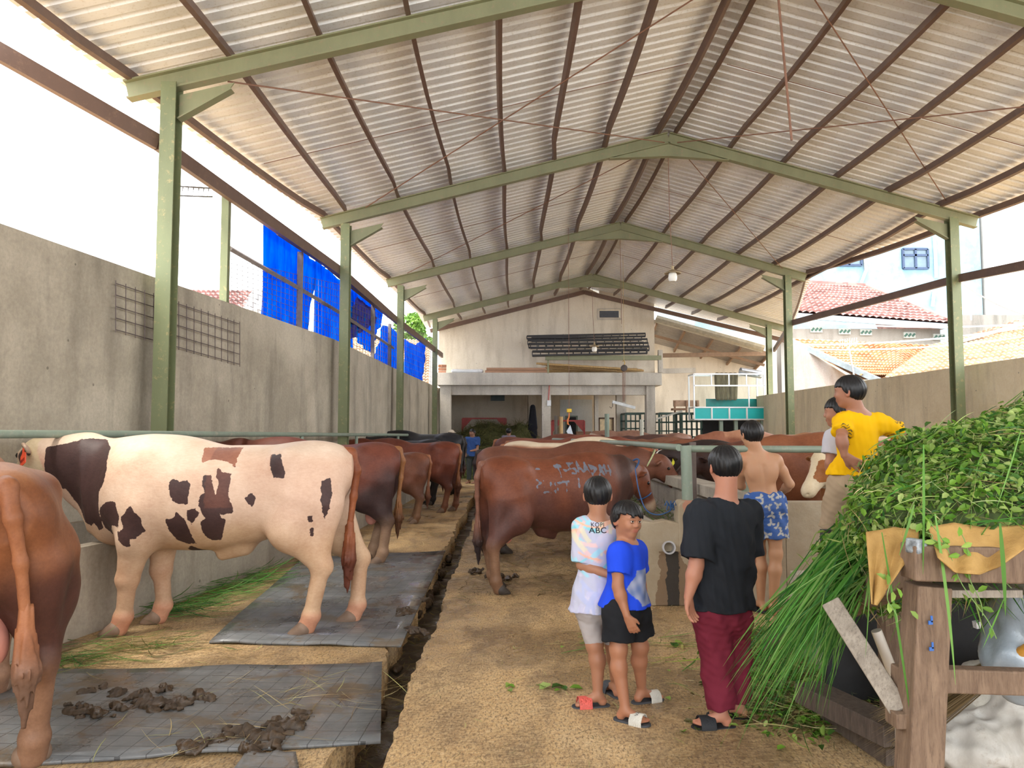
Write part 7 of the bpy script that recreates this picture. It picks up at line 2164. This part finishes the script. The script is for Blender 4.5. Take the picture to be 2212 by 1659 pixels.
# pipe, planks, broom, sacks
pipew = simple('cream_pvc', (.62, .58, .52), .4, var=.06)
a, b = P(1893, 1362, 3.0), P(1925, 1445, 3.0)
dd_ = (b - a).normalized(); b2 = a + dd_ * (a.z / -dd_.z) if dd_.z < 0 else b
m = MB(); pr = [(.020 * math.cos(t), .020 * math.sin(t)) for t in np.linspace(0, 2 * math.pi, 17)[:-1]]
m.tube([b2 + Vector((0, 0, .01)), a], .020, 16, False); m.tube([a, a + (b - a) * .3], .0165, 16, False); m.lathe(a, [(.0165, 0), (.020, .0)], 16, (a - b))
tag(m.build('plastic_pipe', pipew, smooth=True), 'cream plastic pipe leaning under the rack beside the brace', 'pipe')
dkwood = mat_wood('dark_brown_wood', (.05, .035, .028), (.12, .09, .07))  # very dark brown wood for the low timbers and pallet
for (a, b, Ya, Yb, w, h_, lb) in (((1742, 1428), (1935, 1432), 4.2, 3.6, .16, .10, 'upper dark timber lying under the rack'), ((1790, 1490), (1940, 1510), 4.3, 3.7, .14, .08, 'lower dark timber lying under the rack')):
    pa, pb = P(*a, Ya), P(*b, Yb); pa.z = pb.z = max(.05, .22 if 'upper' in lb else (.08 if 'lower' in lb else .16))
    tag(MB().bar(pa, pb, w, h_).build('timber', M['woodgrey'] if 'pale' in lb else dkwood, bevel=.005), lb, 'timber', 'timbers under the rack')
pa, pb = P(1745, 1440, 4.25), P(1930, 1440, 3.65); pa.z = pb.z = .06
tag(MB().bx(1.86, 5.0, 4.55, 4.6, 0, 1.03).build('shade_board', simple('rack_shade_black', (.03, .03, .032), .9)), 'added dark board standing in for the deep shade under the rack', 'board')  # added near-black board, puts the shade under the rack into its colour
tag(MB().bx(3.0, 4.3, 3.0, 4.2, .002, .16).build('pallet', dkwood, bevel=.01), 'dark pallet lying under the right part of the rack', 'pallet')
pa, pb = P(2125, 1352, 4.35), P(2145, 1347, 4.3)
# broom
br_ = empty('broom', P(2000, 1500, 2.9), 'palm-rib broom with red tie and orange handle leaning under the rack', 'broom')
h0 = A_(P(2195, 1415, 2.86)); h1 = A_(P(1905, 1590, 3.75)); h1[2] = max(h1[2], .08)
n = 420; ax_ = nv(h1 - h0); e1 = nv(np.cross(ax_, [0, 0, 1])); e2 = np.cross(ax_, e1)
ang = RS.uniform(0, 6.28, n); rr_ = np.sqrt(RS.uniform(0, 1, n))
st_ = h0 + (e1[None] * np.cos(ang)[:, None] + e2[None] * np.sin(ang)[:, None]) * (rr_ * .022)[:, None]
en_ = h1 + (e1[None] * np.cos(ang)[:, None] + e2[None] * np.sin(ang)[:, None]) * (rr_ * .12)[:, None] + ax_ * RS.uniform(-.12, .12, n)[:, None]
en_[:, 2] = np.maximum(en_[:, 2], .01)
dv = en_ - st_
blades('bristles', st_, dv, np.linalg.norm(dv, axis=1), RS.uniform(.0012, .0022, n), .0, pick(n, [(.30, .23, .13), (.22, .16, .09), (.38, .30, .18)]), M['straw'], br_, seg=4)
MB().lathe(h0 + ax_ * .02, [(.028, -.02), (.030, 0), (.029, .025)], 14, ax_).build('red_tie', simple('red_plastic_tie', (.70, .03, .04), .4), br_, smooth=True)
MB().tube([Vector(h0 + ax_ * -.01), Vector(h0 - ax_ * .45 + np.array([.05, 0, .02]))], .019, 12).build('handle', simple('orange_handle', (.72, .35, .06), .4), br_, smooth=True)
# sacks
def cloth_lump(name, cs, label, mat, seed, amp=.03, hvox=.014, cat='sack', group=None, stripe=None):
    lo = np.min([np.array(c) - np.array(r_) - .12 for c, r_ in cs], 0); hi = np.max([np.array(c) + np.array(r_) + .12 for c, r_ in cs], 0); lo[2] = 0
    F = Field(lo, hi, hvox)
    for c, r_ in cs: F.ell(c, r_, .08)
    F.warp(lambda x, y, z: amp * (np.abs(snoise(x, y, z, 13, seed)) * 1.6 - .5) + amp * .5 * (np.abs(snoise(x, y, z, 30, seed + 1)) * 1.6 - .5))
    F.D = np.maximum(F.D, -(F.ax[2][None, None, :] - .002)).astype(np.float32)
    V, q = F.mesh(); return tag(mesh_obj(name, V, q, mat, smooth=True), label, cat, group)
def sack_mat(name, a, b, rough=.5):
    t = NT(name); f = t.noise(5, 7, .7, dist=.6)
    c = t.ramp(f, [(.3, a), (.6, b)]); c = t.mix(t.ramp(t.noise(14, 6, .75), [(.55, 0.), (.72, .7)]), c, (.26, .19, .13))
    w = t.n('ShaderNodeTexWave'); t.l(t.obj(), w.inputs[0]); w.inputs['Scale'].default_value = 150
    t.set(Base_Color=c, Roughness=rough); t.bump(t.math('ADD', f, t.math('MULTIPLY', w.outputs['Fac'], .1)), .5, .01); return t.m
sk1 = sack_mat('white_woven_sack', (.48, .45, .40), (.66, .64, .60)); sk2 = sack_mat('grey_plastic_sack', (.30, .33, .36), (.46, .50, .55), .3)
def GZ(px, py, z): return tuple(G(px, py, z))
cloth_lump('woven_sack', [(GZ(2100, 1600, .10), (.28, .22, .14)), (GZ(2190, 1570, .18), (.25, .2, .18))], 'crumpled dirty white woven sack at the bottom right corner', sk1, 3, .04, group='crumpled sacks under the rack')
cloth_lump('woven_sack', [(GZ(2150, 1500, .28), (.26, .2, .14)), (GZ(2230, 1480, .26), (.2, .2, .16))], 'pale sack lying above the corner one, just below the lower rail', sack_mat('cream_woven_sack', (.52, .48, .40), (.62, .60, .54)), 8, .035, group='crumpled sacks under the rack')
cloth_lump('plastic_sack', [(GZ(2055, 1560, .14), (.16, .18, .12))], 'bluish grey plastic sack beside the rack leg', sk2, 12, .03, group='crumpled sacks under the rack')
cloth_lump('plastic_bag', [(tuple(P(2215, 1380, 2.95)), (.14, .14, .24)), (tuple(P(2195, 1440, 2.95)), (.10, .12, .12))], 'translucent blue-grey plastic bag hanging at the right edge under the rack', simple('clear_blue_plastic', (.34, .40, .46), .2, var=.3, scale=7, bump=.5), 5, .03, cat='bag')
tag(MB().bar(P(2105, 1350, 3.6), P(2150, 1343, 3.6), .03, .03).build('plastic_scrap', simple('white_scrap', (.7, .72, .75), .4)), 'torn white plastic scrap in the dark under the rack', 'scrap')

# ---- rubber mats on the left standing
t = NT('black_rubber_mat'); f = t.noise(3, 6, .7)
c = t.ramp(f, [(.3, (.10, .108, .115)), (.7, (.19, .195, .20))])
gr = t.n('ShaderNodeTexBrick'); t.l(t.mapping((1, 1, 1), rot=(0, 0, .06)), gr.inputs[0]); gr.inputs['Scale'].default_value = 4.0; gr.inputs['Mortar Size'].default_value = .012; gr.offset = 0
gr.inputs['Color1'].default_value = (1, 1, 1, 1); gr.inputs['Color2'].default_value = (1, 1, 1, 1); gr.inputs['Mortar'].default_value = (.25, .25, .25, 1); gr.inputs['Brick Width'].default_value = .5; gr.inputs['Row Height'].default_value = .5
c = t.mix(.8, c, gr.outputs[0], 'MULTIPLY')
mud = t.noise(1.7, 7, .72, dist=.4)
c = t.mix(t.ramp(mud, [(.52, 0.), (.60, .8)]), c, (.13, .095, .06))
t.set(Base_Color=c, Roughness=t.ramp(t.noise(2.4, 5), [(.4, .55), (.6, .16)])); t.bump(t.math('ADD', f, t.math('MULTIPLY', gr.outputs['Fac'], -.3)), .4, .01)
M['mat'] = t.m
def mat_obj(px, label):
    pts = [G(*p_, 0.02) for p_ in px]
    n = 14; A, B, C_, D_ = pts; V = []; 
    for i in range(n + 1):
        for j in range(n + 1):
            p = A.lerp(B, i / n).lerp(D_.lerp(C_, i / n), j / n); V.append((p.x, p.y, .022 + .012 * max(0, math.sin(i * .9 + j * .5)) * (1 if j in (0, n) or i in (0, n) else .4)))
    F = [(i * (n + 1) + j, (i + 1) * (n + 1) + j, (i + 1) * (n + 1) + j + 1, i * (n + 1) + j + 1) for i in range(n) for j in range(n)]
    o = mesh_obj('rubber_mat', V, F, M['mat'], smooth=True); s_ = o.modifiers.new('s', 'SOLIDIFY'); s_.thickness = .018; s_.offset = -1
    return tag(o, label, 'mat', 'black rubber mats on the left standing')
mat_obj([(-260, 1668), (822, 1600), (825, 1432), (60, 1450)], 'dung-smeared black rubber mat nearest the camera')
mat_obj([(452, 1386), (866, 1394), (962, 1190), (655, 1205)], 'black rubber mat under the spotted bull hind legs')
mat_obj([(530, 1636), (640, 1632), (650, 1700), (480, 1700)], 'corner of a rubber mat at the very bottom edge')
# ---- dung
def dung(pts, label, seed, amp=.016, h_=.010):
    pts = [(G(px, py, 0), r_) for px, py, r_ in pts]
    lo = np.min([A_(p) - r_ - .05 for p, r_ in pts], 0); hi = np.max([A_(p) + r_ + .05 for p, r_ in pts], 0); lo[2] = 0; hi[2] = .14
    F = Field(lo, hi, h_)
    for p, r_ in pts:
        F.ell((p[0], p[1], .024), (r_ * .7, r_ * .5, .016 + .05 * r_), .012)
        for _ in range(16):
            o = RS.normal(scale=r_ * .62, size=2); q_ = RS.uniform(.008, .022); F.ell((p[0] + o[0], p[1] + o[1], .026 + q_ * .3), (q_ * 1.3, q_, q_ * .8), .012)
    F.warp(lambda x, y, z: amp * 1.6 * snoise(x, y, z, 42, seed) + amp * snoise(x, y, z, 95, seed + 1))
    V, q = F.mesh(); return tag(mesh_obj('dung', V, q, M['dung'], smooth=True), label, 'dung', 'dung on the left standing', 'stuff')
td_ = NT('wet_dung'); f = td_.noise(22, 6, .7); td_.set(Base_Color=td_.ramp(f, [(.3, (.022, .014, .008)), (.7, (.085, .052, .028))]), Roughness=td_.ramp(td_.noise(9), [(.4, .7), (.6, .25)])); td_.bump(f, .6, .01); M['dung'] = td_.m
dung([(380, 1530, .13), (330, 1535, .12), (270, 1540, .10), (420, 1520, .08), (215, 1550, .08), (300, 1515, .08), (350, 1500, .06), (160, 1545, .06), (250, 1510, .05)], 'dark dung lumps smeared across the middle of the nearest mat', 2)
dung([(580, 1600, .14), (620, 1580, .12), (530, 1595, .10), (650, 1560, .07), (560, 1625, .10), (495, 1605, .06)], 'long heap of dung near the corner of the nearest mat', 5)
dung([(440, 1620, .06), (410, 1632, .05), (200, 1500, .05)], 'small dung bits along the front of the nearest mat', 7)
dung([(880, 1330, .07), (900, 1370, .08), (870, 1335, .05), (915, 1300, .06)], 'dark muck spilling into the drain beside the second mat', 9)
dung([(1068, 1248, .10), (1100, 1255, .08), (1030, 1240, .07)], 'muck around the chestnut bull hind hoof', 12)
# ---- fodder and straw on the floor
def scatter(name, label, n, region, pal, L, Wd, z=.004, seg=4, mat=None, mound=0.0, curl=.25, kind='stuff', dir0=None, parent=None, tilt=.05):
    P0 = np.array([region() for _ in range(n)]); th = RS.uniform(0, 6.28, n) if dir0 is None else RS.normal(dir0, .5, n)
    P0 = np.concatenate([P0[:, :2], (P0[:, 2:3] if P0.shape[1] > 2 else np.zeros((n, 1))) + z + RS.uniform(0, 1, (n, 1)) * mound], 1)
    d = np.stack([np.cos(th), np.sin(th), RS.normal(scale=tilt, size=n)], 1)
    return tag(blades(name, P0, d, RS.uniform(L * .4, L * 1.3, n), RS.uniform(Wd * .5, Wd * 1.4, n), .02, pick(n, pal), mat or M['straw'], parent, seg=seg, side=np.cross(d, RS.normal(scale=.3, size=(n, 3)) + [0, 0, 1]), floor=z, curl=curl), label, 'fodder', kind=kind)
def blob(px, py, rx, ry):
    c = G(px, py, 0)
    def f():
        a = RS.normal(size=2) * .5; return (c.x + a[0] * rx, c.y + a[1] * ry)
    return f
def multi(*fs): return lambda: fs[RS.randint(len(fs))]()
scatter('cut_grass', 'bright cut grass scattered along the foot of the left trough behind the spotted bull', 520, multi(blob(400, 1300, .45, .5), blob(470, 1275, .35, .5), blob(540, 1255, .3, .5), blob(350, 1325, .35, .3)), GRASS, .40, .007, mound=.09, mat=M['leaf'], dir0=.5, tilt=.12)
scatter('cut_grass', 'trampled green grass between the bulls and the nearest mat', 420, multi(blob(210, 1405, .5, .3), blob(300, 1395, .5, .3), blob(130, 1430, .4, .2), blob(60, 1450, .3, .2)), GRASS + OLD, .32, .005, mound=.035, mat=M['leaf'], dir0=.2)
scatter('trampled_fodder', 'thin trampled fodder on the left standing floor', 900, lambda: (RS.uniform(-3.2, -.9), RS.uniform(4.5, 16)), OLD + DRY, .16, .003, curl=.3)
scatter('straw', 'straw stalks lying on the rubber mats', 90, multi(blob(640, 1500, .8, .35), blob(700, 1530, .35, .3), blob(450, 1600, .7, .2)), DRY, .34, .0028, z=.04, curl=.12)
scatter('trampled_fodder', 'dark trampled fodder under the cattle facing the right trough', 2200, lambda: (RS.uniform(-.5, 1.2), RS.uniform(7.4, 15)), OLD + [(.10, .07, .035)] * 3, .22, .004, curl=.3)
scatter('trampled_fodder', 'fodder bits strewn over the middle walkway', 520, lambda: (RS.uniform(-.4, 2.6), 2.9 + 4.4 * RS.beta(1.6, 1.2)), OLD + DRY, .11, .0028, curl=.3)
scatter('grass_blades', 'long green and yellow blades on the walkway behind the boys', 46, multi(blob(1420, 1440, .6, .35), blob(1260, 1390, .3, .25), blob(1440, 1390, .5, .2)), [(.30, .40, .06), (.12, .30, .05), (.45, .42, .15)], .42, .010, mat=M['leaf'], dir0=0.1, curl=.08, z=.01)
pile = empty('fodder_litter', G(1720, 1490, 0), 'flattened pile of leaves and stems on the floor beside the maroon trousers', 'fodder', kind='stuff')
n = 2600; f_ = multi(blob(1690, 1480, .42, .5), blob(1660, 1430, .3, .4), blob(1740, 1530, .45, .35), blob(1820, 1560, .5, .3), blob(1640, 1390, .3, .5))
pp = np.array([f_() for _ in range(n)]); pz = RS.uniform(.005, .07, n) * np.exp(-((pp[:, 0] - G(1700, 1480).x) ** 2) * 3)
P3 = np.concatenate([pp, pz[:, None] + .004], 1)
leaves('leaves', P3, RS.normal(scale=.45, size=(n, 3)) + [0, 0, 1], RS.uniform(.012, .034, n), pick(n, GREEN + GREEN + OLD), M['leaf'], pile)
n = 1900; pp = np.array([f_() for _ in range(n)]); th = RS.uniform(0, 6.28, n); d = np.stack([np.cos(th), np.sin(th), RS.normal(scale=.12, size=n)], 1)
blades('stems', np.concatenate([pp, RS.uniform(.005, .07, (n, 1))], 1), d, RS.uniform(.08, .32, n), RS.uniform(.0015, .0045, n), .03, pick(n, DRY + GREEN + OLD), M['straw'], pile, seg=4, floor=.004, curl=.2)
n = 26; pp = np.array([multi(blob(1690, 1560, .8, .35), blob(1480, 1400, .8, .5), blob(1180, 1488, .3, .1))() for _ in range(n)])
tag(leaves('fallen_leaves', np.concatenate([pp, np.full((n, 1), .012)], 1), RS.normal(scale=.15, size=(n, 3)) + [0, 0, 1], RS.uniform(.025, .05, n), pick(n, GREEN[1:]), M['leaf'], asp=.7), 'single green leaves dropped on the walkway', 'leaves', kind='stuff')
# grass in the right trough, muck in the drain
scatter('cut_grass', 'green grass lying in the right trough beside the chestnut bull head', 700, lambda: (RS.uniform(1.4, 2.1), RS.uniform(7.5, 12.5)), GRASS + OLD, .26, .006, z=.52, mound=.16, mat=M['leaf'], tilt=.3)
scatter('trampled_fodder', 'muck-soaked fodder lying in the open drain', 420, lambda: (RS.uniform(-.86, -.62), RS.uniform(3.2, 13)), OLD, .14, .004, z=-.20, mound=.04)
pf = Field((-.95, 3.0, -.30), (-.5, 14, .05), .022)
for i in range(46):
    y = RS.uniform(3.4, 13); pf.ell((RS.choice([-.84, -.63]) + RS.uniform(-.02, .03), y, RS.uniform(-.22, -.14)), (RS.uniform(.025, .05), RS.uniform(.08, .25), RS.uniform(.03, .05)), .05)
pf.warp(lambda x, y, z: .016 * snoise(x, y, z, 60, 3)); V, q = pf.mesh()
tag(mesh_obj('drain_muck', V, q, M['dung'], smooth=True), 'dark muck caked along the sides of the open drain', 'muck', kind='stuff')
# ---- hay in the far room
hy = empty('hay_heap', P(1065, 960, 33.5), 'large dull green hay heap in the far left room', 'hay heap', kind='stuff')
Fy = Field((-3.5, 30.8, 0), (2.2, 35.6, 2.6), .09)
for c, r_ in (((1050, 965, 33.5), (1.3, 1.1, 1.0)), ((1090, 970, 33.2), (1.4, 1.0, .95)), ((1122, 965, 33.3), (.6, .8, .95)), ((1060, 1000, 32.0), (1.6, .9, .8))): Fy.ell(P(*c), r_, .3)
Fy.warp(lambda x, y, z: .10 * snoise(x, y, z, 5, 4)); V, q = Fy.mesh()
mesh_obj('core', V, q, simple('hay_core', (.11, .11, .04), .9, var=.4, scale=10), hy, smooth=True)
fc2 = V[q].mean(1); i = RS.randint(0, len(fc2), 7000); pp = fc2[i]; 
d = unit(RS.normal(size=pp.shape) + (pp - pp.mean(0)) * .4)
blades('stems', pp, d, RS.uniform(.2, .6, len(pp)), RS.uniform(.006, .014, len(pp)), .35, pick(len(pp), [(.17, .17, .06), (.11, .13, .04), (.24, .22, .09), (.07, .09, .03)]), M['straw'], hy, seg=4)
g2 = empty('grass_heap', P(1050, 1000, 27.5), 'heap of fresher grass on the floor before the far room', 'grass heap', kind='stuff')
c = P(1055, 1010, 27.5); n = 2600
pp = np.stack([RS.normal(c.x, .55, n), RS.normal(27.5, .7, n), RS.uniform(0, 1, n)], 1); pp[:, 2] = pp[:, 2] * .95 * np.exp(-((pp[:, 0] - c.x) / .9) ** 2)
blades('blades', pp, RS.normal(size=(n, 3)) * [1, 1, .5], .45, .012, .4, pick(n, [(.16, .22, .06), (.12, .16, .05), (.22, .24, .09)]), M['straw'], g2, seg=3, floor=.01)
# rope from the chestnut bull to the trough
cr = P(1392, 1098, 7.7)
pts = [P(1372, 1012, 8.0), P(1380, 1060, 7.75), P(1395, 1100, 7.55), P(1420, 1112, 7.4), P(1446, 1104, 7.35), P(1456, 1090, 7.4)]
tt_ = np.linspace(0, len(pts) - 1, 30); pa_ = np.array([A_(q_) for q_ in pts]); pts = [Vector([float(smooth_interp(np.array([t_]), np.arange(len(pa_)), pa_[:, k_])[0]) for k_ in range(3)]) for t_ in tt_]
tag(MB().tube(pts, .006, 6).build('lead_rope', M['bluerope'], smooth=True), 'blue lead rope from the chestnut bull to the trough end', 'rope')
kn = MB()
for i in range(7): kn.tube([P(1449, 1096, 7.33), P(1440 + i * 3, 1082 + (i % 3) * 5, 7.3), P(1436 + i * 4, 1092 + (i % 2) * 10, 7.31)], .006, 5)
tag(kn.build('rope_knot', M['bluerope']), 'frayed blue rope knot tied at the corner of the trough', 'rope')

# faint old number on the left wall
w8 = W(637, 882, .085)
text_on('8', bpy.data.objects['wall_left'], w8, Vector((.06, 1, 0)), Vector((0, 0, 1)), .62, simple('faint_old_paint', (.30, .265, .215), .9, bump=0), bpy.data.objects['wall_left'], Vector((-1, 0, 0)), -.004, name='painted_number', xs=.75)
